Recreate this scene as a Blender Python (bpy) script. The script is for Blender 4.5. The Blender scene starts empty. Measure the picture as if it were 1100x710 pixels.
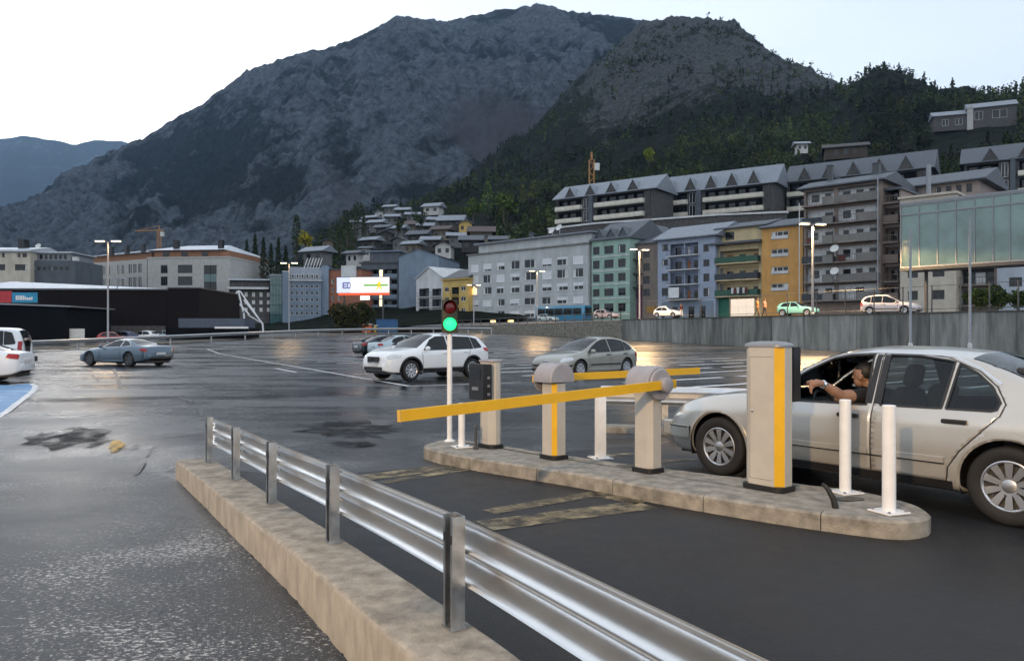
import bpy, bmesh, math, random
import numpy as np
from mathutils import Vector, Matrix
from mathutils.geometry import delaunay_2d_cdt
random.seed(7); RNG = np.random.default_rng(7)
SC = bpy.context.scene; COL = SC.collection
R = math.radians

# ------------------------------------------------------------ camera, sky, sun, exposure
CAM_H = 1.57; F = 832.0; CX = 550.0; HY = 358.0      # focal length and horizon in photo pixels
cam_d = bpy.data.cameras.new('camera'); cam = bpy.data.objects.new('camera', cam_d); COL.objects.link(cam)
cam.location = (0, 0, CAM_H); cam.rotation_euler = (R(90), 0, 0)
cam_d.sensor_width = 36; cam_d.lens = F / 1100 * 36; cam_d.shift_y = 3 / 1100
cam_d.clip_start = 0.05; cam_d.clip_end = 30000
SC.camera = cam
SUN_EL, SUN_AZ = R(7), R(-30)                        # the sun has gone behind the mountain, ahead to the left
world = bpy.data.worlds.new('World'); SC.world = world; world.use_nodes = True
wn, wl = world.node_tree.nodes, world.node_tree.links
wn.clear()
sky = wn.new('ShaderNodeTexSky'); sky.sky_type = 'NISHITA'; sky.sun_disc = False
sky.sun_elevation = SUN_EL; sky.sun_rotation = SUN_AZ; sky.air_density = 1.0; sky.dust_density = 2.0; sky.ozone_density = 2.0
hs = wn.new('ShaderNodeHueSaturation'); hs.inputs['Saturation'].default_value = 0.25; hs.inputs['Value'].default_value = 1.0
wl.new(sky.outputs[0], hs.inputs['Color'])
# thin even veil of cloud over the clear sky
tcw = wn.new('ShaderNodeTexCoord'); nzw = wn.new('ShaderNodeTexNoise'); nzw.inputs['Scale'].default_value = 2.2; nzw.inputs['Detail'].default_value = 4
mpw = wn.new('ShaderNodeMapping'); mpw.inputs['Scale'].default_value = (1, 1, 4)
wl.new(tcw.outputs['Generated'], mpw.inputs[0]); wl.new(mpw.outputs[0], nzw.inputs[0])
rpw = wn.new('ShaderNodeValToRGB'); rpw.color_ramp.elements[0].position = .3; rpw.color_ramp.elements[1].position = .8
rpw.color_ramp.elements[0].color = (6.7, 7.4, 8.3, 1); rpw.color_ramp.elements[1].color = (8.2, 9.0, 9.9, 1)
wl.new(nzw.outputs[0], rpw.inputs[0])
mxw = wn.new('ShaderNodeMixRGB'); mxw.inputs[0].default_value = .4
wl.new(hs.outputs[0], mxw.inputs[1]); wl.new(rpw.outputs[0], mxw.inputs[2])
bg = wn.new('ShaderNodeBackground'); bg.inputs['Strength'].default_value = 0.1
wo = wn.new('ShaderNodeOutputWorld'); wl.new(mxw.outputs[0], bg.inputs['Color']); wl.new(bg.outputs[0], wo.inputs['Surface'])
sun_d = bpy.data.lights.new('sun', 'SUN'); sun_d.energy = 0.6; sun_d.angle = R(12); sun_d.color = (1, .93, .84)
sun = bpy.data.objects.new('sun', sun_d); COL.objects.link(sun)
sdir = Vector((math.sin(SUN_AZ) * math.cos(SUN_EL), math.cos(SUN_AZ) * math.cos(SUN_EL), math.sin(SUN_EL)))
sun.rotation_euler = sdir.to_track_quat('Z', 'Y').to_euler()
vs = SC.view_settings; vs.view_transform = 'Standard'; vs.look = 'None'; vs.gamma = 1; vs.exposure = 1.4; vs.use_curve_mapping = False
SC.cycles.use_denoising = True; SC.cycles.max_bounces = 6; SC.cycles.volume_bounces = 0
SC.cycles.transparent_max_bounces = 12; SC.cycles.caustics_reflective = False; SC.cycles.caustics_refractive = False
SC.cycles.sample_clamp_indirect = 3

# ------------------------------------------------------------ photo pixel to place
def zpx(py, y): return CAM_H + (HY - py) / F * y
def at(px, y): return (px - CX) / F * y
def on(px, py, z=0.0):
    y = (CAM_H - z) * F / (py - HY); return (at(px, y), y)
U = Vector((-.62, .785)); V = Vector((.785, .62))       # along the lanes / across them
def uv(u, v): p = U * u + V * v; return (p.x, p.y)
LANE_ROT = math.atan2(U.y, U.x)

# ------------------------------------------------------------ materials
def _n(nt, t, **kw):
    n = nt.nodes.new(t)
    for k, v in kw.items():
        if k in n.inputs: n.inputs[k].default_value = v
        else: setattr(n, k, v)
    return n
MATS = {}
def M(name, col, rough=.6, metal=0., var=.15, vs_=3., bump=0., bs=40., spec=.5, coat=0., emit=0., stretch=(1, 1, 1), tint=False, rvar=0., col2=None, thr=(.35, .65), detail=6, alpha=None):
    if name in MATS: return MATS[name]
    m = bpy.data.materials.new(name); m.use_nodes = True; nt = m.node_tree; b = nt.nodes['Principled BSDF']; L = nt.links.new
    b.inputs['Roughness'].default_value = rough; b.inputs['Metallic'].default_value = metal
    b.inputs['Specular IOR Level'].default_value = spec; b.inputs['Coat Weight'].default_value = coat; b.inputs['Coat Roughness'].default_value = .05
    c1 = tuple(max(0, c * (1 - var)) for c in col) + (1,); c2 = (tuple(min(1, c * (1 + var)) for c in col) if col2 is None else tuple(col2)) + (1,)
    geo = _n(nt, 'ShaderNodeNewGeometry'); mp = _n(nt, 'ShaderNodeMapping'); mp.inputs['Scale'].default_value = stretch
    L(geo.outputs['Position'], mp.inputs[0])
    nz = _n(nt, 'ShaderNodeTexNoise', Scale=vs_, Detail=detail, Roughness=.6); L(mp.outputs[0], nz.inputs[0])
    rp = _n(nt, 'ShaderNodeValToRGB'); rp.color_ramp.elements[0].position, rp.color_ramp.elements[1].position = thr
    rp.color_ramp.elements[0].color = c1; rp.color_ramp.elements[1].color = c2
    L(nz.outputs[0], rp.inputs[0]); out = rp.outputs[0]
    if tint:
        at_ = _n(nt, 'ShaderNodeVertexColor'); at_.layer_name = 'tint'
        mx = _n(nt, 'ShaderNodeMixRGB', blend_type='MULTIPLY'); mx.inputs[0].default_value = 1
        L(out, mx.inputs[1]); L(at_.outputs[0], mx.inputs[2]); out = mx.outputs[0]
    L(out, b.inputs['Base Color'])
    if rvar:
        mr = _n(nt, 'ShaderNodeMapRange'); mr.inputs[1].default_value = .3; mr.inputs[2].default_value = .7
        mr.inputs[3].default_value = max(.02, rough - rvar); mr.inputs[4].default_value = min(1, rough + rvar)
        L(nz.outputs[0], mr.inputs[0]); L(mr.outputs[0], b.inputs['Roughness'])
    if bump:
        nb = _n(nt, 'ShaderNodeTexNoise', Scale=bs, Detail=4); L(mp.outputs[0], nb.inputs[0])
        bp = _n(nt, 'ShaderNodeBump', Strength=min(1, bump), Distance=.6 / bs); L(nb.outputs[0], bp.inputs['Height']); L(bp.outputs[0], b.inputs['Normal'])
    if alpha:                                            # worn away in places
        na = _n(nt, 'ShaderNodeTexNoise', Scale=alpha[0], Detail=7, Roughness=.7); L(geo.outputs['Position'], na.inputs[0]); ra = _n(nt, 'ShaderNodeMapRange'); ra.inputs[1].default_value, ra.inputs[2].default_value = alpha[1], alpha[2]; L(na.outputs[0], ra.inputs[0]); L(ra.outputs[0], b.inputs['Alpha'])
    if emit: b.inputs['Emission Color'].default_value = tuple(col) + (1,); b.inputs['Emission Strength'].default_value = emit
    MATS[name] = m; return m

def asphalt(name, dark, light, rough, rvar, bump, fleck, wet=(.42, .62), scale=.35, ag=55, stripe=(1, 1, 1), flecksize=30):
    m = bpy.data.materials.new(name); m.use_nodes = True; nt = m.node_tree; b = nt.nodes['Principled BSDF']; L = nt.links.new
    geo = _n(nt, 'ShaderNodeNewGeometry'); mp = _n(nt, 'ShaderNodeMapping'); mp.inputs['Scale'].default_value = stripe; L(geo.outputs['Position'], mp.inputs[0])
    big = _n(nt, 'ShaderNodeTexNoise', Scale=scale, Detail=7, Roughness=.65); L(mp.outputs[0], big.inputs[0])
    rp = _n(nt, 'ShaderNodeValToRGB'); e = rp.color_ramp.elements; e[0].position, e[1].position = wet; e[0].color = tuple(dark) + (1,); e[1].color = tuple(light) + (1,)
    L(big.outputs[0], rp.inputs[0])
    fine = _n(nt, 'ShaderNodeTexNoise', Scale=ag, Detail=3, Roughness=.7); L(geo.outputs['Position'], fine.inputs[0])
    mx = _n(nt, 'ShaderNodeMixRGB', blend_type='OVERLAY'); mx.inputs[0].default_value = .55; L(rp.outputs[0], mx.inputs[1]); L(fine.outputs[0], mx.inputs[2])
    out = mx.outputs[0]
    if fleck:                                            # pale worn stones, plus wet sparkle painted in as pale flecks, denser in places
        vo = _n(nt, 'ShaderNodeTexNoise', Scale=flecksize, Detail=5, Roughness=.75); L(mp.outputs[0], vo.inputs[0])
        dn = _n(nt, 'ShaderNodeTexNoise', Scale=.6, Detail=3); L(geo.outputs['Position'], dn.inputs[0])
        ad = _n(nt, 'ShaderNodeMath', operation='MULTIPLY_ADD'); ad.inputs[1].default_value = .5; L(dn.outputs[0], ad.inputs[0]); L(vo.outputs[0], ad.inputs[2])
        rf = _n(nt, 'ShaderNodeValToRGB'); rf.color_ramp.elements[0].position = .83; rf.color_ramp.elements[1].position = .92
        L(ad.outputs[0], rf.inputs[0])
        m2 = _n(nt, 'ShaderNodeMixRGB'); m2.inputs[2].default_value = (fleck, fleck, fleck * .98, 1)
        L(rf.outputs[0], m2.inputs[0]); L(out, m2.inputs[1]); out = m2.outputs[0]
    L(out, b.inputs['Base Color'])
    mr = _n(nt, 'ShaderNodeMapRange'); mr.inputs[1].default_value = wet[0] - .05; mr.inputs[2].default_value = wet[1] + .05
    mr.inputs[3].default_value = max(.05, rough - rvar); mr.inputs[4].default_value = rough + rvar; L(big.outputs[0], mr.inputs[0]); L(mr.outputs[0], b.inputs['Roughness'])
    bp = _n(nt, 'ShaderNodeBump', Strength=bump, Distance=.012); L(fine.outputs[0], bp.inputs['Height']); L(bp.outputs[0], b.inputs['Normal'])
    MATS[name] = m; return m

def glass_mat(name, tint=(.25, .32, .34), opaque=.25, base=(.01, .013, .015)):
    m = bpy.data.materials.new(name); m.use_nodes = True; nt = m.node_tree; nt.nodes.clear(); L = nt.links.new
    o = _n(nt, 'ShaderNodeOutputMaterial'); tr = _n(nt, 'ShaderNodeBsdfTransparent'); tr.inputs[0].default_value = tuple(tint) + (1,)
    df = _n(nt, 'ShaderNodeBsdfDiffuse'); df.inputs[0].default_value = tuple(base) + (1,)
    m1 = _n(nt, 'ShaderNodeMixShader'); m1.inputs[0].default_value = opaque; L(tr.outputs[0], m1.inputs[1]); L(df.outputs[0], m1.inputs[2])
    gl = _n(nt, 'ShaderNodeBsdfGlossy', Roughness=.02); fr = _n(nt, 'ShaderNodeFresnel', IOR=1.5)
    m2 = _n(nt, 'ShaderNodeMixShader'); L(fr.outputs[0], m2.inputs[0]); L(m1.outputs[0], m2.inputs[1]); L(gl.outputs[0], m2.inputs[2]); L(m2.outputs[0], o.inputs[0])
    MATS[name] = m; return m

# ------------------------------------------------------------ mesh helpers
def link(name, me, parent=None, loc=None, rz=None):
    o = bpy.data.objects.new(name, me); COL.objects.link(o)
    if parent is not None: o.parent = parent
    if loc is not None: o.location = loc
    if rz is not None: o.rotation_euler = (0, 0, rz)
    return o
def tag(o, label=None, cat=None, group=None, kind=None):
    if label: o['label'] = label
    if cat: o['category'] = cat
    if group: o['group'] = group
    if kind: o['kind'] = kind
    return o
def thing(name, label, cat, loc=(0, 0, 0), rz=0, group=None):
    return tag(link(name, None, None, loc, rz), label, cat, group)
def copy_tree(o, parent=None):
    c = o.copy(); COL.objects.link(c); c.parent = parent
    for ch in o.children: copy_tree(ch, c)
    return c
def as_list(m): return list(m) if isinstance(m, (list, tuple)) else [m]

class MB:
    """Collects shapes; build() links them as one mesh object."""
    def __init__(self): self.v = []; self.f = []; self.mi = []; self.cur = 0; self.T = Matrix.Identity(4)
    def add(self, vs_, fs):
        k = len(self.v); self.v += [tuple(self.T @ Vector(p)) for p in vs_]
        for f in fs: self.f.append([i + k for i in f]); self.mi.append(self.cur)
        return self
    def mat(self, i): self.cur = i; return self
    def tf(self, T): self.T = T; return self
    def box(self, x0, x1, y0, y1, z0, z1):
        return self.add([(x0, y0, z0), (x1, y0, z0), (x1, y1, z0), (x0, y1, z0), (x0, y0, z1), (x1, y0, z1), (x1, y1, z1), (x0, y1, z1)],
                        [(0, 3, 2, 1), (4, 5, 6, 7), (0, 1, 5, 4), (1, 2, 6, 5), (2, 3, 7, 6), (3, 0, 4, 7)])
    def prism(self, poly, z0, z1):
        n = len(poly); vs_ = [(p[0], p[1], z0) for p in poly] + [(p[0], p[1], z1) for p in poly]
        return self.add(vs_, [list(range(n))[::-1], list(range(n, 2 * n))] + [(i, (i + 1) % n, n + (i + 1) % n, n + i) for i in range(n)])
    def bprism(self, poly, z0, z1, b=.01):                # prism with chamfered top and bottom rims
        n = len(poly); c = (sum(p[0] for p in poly) / n, sum(p[1] for p in poly) / n)
        def ins(p):
            d = math.hypot(p[0] - c[0], p[1] - c[1]); k = max(0, d - b) / d if d else 1; return (c[0] + (p[0] - c[0]) * k, c[1] + (p[1] - c[1]) * k)
        rings = [([ins(p) for p in poly], z0), (poly, z0 + b), (poly, z1 - b), ([ins(p) for p in poly], z1)]
        vs_ = [(p[0], p[1], z) for r, z in rings for p in r]; fs = [list(range(n))[::-1], list(range(3 * n, 4 * n))]
        for k in range(3): fs += [(k * n + i, k * n + (i + 1) % n, (k + 1) * n + (i + 1) % n, (k + 1) * n + i) for i in range(n)]
        return self.add(vs_, fs)
    def tube(self, path, r, seg=8, cap=True):
        path = [Vector(p) for p in path]; n = len(path); rs = r if isinstance(r, (list, tuple)) else [r] * n; vs_ = []; fs = []; up = Vector((0, 0, 1)); prev = None
        for i, p in enumerate(path):
            d = (path[min(i + 1, n - 1)] - path[max(i - 1, 0)]).normalized()
            if prev is None: a = d.cross(up) if abs(d.z) < .95 else d.cross(Vector((1, 0, 0)))
            else: a = prev - d * prev.dot(d)
            a.normalize(); prev = a; b = d.cross(a)
            for k in range(seg):
                t = 2 * math.pi * k / seg; vs_.append(p + (a * math.cos(t) + b * math.sin(t)) * rs[i])
        for i in range(n - 1):
            for k in range(seg): fs.append((i * seg + k, i * seg + (k + 1) % seg, (i + 1) * seg + (k + 1) % seg, (i + 1) * seg + k))
        if cap: fs += [list(range(seg))[::-1], list(range((n - 1) * seg, n * seg))]
        return self.add(vs_, fs)
    def lathe(self, prof, seg=24, axis='z', cap=True):      # prof: (radius, height)
        vs_ = []; fs = []; n = len(prof)
        for r, h in prof:
            for k in range(seg):
                t = 2 * math.pi * k / seg; c, s = r * math.cos(t), r * math.sin(t)
                vs_.append((c, s, h) if axis == 'z' else ((c, h, s) if axis == 'y' else (h, c, s)))
        for i in range(n - 1):
            for k in range(seg): fs.append((i * seg + k, i * seg + (k + 1) % seg, (i + 1) * seg + (k + 1) % seg, (i + 1) * seg + k))
        if cap: fs += [list(range(seg))[::-1], list(range((n - 1) * seg, n * seg))]
        return self.add(vs_, fs)
    def sweep(self, path, prof, closed=True, cap=True):              # profile (side offset, up) swept along a ground path with heights
        path = [Vector(p) for p in path]; n = len(path); m = len(prof); vs_ = []; fs = []
        for i, p in enumerate(path):
            d = path[min(i + 1, n - 1)] - path[max(i - 1, 0)]; d.z = 0; d.normalize(); s = Vector((d.y, -d.x, 0))
            for a, b in prof: vs_.append(p + s * a + Vector((0, 0, b)))
        for i in range(n - 1):
            for k in range(m if closed else m - 1): fs.append((i * m + k, (i + 1) * m + k, (i + 1) * m + (k + 1) % m, i * m + (k + 1) % m))
        if closed and cap: fs += [list(range(m)), list(range((n - 1) * m, n * m))[::-1]]
        return self.add(vs_, fs)
    def sphere(self, c, r, seg=12, rings=8):
        r = r if isinstance(r, (list, tuple)) else (r, r, r); vs_ = [(c[0], c[1], c[2] - r[2])]; fs = []
        for i in range(1, rings):
            a = math.pi * i / rings - math.pi / 2
            for k in range(seg): t = 2 * math.pi * k / seg; vs_.append((c[0] + r[0] * math.cos(a) * math.cos(t), c[1] + r[1] * math.cos(a) * math.sin(t), c[2] + r[2] * math.sin(a)))
        vs_.append((c[0], c[1], c[2] + r[2])); e = len(vs_) - 1
        for k in range(seg): fs += [(0, 1 + (k + 1) % seg, 1 + k), (e, e - seg + k, e - seg + (k + 1) % seg)]
        for i in range(rings - 2):
            for k in range(seg): fs.append((1 + i * seg + k, 1 + i * seg + (k + 1) % seg, 1 + (i + 1) * seg + (k + 1) % seg, 1 + (i + 1) * seg + k))
        return self.add(vs_, fs)
    def mesh(self, name, mats, smooth=None, fix=False):
        me = bpy.data.meshes.new(name); me.from_pydata(self.v, [], self.f)
        for m in as_list(mats): me.materials.append(m)
        if len(as_list(mats)) > 1: me.polygons.foreach_set('material_index', self.mi)
        if fix:
            bm = bmesh.new(); bm.from_mesh(me); bmesh.ops.remove_doubles(bm, verts=bm.verts, dist=1e-5); bmesh.ops.recalc_face_normals(bm, faces=bm.faces); bm.to_mesh(me); bm.free()
        if smooth is not None:
            me.polygons.foreach_set('use_smooth', [True] * len(me.polygons)); me.set_sharp_from_angle(angle=R(smooth))
        me.update(); return me
    def build(self, name, mats, parent=None, loc=None, rz=None, smooth=None, fix=False):
        return link(name, self.mesh(name, mats, smooth, fix), parent, loc, rz)
def np_mesh(name, V_, F_, mat, tint=None, smooth=False):
    me = bpy.data.meshes.new(name); me.from_pydata(V_.tolist() if hasattr(V_, 'tolist') else V_, [], F_.tolist() if hasattr(F_, 'tolist') else F_)
    for m in as_list(mat): me.materials.append(m)
    if tint is not None:
        ca = me.color_attributes.new('tint', 'FLOAT_COLOR', 'POINT'); ca.data.foreach_set('color', np.asarray(tint, dtype=np.float32).ravel())
    if smooth: me.polygons.foreach_set('use_smooth', [True] * len(me.polygons))
    me.update(); return me

# value noise on a lattice, vectorised
def vnoise(x, y, seed=0):
    xi = np.floor(x).astype(np.int64); yi = np.floor(y).astype(np.int64); fx = x - xi; fy = y - yi
    fx = fx * fx * (3 - 2 * fx); fy = fy * fy * (3 - 2 * fy)
    def h(a, b):
        n = (a * 374761393 + b * 668265263 + seed * 1442695041) & 0xffffffff; n = ((n ^ (n >> 13)) * 1274126177) & 0xffffffff; return ((n ^ (n >> 16)) & 0xffff) / 65535.
    return (h(xi, yi) * (1 - fx) + h(xi + 1, yi) * fx) * (1 - fy) + (h(xi, yi + 1) * (1 - fx) + h(xi + 1, yi + 1) * fx) * fy
def fbm(x, y, sc, oct_=5, seed=0, ridged=False, gain=.5):
    x = np.asarray(x, float) / sc; y = np.asarray(y, float) / sc; s = 0; a = 1; t = 0
    for o in range(oct_):
        n = vnoise(x + 17.3 * o, y - 9.1 * o, seed + o) * 2 - 1
        if ridged: n = 1 - 2 * np.abs(n)
        s = s + a * n; t += a; a *= gain; x = x * 2.03; y = y * 2.03
    return s / t
def sstep(a, b, x): t = np.clip((np.asarray(x, float) - a) / (b - a), 0, 1); return t * t * (3 - 2 * t)
ORD = ['first', 'second', 'third', 'fourth', 'fifth', 'sixth', 'seventh', 'eighth', 'ninth', 'tenth', 'eleventh', 'twelfth', 'thirteenth', 'fourteenth', 'fifteenth', 'sixteenth', 'seventeenth', 'eighteenth', 'nineteenth', 'twentieth']
# ------------------------------------------------------------ materials of the place
A_LOT = asphalt('asphalt_lot', (.009, .01, .0125), (.042, .046, .053), .27, .15, .16, .0, wet=(.4, .6), scale=.3, ag=45, stripe=(.45, 1.3, 1))
A_ROAD = asphalt('asphalt_worn', (.0065, .007, .0085), (.024, .026, .029), .38, .15, .8, .5, wet=(.38, .62), scale=.3, ag=60, stripe=(1, 1.5, 1))
A_LANE = asphalt('asphalt_new', (.005, .0055, .007), (.018, .019, .022), .46, .16, 1., 0, wet=(.36, .64), scale=.7, ag=70)
A_LANE.node_tree.nodes['Principled BSDF'].inputs['Specular IOR Level'].default_value = .35
A_STREET = asphalt('asphalt_street', (.05, .05, .052), (.085, .085, .085), .7, .1, .3, 0, ag=20)
CONC = M('concrete_old', (.26, .24, .205), .9, var=.35, vs_=7, bump=.6, bs=60, detail=8)
CONC_B = M('concrete_board_formed', (.2, .2, .18), .9, var=.35, vs_=1.6, stretch=(1.4, 1.4, .22), bump=.3, bs=10, detail=8)
CONC_P = M('concrete_plinth', (.28, .255, .215), .9, var=.2, vs_=4, bump=.4, bs=45, stretch=(2., 2., 1.), detail=9)
STONE_W = M('rubble_stone', (.2, .185, .15), .95, var=.4, vs_=3, bump=.6, bs=8)
STAIN = M('stained_concrete', (.09, .085, .07), .95, var=.4, vs_=9)
GALV = M('galvanised_steel', (.74, .73, .71), .3, metal=1., var=.04, vs_=5, rvar=.02)
GALV_D = M('weathered_galvanised_steel', (.42, .43, .44), .4, metal=1., var=.2, vs_=10, rvar=.08)
WHITE = M('white_paint', (.78, .78, .78), .45, var=.05, vs_=9)
WHITE_D = M('soiled_white_paint', (.6, .6, .58), .6, var=.12, vs_=5)
LINE_W = M('line_paint_white', (.62, .63, .64), .75, var=.25, vs_=3, col2=(.85, .85, .85), bump=.3, bs=50)
LINE_Y = M('line_paint_worn_yellow', (.03, .026, .018), .65, var=.3, vs_=5, col2=(.3, .24, .14), thr=(.3, .55), bump=.3, bs=50, alpha=(4, .38, .62))
LINE_B = M('line_paint_blue', (.05, .24, .5), .5, var=.2, vs_=1.5, col2=(.3, .5, .68), thr=(.5, .75), bump=.2, bs=50)
SEAL = M('crack_sealant', (.008, .008, .009), .45, var=.3, vs_=8)
YELLOW = M('yellow_enamel', (.74, .41, .01), .4, var=.06, vs_=6)
MACH = M('beige_grey_enamel', (.47, .44, .39), .5, var=.06, vs_=5)
MACH_G = M('grey_plastic', (.3, .29, .31), .5, var=.08, vs_=8)
BLACK = M('black_plastic', (.012, .012, .013), .45, var=.2, vs_=6)
DGREY = M('dark_grey_metal', (.06, .063, .068), .5, var=.15, vs_=4)
GREYM = M('grey_metal', (.25, .26, .28), .45, metal=.4, var=.1, vs_=4)
RUBBER = M('tyre_rubber', (.012, .012, .013), .75, var=.2, vs_=20)
CHROME = M('bright_trim', (.75, .75, .76), .15, metal=1, var=.03)
ALLOY = M('alloy_silver', (.55, .55, .56), .3, metal=.9, var=.05)
SLATE = M('slate', (.085, .095, .11), .6, var=.35, vs_=3, bump=.5, bs=5, stretch=(1, 1, 3))
SLATE_L = M('pale_slate', (.19, .21, .24), .5, var=.3, vs_=3, bump=.4, bs=5)
ROCK = None

# ------------------------------------------------------------ ground
_post_px = [(482, 675, .20), (353, 583, .15), (288, 541, .12), (250, 515, .1), (222, 497, .08)]
POSTS = [on(px, py, z) + (z,) for px, py, z in _post_px]
POSTS = [(.66, 1.86, .22), (1.62, .1, .24)] [::-1] + POSTS
POSTS = [(2.58, -1.66, .26)] + POSTS
_py = np.array([p[1] for p in POSTS]); _pxx = np.array([p[0] for p in POSTS])
def plinth_x(y):
    y = np.asarray(y, float); a = np.interp(y, _py, _pxx)
    a = np.where(y > _py[-1], _pxx[-1] - (y - _py[-1]) * .62, a); return np.where(y < _py[0], _pxx[0] - (y - _py[0]) * .55, a)
def ground_z(x, y):
    x = np.asarray(x, float); y = np.asarray(y, float)
    far = .0272 * np.clip(y - 58, 0, 62) * sstep(54, 64, y)
    xs = x - plinth_x(np.clip(y, -4, 16)); wd = np.interp(y, [9.5, 16], [.12, 4])
    drop = -.14 * (1 - sstep(-1, 1, xs / wd + .6)) * (1 - sstep(10, 22, y))
    return far + drop
def gz(x, y): return float(ground_z(np.array([x]), np.array([y]))[0])
gx = np.concatenate([np.linspace(-6500, -300, 10), np.linspace(-260, -60, 14), np.linspace(-55, -12, 30), np.arange(-11, 7, .16), np.linspace(7.5, 60, 36), np.linspace(70, 300, 14), np.linspace(400, 6500, 10)])
gy = np.concatenate([np.linspace(-300, -20, 10), np.linspace(-15, -1, 12), np.arange(-.5, 14, .2), np.linspace(14.5, 60, 46), np.linspace(62, 130, 30), np.linspace(150, 6500, 20)])
GX, GY = np.meshgrid(gx, gy); GZ = ground_z(GX, GY)
Vg = np.stack([GX, GY, GZ], -1).reshape(-1, 3); nx, ny = len(gx), len(gy)
ii, jj = np.meshgrid(np.arange(nx - 1), np.arange(ny - 1)); k = (jj * nx + ii).ravel()
Fg = np.stack([k, k + 1, k + nx + 1, k + nx], -1)
cxs = Vg[Fg].mean(1); is_road = (cxs[:, 0] < plinth_x(np.clip(cxs[:, 1], -4, 10.5))) & (cxs[:, 1] < 10.5)
lot = link('parking_lot', np_mesh('parking_lot', Vg, Fg, [A_LOT], smooth=True)); tag(lot, kind='structure')
# worn old access road left of the plinth: a sheet laid on the ground, feathering out where it meets the lot
def sheet(name, poly, mat, parent=None, lift=.004, step=.5, zfun=ground_z, kind=None):
    xs = [p[0] for p in poly]; ys = [p[1] for p in poly]; nxp = max(1, int((max(xs) - min(xs)) / step)); nyp = max(1, int((max(ys) - min(ys)) / step))
    pts = [Vector(p) for p in poly]; n = len(pts); ed = []; allp = []
    for i in range(n):
        a, b = pts[i], pts[(i + 1) % n]; m = max(1, int((b - a).length / step)); 
        for t in range(m): allp.append(a.lerp(b, t / m))
    ne = len(allp); ed = [(i, (i + 1) % ne) for i in range(ne)]
    for i in range(1, nxp):
        for j in range(1, nyp):
            q = (min(xs) + (max(xs) - min(xs)) * i / nxp, min(ys) + (max(ys) - min(ys)) * j / nyp)
            if inside(q, poly): allp.append(Vector(q))
    v, e, f, *_ = delaunay_2d_cdt([Vector((p.x, p.y)) for p in allp], ed, [], 1, 1e-5)
    a = np.array([(p.x, p.y) for p in v]); z = zfun(a[:, 0], a[:, 1]) + lift
    fs = [list(t) for t in f if inside((sum(v[i].x for i in t) / 3, sum(v[i].y for i in t) / 3), poly)]
    V3 = np.column_stack([a, z]); fs = [t if (v[t[1]] - v[t[0]]).cross(v[t[2]] - v[t[0]]) > 0 else t[::-1] for t in fs]
    o = link(name, np_mesh(name, V3, fs, mat, smooth=True), parent)
    if kind: o['kind'] = kind
    return o
def inside(p, poly):
    x, y = p; c = False; j = len(poly) - 1
    for i in range(len(poly)):
        xi, yi = poly[i][0], poly[i][1]; xj, yj = poly[j][0], poly[j][1]
        if (yi > y) != (yj > y) and x < (xj - xi) * (y - yi) / (yj - yi) + xi: c = not c
        j = i
    return c
def blend_mats(name, A, B_, lo, hi):                    # coarse worn surfacing in front gives way to the smoother lot
    m = A.copy(); m.name = name; nt = m.node_tree; L = nt.links.new; pa = nt.nodes['Principled BSDF']; out = [n for n in nt.nodes if n.type == 'OUTPUT_MATERIAL'][0]; mp = {}
    for n in B_.node_tree.nodes:
        if n.type == 'OUTPUT_MATERIAL': continue
        c = nt.nodes.new(n.bl_idname); mp[n.name] = c
        for a in ('operation', 'blend_type'):
            if hasattr(n, a): setattr(c, a, getattr(n, a))
        for i, s in enumerate(n.inputs):
            if hasattr(s, 'default_value'):
                try: c.inputs[i].default_value = s.default_value
                except Exception: pass
        if n.type == 'VALTORGB':
            for e, f in zip(c.color_ramp.elements, n.color_ramp.elements): e.position = f.position; e.color = f.color
    for l in B_.node_tree.links:
        if l.to_node.type != 'OUTPUT_MATERIAL':
            i = list(l.from_node.outputs).index(l.from_socket); j = list(l.to_node.inputs).index(l.to_socket); L(mp[l.from_node.name].outputs[i], mp[l.to_node.name].inputs[j])
    geo = _n(nt, 'ShaderNodeNewGeometry'); sx = _n(nt, 'ShaderNodeSeparateXYZ'); L(geo.outputs['Position'], sx.inputs[0]); nz = _n(nt, 'ShaderNodeTexNoise', Scale=.5, Detail=5); L(geo.outputs['Position'], nz.inputs[0])
    ma = _n(nt, 'ShaderNodeMath', operation='MULTIPLY_ADD'); ma.inputs[1].default_value = 9.; L(nz.outputs[0], ma.inputs[0]); L(sx.outputs[1], ma.inputs[2]); mr = _n(nt, 'ShaderNodeMapRange'); mr.inputs[1].default_value = lo + 4.5; mr.inputs[2].default_value = hi + 4.5; L(ma.outputs[0], mr.inputs[0])
    mx = _n(nt, 'ShaderNodeMixShader'); L(mr.outputs[0], mx.inputs[0]); L(pa.outputs[0], mx.inputs[1]); L(mp['Principled BSDF'].outputs[0], mx.inputs[2]); L(mx.outputs[0], out.inputs[0]); return m
lot.data.materials[0] = blend_mats('asphalt_ground', A_ROAD, A_LOT, 6, 17)
# dark new asphalt of the entry and exit lanes
lane_poly = [(2.9, -2.6)] + [(p[0] + .22, p[1]) for p in POSTS[1:]] + [on(330, 513), on(430, 504), on(505, 497), on(640, 482), on(790, 470), (9, 9.2), (14, 3), (14, -2.6)]
sheet('driveway', lane_poly, A_LANE, None, .006, .4, lambda x, y: np.maximum(ground_z(x, y), 0.0), 'structure')

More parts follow.
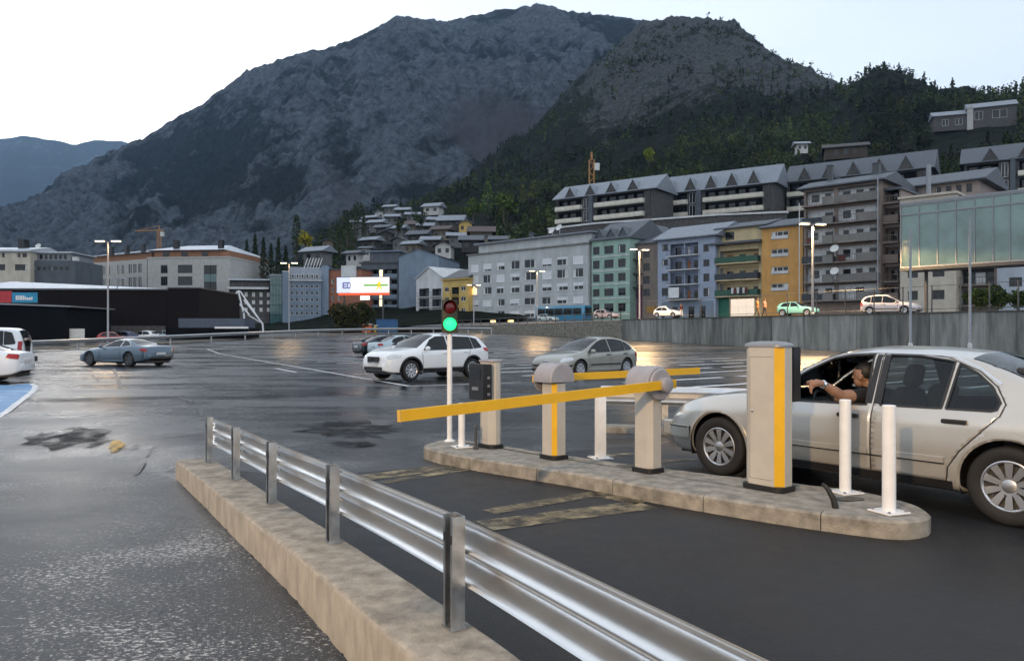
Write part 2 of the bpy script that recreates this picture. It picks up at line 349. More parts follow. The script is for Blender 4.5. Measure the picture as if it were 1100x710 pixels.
def strip(a, b, w, mat, name='parking_line', lift=.008, parent=lot, zf=ground_z):
    if a[1] > 48: lift += .03
    a = Vector(a); b = Vector(b); d = (b - a).normalized(); s = Vector((-d.y, d.x)) * w / 2; n = max(1, int((b - a).length / 2)); vs_ = []; fs = []
    for i in range(n + 1):
        p = a.lerp(b, i / n)
        for q in (p - s, p + s): vs_.append((q.x, q.y, float(zf(np.array([q.x]), np.array([q.y]))[0]) + lift))
    for i in range(n): fs.append((2 * i, 2 * i + 2, 2 * i + 3, 2 * i + 1))
    return link(name, np_mesh(name, vs_, fs, mat), parent)
LEFT_BORDER = (on(440, 415), (-26, 66))
strip(*LEFT_BORDER, .13, LINE_W); strip(on(438, 415), on(560, 411), .12, LINE_W)
for v0, v1 in ((11.9, 16.9), (17.9, 22.9), (23.8, 29), (29.8, 35), (35.8, 41)):
    for k in range(24):
        u = -6 + 2.55 * k; p0 = uv(u, v0); p1 = uv(u, v1)
        if p0[1] < 14 or p1[1] > 92: continue
        xb = np.interp(p0[1], [LEFT_BORDER[0][1], LEFT_BORDER[1][1]], [LEFT_BORDER[0][0], LEFT_BORDER[1][0]])
        if p0[0] < xb + .3: continue
        if v0 < 12 and p0[1] < 21: continue
        strip(p0, p1, .3, LINE_W)
# turn arrow on the drive aisle
a0 = on(318, 400); a1 = on(296, 396)
strip(a0, a1, .16, LINE_W, 'painted_arrow')
# disabled bay, left edge
bay = [on(-60, 412), on(10, 414), on(33, 412), on(38, 415), on(36, 420), on(8, 440), on(-30, 458), on(-90, 458)]
sheet('blue_bay', bay, LINE_B, lot, .008, .5)
for a, b in zip(bay[1:6], bay[2:7]): strip(a, b, .14, LINE_W, 'bay_border', .012)
# worn stop bars and hatching on the lanes
flat0 = lambda x, y: np.zeros_like(x) + .008
def worn(px0, py0, px1, py1, w): strip(on(px0, py0), on(px1, py1), w, LINE_Y, 'worn_stop_bar', .004, lot, flat0)
worn(392, 514, 508, 499, .34); worn(410, 519, 505, 504, .16); worn(525, 551, 640, 531, .2); worn(520, 566, 694, 543, .34); worn(640, 531, 690, 541, .22)
worn(640, 490, 705, 488, .2); worn(700, 497, 790, 492, .12)
# crack sealant and patches on the worn road
def blob(cx, cy, w, h, mat, name, n=22, lift=.008, seed=1):
    rg = random.Random(seed); pts = []
    for i in range(n):
        t = 2 * math.pi * i / n; r = rg.uniform(.6, 1.1); pts.append(on(cx + w / 2 * r * math.cos(t), cy + h / 2 * r * math.sin(t)))
    return sheet(name, pts, mat, lot, lift, .4)
def crack(pts, w): 
    for a, b in zip(pts, pts[1:]): strip(on(*a), on(*b), w, SEAL, 'sealed_crack', .007)
crack([(166, 477), (158, 484)], .05); crack([(155, 487), (146, 498)], .05)
crack([(122, 396), (126, 405), (130, 418)], .12); crack([(98, 402), (106, 410)], .1); crack([(203, 408), (216, 409), (228, 413)], .1); crack([(192, 427), (207, 433)], .07); crack([(213, 440), (216, 447)], .05)
crack([(160, 372), (230, 369)], .2)
TAR = M('tar_patch', (.004, .0045, .0055), .75, var=.4, vs_=1.6, col2=(.012, .013, .015), thr=(.5, .7), bump=.5, bs=30, spec=.2, alpha=(2.2, .4, .62))
blob(78, 466, 110, 20, TAR, 'tar_patch', seed=3, lift=.009); blob(136, 476, 34, 5, TAR, 'tar_patch', seed=5)
blob(125, 474, 24, 9, M('spilt_yellow_paint', (.2, .13, .03), .6, var=.4, vs_=14, col2=(.62, .4, .08), thr=(.3, .6), bump=.4, bs=60, alpha=(5, .35, .55)), 'yellow_paint_stain', seed=4, lift=.012)
blob(375, 462, 120, 22, TAR, 'tar_patch', seed=8, lift=.007, n=40); blob(455, 411, 120, 8, TAR, 'tar_patch', seed=9, lift=.006)
blob(380, 478, 60, 8, TAR, 'tar_patch', seed=18, lift=.0085)
# ------------------------------------------------------------ mountains and hillside
def rocky(name, forest, rock, scree, amt, sc, bump, treeline=.5):
    m = bpy.data.materials.new(name); m.use_nodes = True; nt = m.node_tree; b = nt.nodes['Principled BSDF']; L = nt.links.new
    b.inputs['Roughness'].default_value = .95; b.inputs['Specular IOR Level'].default_value = .1
    geo = _n(nt, 'ShaderNodeNewGeometry')
    n1 = _n(nt, 'ShaderNodeTexNoise', Scale=1 / sc, Detail=9, Roughness=.68); L(geo.outputs['Position'], n1.inputs[0])
    at_ = _n(nt, 'ShaderNodeVertexColor'); at_.layer_name = 'tint'; sp = _n(nt, 'ShaderNodeSeparateColor'); L(at_.outputs[0], sp.inputs[0])
    ad = _n(nt, 'ShaderNodeMath', operation='ADD'); L(n1.outputs[0], ad.inputs[0]); L(sp.outputs[0], ad.inputs[1])
    rp = _n(nt, 'ShaderNodeValToRGB'); e = rp.color_ramp.elements; e[0].position = .5; e[1].position = .62; e[0].color = tuple(forest) + (1,); e[1].color = tuple(rock) + (1,)
    L(ad.outputs[0], rp.inputs[0])
    n2 = _n(nt, 'ShaderNodeTexNoise', Scale=6 / sc, Detail=8, Roughness=.75); L(geo.outputs['Position'], n2.inputs[0])
    cr = _n(nt, 'ShaderNodeValToRGB'); cr.color_ramp.elements[0].position = .38; cr.color_ramp.elements[1].position = .66; cr.color_ramp.elements[0].color = (.4, .4, .42, 1); cr.color_ramp.elements[1].color = (1.6, 1.57, 1.55, 1); L(n2.outputs[0], cr.inputs[0])
    ov = _n(nt, 'ShaderNodeMixRGB', blend_type='MULTIPLY'); ov.inputs[0].default_value = 1.; L(rp.outputs[0], ov.inputs[1]); L(cr.outputs[0], ov.inputs[2])  # fine rock tones, with contrast raised to stand in for weak relief shading
    mx = _n(nt, 'ShaderNodeMixRGB'); mx.inputs[2].default_value = tuple(scree) + (1,); L(sp.outputs[1], mx.inputs[0]); L(ov.outputs[0], mx.inputs[1]); L(mx.outputs[0], b.inputs['Base Color'])
    bp = _n(nt, 'ShaderNodeBump', Strength=bump, Distance=sc * .25); L(n2.outputs[0], bp.inputs['Height']); L(bp.outputs[0], b.inputs['Normal'])
    return m
def fan(name, pxs, ys, zfun, mat, label_kind='structure'):
    P, Y = np.meshgrid(pxs, ys); X = (P - CX) / F * Y; Z, tint = zfun(P, X, Y)
    n, m = len(pxs), len(ys); Vv = np.stack([X, Y, Z], -1).reshape(-1, 3)
    a, b = np.meshgrid(np.arange(n - 1), np.arange(m - 1)); k = (b * n + a).ravel(); Ff = np.stack([k, k + 1, k + n + 1, k + n], -1)
    T = np.concatenate([tint.reshape(-1, 2), np.zeros((n * m, 1)), np.ones((n * m, 1))], 1)
    o = link(name, np_mesh(name, Vv, Ff, mat, T, smooth=True)); tag(o, kind=label_kind); return o
# main mountain
MP = [-400, -250, -100, 0, 50, 100, 150, 165, 215, 270, 300, 350, 385, 410, 425, 440, 470, 510, 550, 575, 620, 680, 720, 800, 900, 1000]
MC = [300, 290, 268, 232, 210, 178, 150, 143, 115, 80, 67, 53, 42, 28, 19, 20, 25, 17, 10, 8, 15, 25, 34, 60, 110, 170]
MD = [1150, 1250, 1330, 1400, 1430, 1460, 1500, 1500, 1530, 1560, 1580, 1600, 1620, 1650, 1650, 1650, 1680, 1700, 1720, 1730, 1700, 1650, 1620, 1600, 1550, 1500]
def mtn(P, X, Y):
    dc = np.interp(P, MP, MD); pc = np.interp(P, MP, MC); zc = zpx(pc, dc); d0 = np.interp(P, [-400, 0, 250, 600], [640, 640, 560, 480])
    t = (Y - d0) / (dc - d0); s = np.clip(t, 0, 1)
    z = np.where(t <= 1, zc * (.25 * s + .75 * s ** 1.12), zc * (1 - .55 * (t - 1) ** 1.0))
    # spurs and gullies run down to the left, as the scree chutes do
    a = X * .80 + Y * .35; bb = -X * .35 + Y * .9; w = fbm(X, Y, 300, 4, 11) * 90
    rid = fbm(a + w, bb * .38 + w * .3, 210, 6, 3, ridged=True, gain=.55); fine = fbm(X, Y, 45, 5, 21, gain=.6)
    env = np.sin(np.pi * np.clip(s, 0, 1) ** 1.1) ** .7
    z = z + env * (rid * 80) + fine * (5 + 24 * env) * (.35 + .65 * (s < .97)) + fbm(X, Y, 22, 4, 31, ridged=True, gain=.65) * (4 + 9 * env) + fbm(P * 3., P * 0 + 3, 20, 4, 77) * 7 * np.exp(-((t - 1) / .05) ** 2)
    n = fbm(a * 1.2, bb * .5, 160, 5, 44); rock = .015 + .24 * n + .3 * rid - .04 * (s > .93)  # rock and scrub cover; paler ribs and darker gullies also paint in shading
    c1 = sstep(-.02, .16, fbm(a + w * .6, bb * .14, 110, 4, 9)) * sstep(0, .25, s) * sstep(.75, .5, s) * sstep(330, 430, P) * sstep(720, 640, P)
    scree = np.clip(c1 * 1.3, 0, .92) * (1 - sstep(.3, .6, rid))
    return np.where(Y > dc, np.maximum(z, 0), z), np.stack([rock, scree], -1)
MT_MAT = rocky('mountain_rock_and_scrub', (.012, .019, .021), (.092, .108, .128), (.075, .07, .08), 1, 55, .75)  # part of the distance haze is put into these colours as extra blue
fan('mountain', np.linspace(-400, 1000, 620), np.concatenate([np.linspace(480, 1500, 330), np.linspace(1504, 1760, 60), np.linspace(1800, 2600, 8)]), mtn, MT_MAT)
# far blue mountains down the valley
FP = [-700, -300, -100, 0, 20, 36, 60, 80, 100, 130, 160, 250]; FC = [120, 130, 150, 149, 146.5, 147, 151, 156, 150.5, 151, 160, 215]
def farm(P, X, Y):
    dc = 5600.; zc = zpx(np.interp(P, FP, FC), dc); t = (Y - 3200) / (dc - 3200); s = np.clip(t, 0, 1)
    z = np.where(t <= 1, zc * s, zc * (1 - .6 * (t - 1))) + fbm(X, Y, 500, 6, 8, ridged=True) * 90 * np.sin(np.pi * s) + fbm(P, P * 0, 12, 3, 5) * 10
    return z, np.stack([fbm(X, Y, 300, 4, 2) * .2 - .05, z * 0], -1)
fan('far_mountains', np.linspace(-700, 250, 160), np.linspace(3200, 6450, 70), farm, MT_MAT)
# near hillside and its rocky shoulder
HD = np.array([150, 175, 192, 235, 285, 350, 450, 600, 800, 1000, 1300], float)
HT = {100: [357, 357, 357, 357, 357, 356, 356, 357, 358, 358, 358], 200: [357, 356, 355, 350, 346, 343, 341, 343, 350, 356, 358], 300: [355, 350, 344, 332, 322, 314, 312, 318, 330, 340, 350],
      380: [352, 342, 330, 305, 280, 262, 254, 262, 285, 305, 335], 440: [350, 338, 322, 290, 262, 245, 237, 245, 265, 290, 325], 500: [345, 325, 305, 282, 258, 235, 216, 207, 216, 243, 295],
      560: [342, 315, 290, 268, 248, 226, 200, 174, 164, 187, 252], 610: [338, 300, 250, 240, 230, 212, 182, 140, 110, 122, 195], 690: [338, 295, 240, 232, 220, 200, 165, 105, 36, 45, 140],
      750: [335, 290, 236, 226, 212, 190, 150, 88, 28, 40, 120], 790: [332, 285, 232, 220, 205, 182, 140, 86, 33, 50, 130], 830: [330, 280, 230, 214, 196, 176, 138, 95, 68, 88, 150],
      900: [325, 275, 228, 205, 182, 158, 128, 110, 120, 145, 205], 950: [320, 265, 225, 198, 172, 138, 98, 106, 130, 165, 225], 1010: [315, 258, 222, 188, 158, 124, 116, 128, 155, 185, 240],
      1060: [310, 250, 214, 176, 146, 120, 122, 140, 165, 195, 250], 1100: [305, 245, 205, 168, 140, 119, 125, 145, 170, 200, 250], 1400: [290, 240, 200, 170, 160, 150, 160, 180, 200, 220, 260], 2200: [290, 240, 200, 170, 160, 150, 160, 180, 200, 220, 260]}
HPX = np.array(sorted(HT)); HZ = np.array([[zpx(p, d) for p, d in zip(HT[k], HD)] for k in HPX])
def hill_base(P, Y):
    P = np.asarray(P, float); Y = np.asarray(Y, float); i = np.clip(np.searchsorted(HPX, P) - 1, 0, len(HPX) - 2); j = np.clip(np.searchsorted(HD, Y) - 1, 0, len(HD) - 2)
    a = np.clip((P - HPX[i]) / (HPX[i + 1] - HPX[i]), 0, 1); a = a * a * (3 - 2 * a) * .5 + a * .5; b = np.clip((Y - HD[j]) / (HD[j + 1] - HD[j]), 0, 1)
    return (HZ[i, j] * (1 - a) + HZ[i + 1, j] * a) * (1 - b) + (HZ[i, j + 1] * (1 - a) + HZ[i + 1, j + 1] * a) * b
def hill(P, X, Y):
    e = sstep(240, 520, Y)
    rid = fbm(X * .9 + Y * .2, Y * .5 - X * .2, 90, 6, 13, ridged=True, gain=.58)
    z = hill_base(P, Y) + e * rid * 22 + fbm(X, Y, 24, 5, 33, ridged=True, gain=.6) * (1 + 7 * e) + fbm(X, Y, 7, 2, 34) * 1.2 * e
    crag = sstep(360, 620, Y) * sstep(560, 680, P)
    return z, np.stack([-.2 + .36 * crag + .25 * rid * crag + .1 * fbm(X, Y, 60, 4, 6) * e, z * 0], -1)
def hill_z(x, y):
    x = np.atleast_1d(np.asarray(x, float)); y = np.atleast_1d(np.asarray(y, float)); return hill(x / y * F + CX, x, y)[0]
HL_MAT = rocky('hillside_scrub_and_crag', (.014, .02, .011), (.08, .084, .085), (.1, .09, .08), 1, 18, .9)
fan('hillside', np.concatenate([np.linspace(100, 1140, 480), np.linspace(1150, 2200, 30)]), np.concatenate([np.linspace(150, 500, 150), np.linspace(504, 1000, 130), np.linspace(1010, 1300, 12)]), hill, HL_MAT)

# ------------------------------------------------------------ raised street and its retaining wall
WA = Vector((33., 50.)); WDIR = Vector((-.47, .88)).normalized()      # wall line, away to the left
def wall_t(px): k = (px - CX) / F; return (WA.x - k * WA.y) / (k * WDIR.y - WDIR.x)
def wall_p(t, off=0): n = Vector((WDIR.y, -WDIR.x)); p = WA + WDIR * t + n * off; return p   # +off: towards the houses
def wall_top(t): return float(np.interp(t, [-40, 0, 43, 90], [3.0, 3.0, 3.1, 2.75]))
P0 = Vector((3.5, 150.)); PD = Vector((.72, -.69)).normalized()
def front_p(px): k = (px - CX) / F; t = (k * P0.y - P0.x) / (PD.x - k * PD.y); return P0 + PD * t
sv = []; ts = np.linspace(-60, 95, 32)
for i, t in enumerate(ts):
    p = wall_p(t, .3); q = P0 + PD * float(np.interp(t, [-60, 95], [110, -75])); zt = wall_top(t) - .06; zq = float(np.interp(t, [-60, 60, 95], [4.1, 3.7, 3.1]))
    n = (q - p).normalized(); q2 = q + n * 40
    sv += [(p.x, p.y, -1), (p.x, p.y, zt), (q.x, q.y, zq), (q2.x, q2.y, zq + 1)]
sf = [(4 * i + c, 4 * i + 4 + c, 4 * i + 5 + c, 4 * i + 1 + c) for i in range(len(ts) - 1) for c in range(3)]
tag(link('street', np_mesh('street', sv, sf, A_STREET)), kind='structure')
def street_z(x, y):
    p = Vector((x, y)); n = Vector((WDIR.y, -WDIR.x)); t = (p - WA).dot(WDIR); o = (p - WA).dot(n)
    q = P0 + PD * float(np.interp(t, [-60, 95], [110, -75])); full = max(1, (q - wall_p(t)).dot(n)); zq = float(np.interp(t, [-60, 60, 95], [4.1, 3.7, 3.1]))
    return wall_top(t) - .06 + (zq - wall_top(t) + .06) * min(1, max(0, o / full))
def sheared(mb, a, b, w, z0a, z0b, z1a, z1b, y0=0.):    # upright slab between two plan points
    d = (b - a).normalized(); n = Vector((-d.y, d.x)); q = []
    for p, lo, hi in ((a, z0a, z1a), (b, z0b, z1b)):
        for o in (y0, y0 + w): c = p + n * o; q += [(c.x, c.y, lo), (c.x, c.y, hi)]
    mb.add(q, [(0, 4, 5, 1), (2, 3, 7, 6), (0, 1, 3, 2), (4, 6, 7, 5), (1, 5, 7, 3), (0, 2, 6, 4)])
t670 = wall_t(668)
rw = thing('retaining_wall', 'long grey board-formed concrete retaining wall below the street', 'wall')
WALLM = [CONC_B, M('concrete_board_formed_pale', (.255, .255, .235), .9, var=.35, vs_=1.6, stretch=(1.4, 1.4, .2), bump=.3, bs=10, detail=8), M('concrete_board_formed_dark', (.14, .14, .128), .9, var=.4, vs_=1.6, stretch=(1.4, 1.4, .2), bump=.3, bs=10, detail=8)]
rgw = random.Random(4); t = -50.
while t < t670 - .1:
    w = min(rgw.choice([1.5, 1.5, 2.0, 2.6]), t670 - t); a, b = wall_p(t + .012), wall_p(t + w - .012); off = rgw.uniform(-.02, .02); mb = MB()
    sheared(mb, a, b, -.28, gz(a.x, a.y) - .3, gz(b.x, b.y) - .3, wall_top(t), wall_top(t + w), off - .02); mb.build('wall_panel', rgw.choice(WALLM), rw); t += w
mb = MB(); a, b = wall_p(-50), wall_p(t670); sheared(mb, a, b, -.2, -.3, .3, 2.86, 2.98, -.06); mb.build('wall_core', STAIN, rw)
mb = MB(); sheared(mb, wall_p(-50), wall_p(0), -.42, 3.0, 3.0, 3.07, 3.07, .06); sheared(mb, wall_p(0), wall_p(t670), -.42, 3.0, 3.1, 3.07, 3.17, .06); mb.build('coping', STAIN, rw)
sw = thing('stone_wall', 'low rubble stone wall left of the concrete wall below the bus', 'wall')
tt = np.linspace(t670, wall_t(478), 9)
for a_, b_ in zip(tt, tt[1:]):
    a, b = wall_p(a_ + .01), wall_p(b_ - .01); mb = MB(); sheared(mb, a, b, -.35, gz(a.x, a.y) - .4, gz(b.x, b.y) - .4, wall_top(a_) - .15, wall_top(b_) - .15, 0); mb.build('stone_section', STONE_W, sw)
fn = thing('mesh_fence', 'tall thin wire fence on top of the concrete wall', 'fence')
mb = MB()
for i, px in enumerate(list(range(690, 1100, 31)) + [1120, 1150]):
    t = wall_t(px); p = wall_p(t, .1); z = wall_top(t); m2 = MB(); m2.box(-.035, .035, -.035, .035, 0, 2.0); m2.build('post', DGREY, fn, (p.x, p.y, z))
for h in (.3, 1.95): mb.tube([tuple(wall_p(t, .1)) + (wall_top(t) + h,) for t in np.linspace(-20, t670, 12)], .02, 4)
mb.build('wire', DGREY, fn)
fl = thing('metal_fence', 'low metal fence on the stone wall beside the parked bus', 'fence')
for px in range(486, 668, 10):
    t = wall_t(px); p = wall_p(t, .1); m2 = MB(); m2.box(-.05, .05, -.05, .05, -.2, 1.1); m2.build('post', DGREY, fl, (p.x, p.y, wall_top(t) - .1))
mb = MB()
for h in (.35, 1.0): mb.tube([tuple(wall_p(t, .1)) + (wall_top(t) - .1 + h,) for t in np.linspace(t670, wall_t(482), 8)], .035, 4)
mb.build('rail', DGREY, fl)
# ------------------------------------------------------------ plinth and guardrail in the foreground
def smooth_path(pts, n=6):
    pts = [Vector(p) for p in pts]; out = []
    for i in range(len(pts) - 1):
        p0, p1, p2, p3 = pts[max(i - 1, 0)], pts[i], pts[i + 1], pts[min(i + 2, len(pts) - 1)]
        for k in range(n):
            t = k / n; out.append(.5 * ((2 * p1) + (p2 - p0) * t + (2 * p0 - 5 * p1 + 4 * p2 - p3) * t * t + (3 * p1 - p0 - 3 * p2 + p3) * t ** 3))
    return out + [pts[-1]]
pp = [Vector(p) for p in POSTS]; d_end = (pp[-1] - pp[-2]).normalized(); path = smooth_path(pp + [pp[-1] + d_end * .42], 14)
rgp = random.Random(2)
pl = MB(); prof = [(-.27, -.6), (-.27, -.03), (-.258, -.01), (-.24, 0), (.11, 0), (.135, -.02), (.14, -.6)]
n0 = len(pl.v); pl.sweep(path, prof)
pl.v = [(x + rgp.uniform(-.0025, .0025), y + rgp.uniform(-.0025, .0025), z + rgp.uniform(-.002, .002)) for x, y, z in pl.v]
plinth = pl.build('concrete_plinth', [CONC_P, CONC], smooth=35, fix=True)
plinth.data.polygons.foreach_set('material_index', [1 if p.normal.z > .6 else 0 for p in plinth.data.polygons])
tag(plinth, 'long low concrete plinth carrying the guardrail in the foreground', 'plinth')
gr = thing('guardrail', 'shiny galvanised guardrail on the concrete plinth in the foreground', 'guardrail')
WPROF = [(.12 - .05 * math.cos(4 * math.pi * t), .505 - .31 * t) for t in np.linspace(0, 1, 33)]
_OLD = [(.075, .505), (.068, .497), (.08, .487), (.15, .455), (.158, .44), (.158, .405), (.15, .392), (.08, .365), (.076, .353), (.08, .341), (.15, .314), (.158, .30), (.158, .265), (.15, .252), (.08, .222), (.07, .208), (.075, .2)]
def wbeam(path_, h=0., prof=WPROF):
    th = .004; m = MB(); m.sweep(path_, [(a, b + h) for a, b in prof] + [(a + th, b + h) for a, b in prof[::-1]], True, False); return m
rail_path = smooth_path(pp + [pp[-1] + d_end * .5], 10)
cut = len(rail_path) // 2
ws = [rail_path[i:i + 11] for i in range(0, len(rail_path) - 1, 10)]
for seg in ws:
    if len(seg) > 1: wbeam(seg).build('rail_beam', GALV, gr, smooth=70, fix=True)
pm = MB()
for x0, x1, y0, y1 in ((-.05, .05, .055, .06), (-.05, -.045, 0, .055), (.045, .05, 0, .055), (-.05, -.03, -.005, 0), (.03, .05, -.005, 0)): pm.box(x0, x1, y0, y1, 0, .525)
pmesh = pm.mesh('post', GALV_D)
bm_ = MB(); bm_.box(-.055, .055, -.01, .065, 0, .012); bmesh_ = bm_.mesh('base_plate', GALV_D)
bo = MB(); bo.lathe([(.012, 0), (.012, .012), (.006, .018)], 6, 'y'); bolt_me = bo.mesh('bolt', GALV_D)
sl = MB(); sl.box(-.006, .006, -.0075, -.0052, .40, .44); slot_me = sl.mesh('slot', BLACK)
for i, p in enumerate(POSTS):
    a = Vector(POSTS[min(i + 1, len(POSTS) - 1)]); b = Vector(POSTS[max(i - 1, 0)]); d = a - b; ang = math.atan2(d.y, d.x)
    # post channel turned so that its open side faces the road
    po = link('post', pmesh, gr, p, ang + math.pi); po.rotation_euler = (0, 0, ang + math.pi)
    link('slot', slot_me, po, (.04, 0, 0)); link('slot', slot_me, po, (-.04, 0, 0)); link('base_plate', bmesh_, po, (0, 0, 0))
    for h in (.43, .28): link('bolt', bolt_me, po, (.0, .062, h))
rk = MB(); rk.lathe([(.013, -.006), (.013, .006), (.007, .01)], 8, 'y')
rk_me = rk.mesh('splice_bolt', GALV_D)
for i, p in enumerate(POSTS[2:-1]):
    d = Vector(POSTS[i + 3]) - Vector(p); ang = math.atan2(d.y, d.x)
    for k, (dx, h) in enumerate(((-.12, .46), (-.12, .39), (-.17, .31), (-.17, .25))):
        o = link('splice_bolt', rk_me, gr, Vector(p) + Vector((math.cos(ang) * -dx, math.sin(ang) * -dx, 0)) + Vector((math.sin(ang), -math.cos(ang), 0)) * (.118 - .05 * math.cos(4 * math.pi * (.505 - h) / .31)) + Vector((0, 0, h)), ang)

# ------------------------------------------------------------ traffic island
IZ = .15
top_px = [(456, 480), (463, 475.5), (476, 472), (490, 472), (542, 479), (600, 487.5), (651, 495), (714, 503), (799, 513), (860, 519.5), (915, 526), (964, 536), (990, 545), (1000, 552), (996, 556), (980, 559), (956, 559), (898, 552.5), (803, 539.5), (700, 523), (620, 508.5), (540, 496.5), (490, 488.5)]
outl = [Vector(on(px, py, IZ)) for px, py in top_px]
def closed_smooth(pts, n=5):
    m = len(pts); out = []
    for i in range(m):
        p0, p1, p2, p3 = pts[i - 1], pts[i], pts[(i + 1) % m], pts[(i + 2) % m]
        for k in range(n):
            t = k / n; out.append(.5 * ((2 * p1) + (p2 - p0) * t + (2 * p0 - 5 * p1 + 4 * p2 - p3) * t * t + (3 * p1 - p0 - 3 * p2 + p3) * t ** 3))
    return out
outl = closed_smooth(outl, 6)
def inset(pts, d):
    m = len(pts); out = []; area = sum(pts[i - 1].cross(pts[i]) for i in range(m))
    for i in range(m):
        t = (pts[(i + 1) % m] - pts[i - 1]).normalized(); nrm = Vector((-t.y, t.x)) * (1 if area > 0 else -1); out.append(pts[i] + nrm * d)
    return out
inner = inset(outl, .11)
isl = thing('traffic_island', 'long rounded concrete kerb island carrying the ticket machines', 'island')
mb = MB(); pin = inset(outl, .1); mb.prism([tuple(p) for p in pin], -.2, IZ - .004); mb.build('slab', CONC, isl)
# kerb stones round the rim
L_ = [0]; m = len(outl)
for i in range(m): L_.append(L_[-1] + (outl[(i + 1) % m] - outl[i]).length)
tot = L_[-1]; ns = int(tot / .95)
def on_loop(loop, s):
    s = s % tot; i = int(np.searchsorted(L_, s, 'right')) - 1; i = min(i, m - 1); f = (s - L_[i]) / max(1e-6, L_[i + 1] - L_[i]); return loop[i].lerp(loop[(i + 1) % m], f)
i1 = inset(outl, .02)
for k in range(ns):
    s0, s1 = tot * k / ns + .004, tot * (k + 1) / ns - .004; mb = MB(); q = 9; rows = []
    for i in range(q):
        s = s0 + (s1 - s0) * i / (q - 1); o, b, n = on_loop(outl, s), on_loop(i1, s), on_loop(inner, s); jz = rgp.uniform(-.003, .003)
        rows.append([(o.x, o.y, -.2), (o.x, o.y, IZ - .02), (b.x, b.y, IZ + jz), (n.x, n.y, IZ), (n.x, n.y, -.2)])
    vs_ = [v for r in rows for v in r]; fs = [(5 * i + c, 5 * i + 5 + c, 5 * i + 6 + c, 5 * i + 1 + c) for i in range(q - 1) for c in range(4)] + [(0, 1, 2, 3, 4), tuple(5 * (q - 1) + c for c in (4, 3, 2, 1, 0))]
    mb.add(vs_, fs); mb.build('kerb_stone', CONC, isl, smooth=40, fix=True)
for cxp, cyp, w, h, sd in ((690, 500.5, 60, 5, 3), (912, 536, 34, 5, 6)):
    pts = [on(cxp + w / 2 * math.cos(t) * random.uniform(.75, 1.1), cyp + h / 2 * math.sin(t) * random.uniform(.75, 1.1), IZ) for t in np.linspace(0, 2 * math.pi, 16)[:-1]]
    sheet('stain_patch', pts, STAIN, isl, IZ + .003, .3, lambda x, y: np.zeros_like(x))
mb = MB(); q = Vector(on(898, 545, IZ)); mb.tube([(q.x, q.y, IZ - .02), (q.x - .02, q.y, IZ + .07), (q.x - .06, q.y + .02, IZ + .15), (q.x - .1, q.y + .03, IZ + .19)], [.028, .026, .02, .012], 8)
tag(mb.build('cable_stub', BLACK, smooth=60), 'black cable stub sticking up from the island beside the bollards', 'cable')

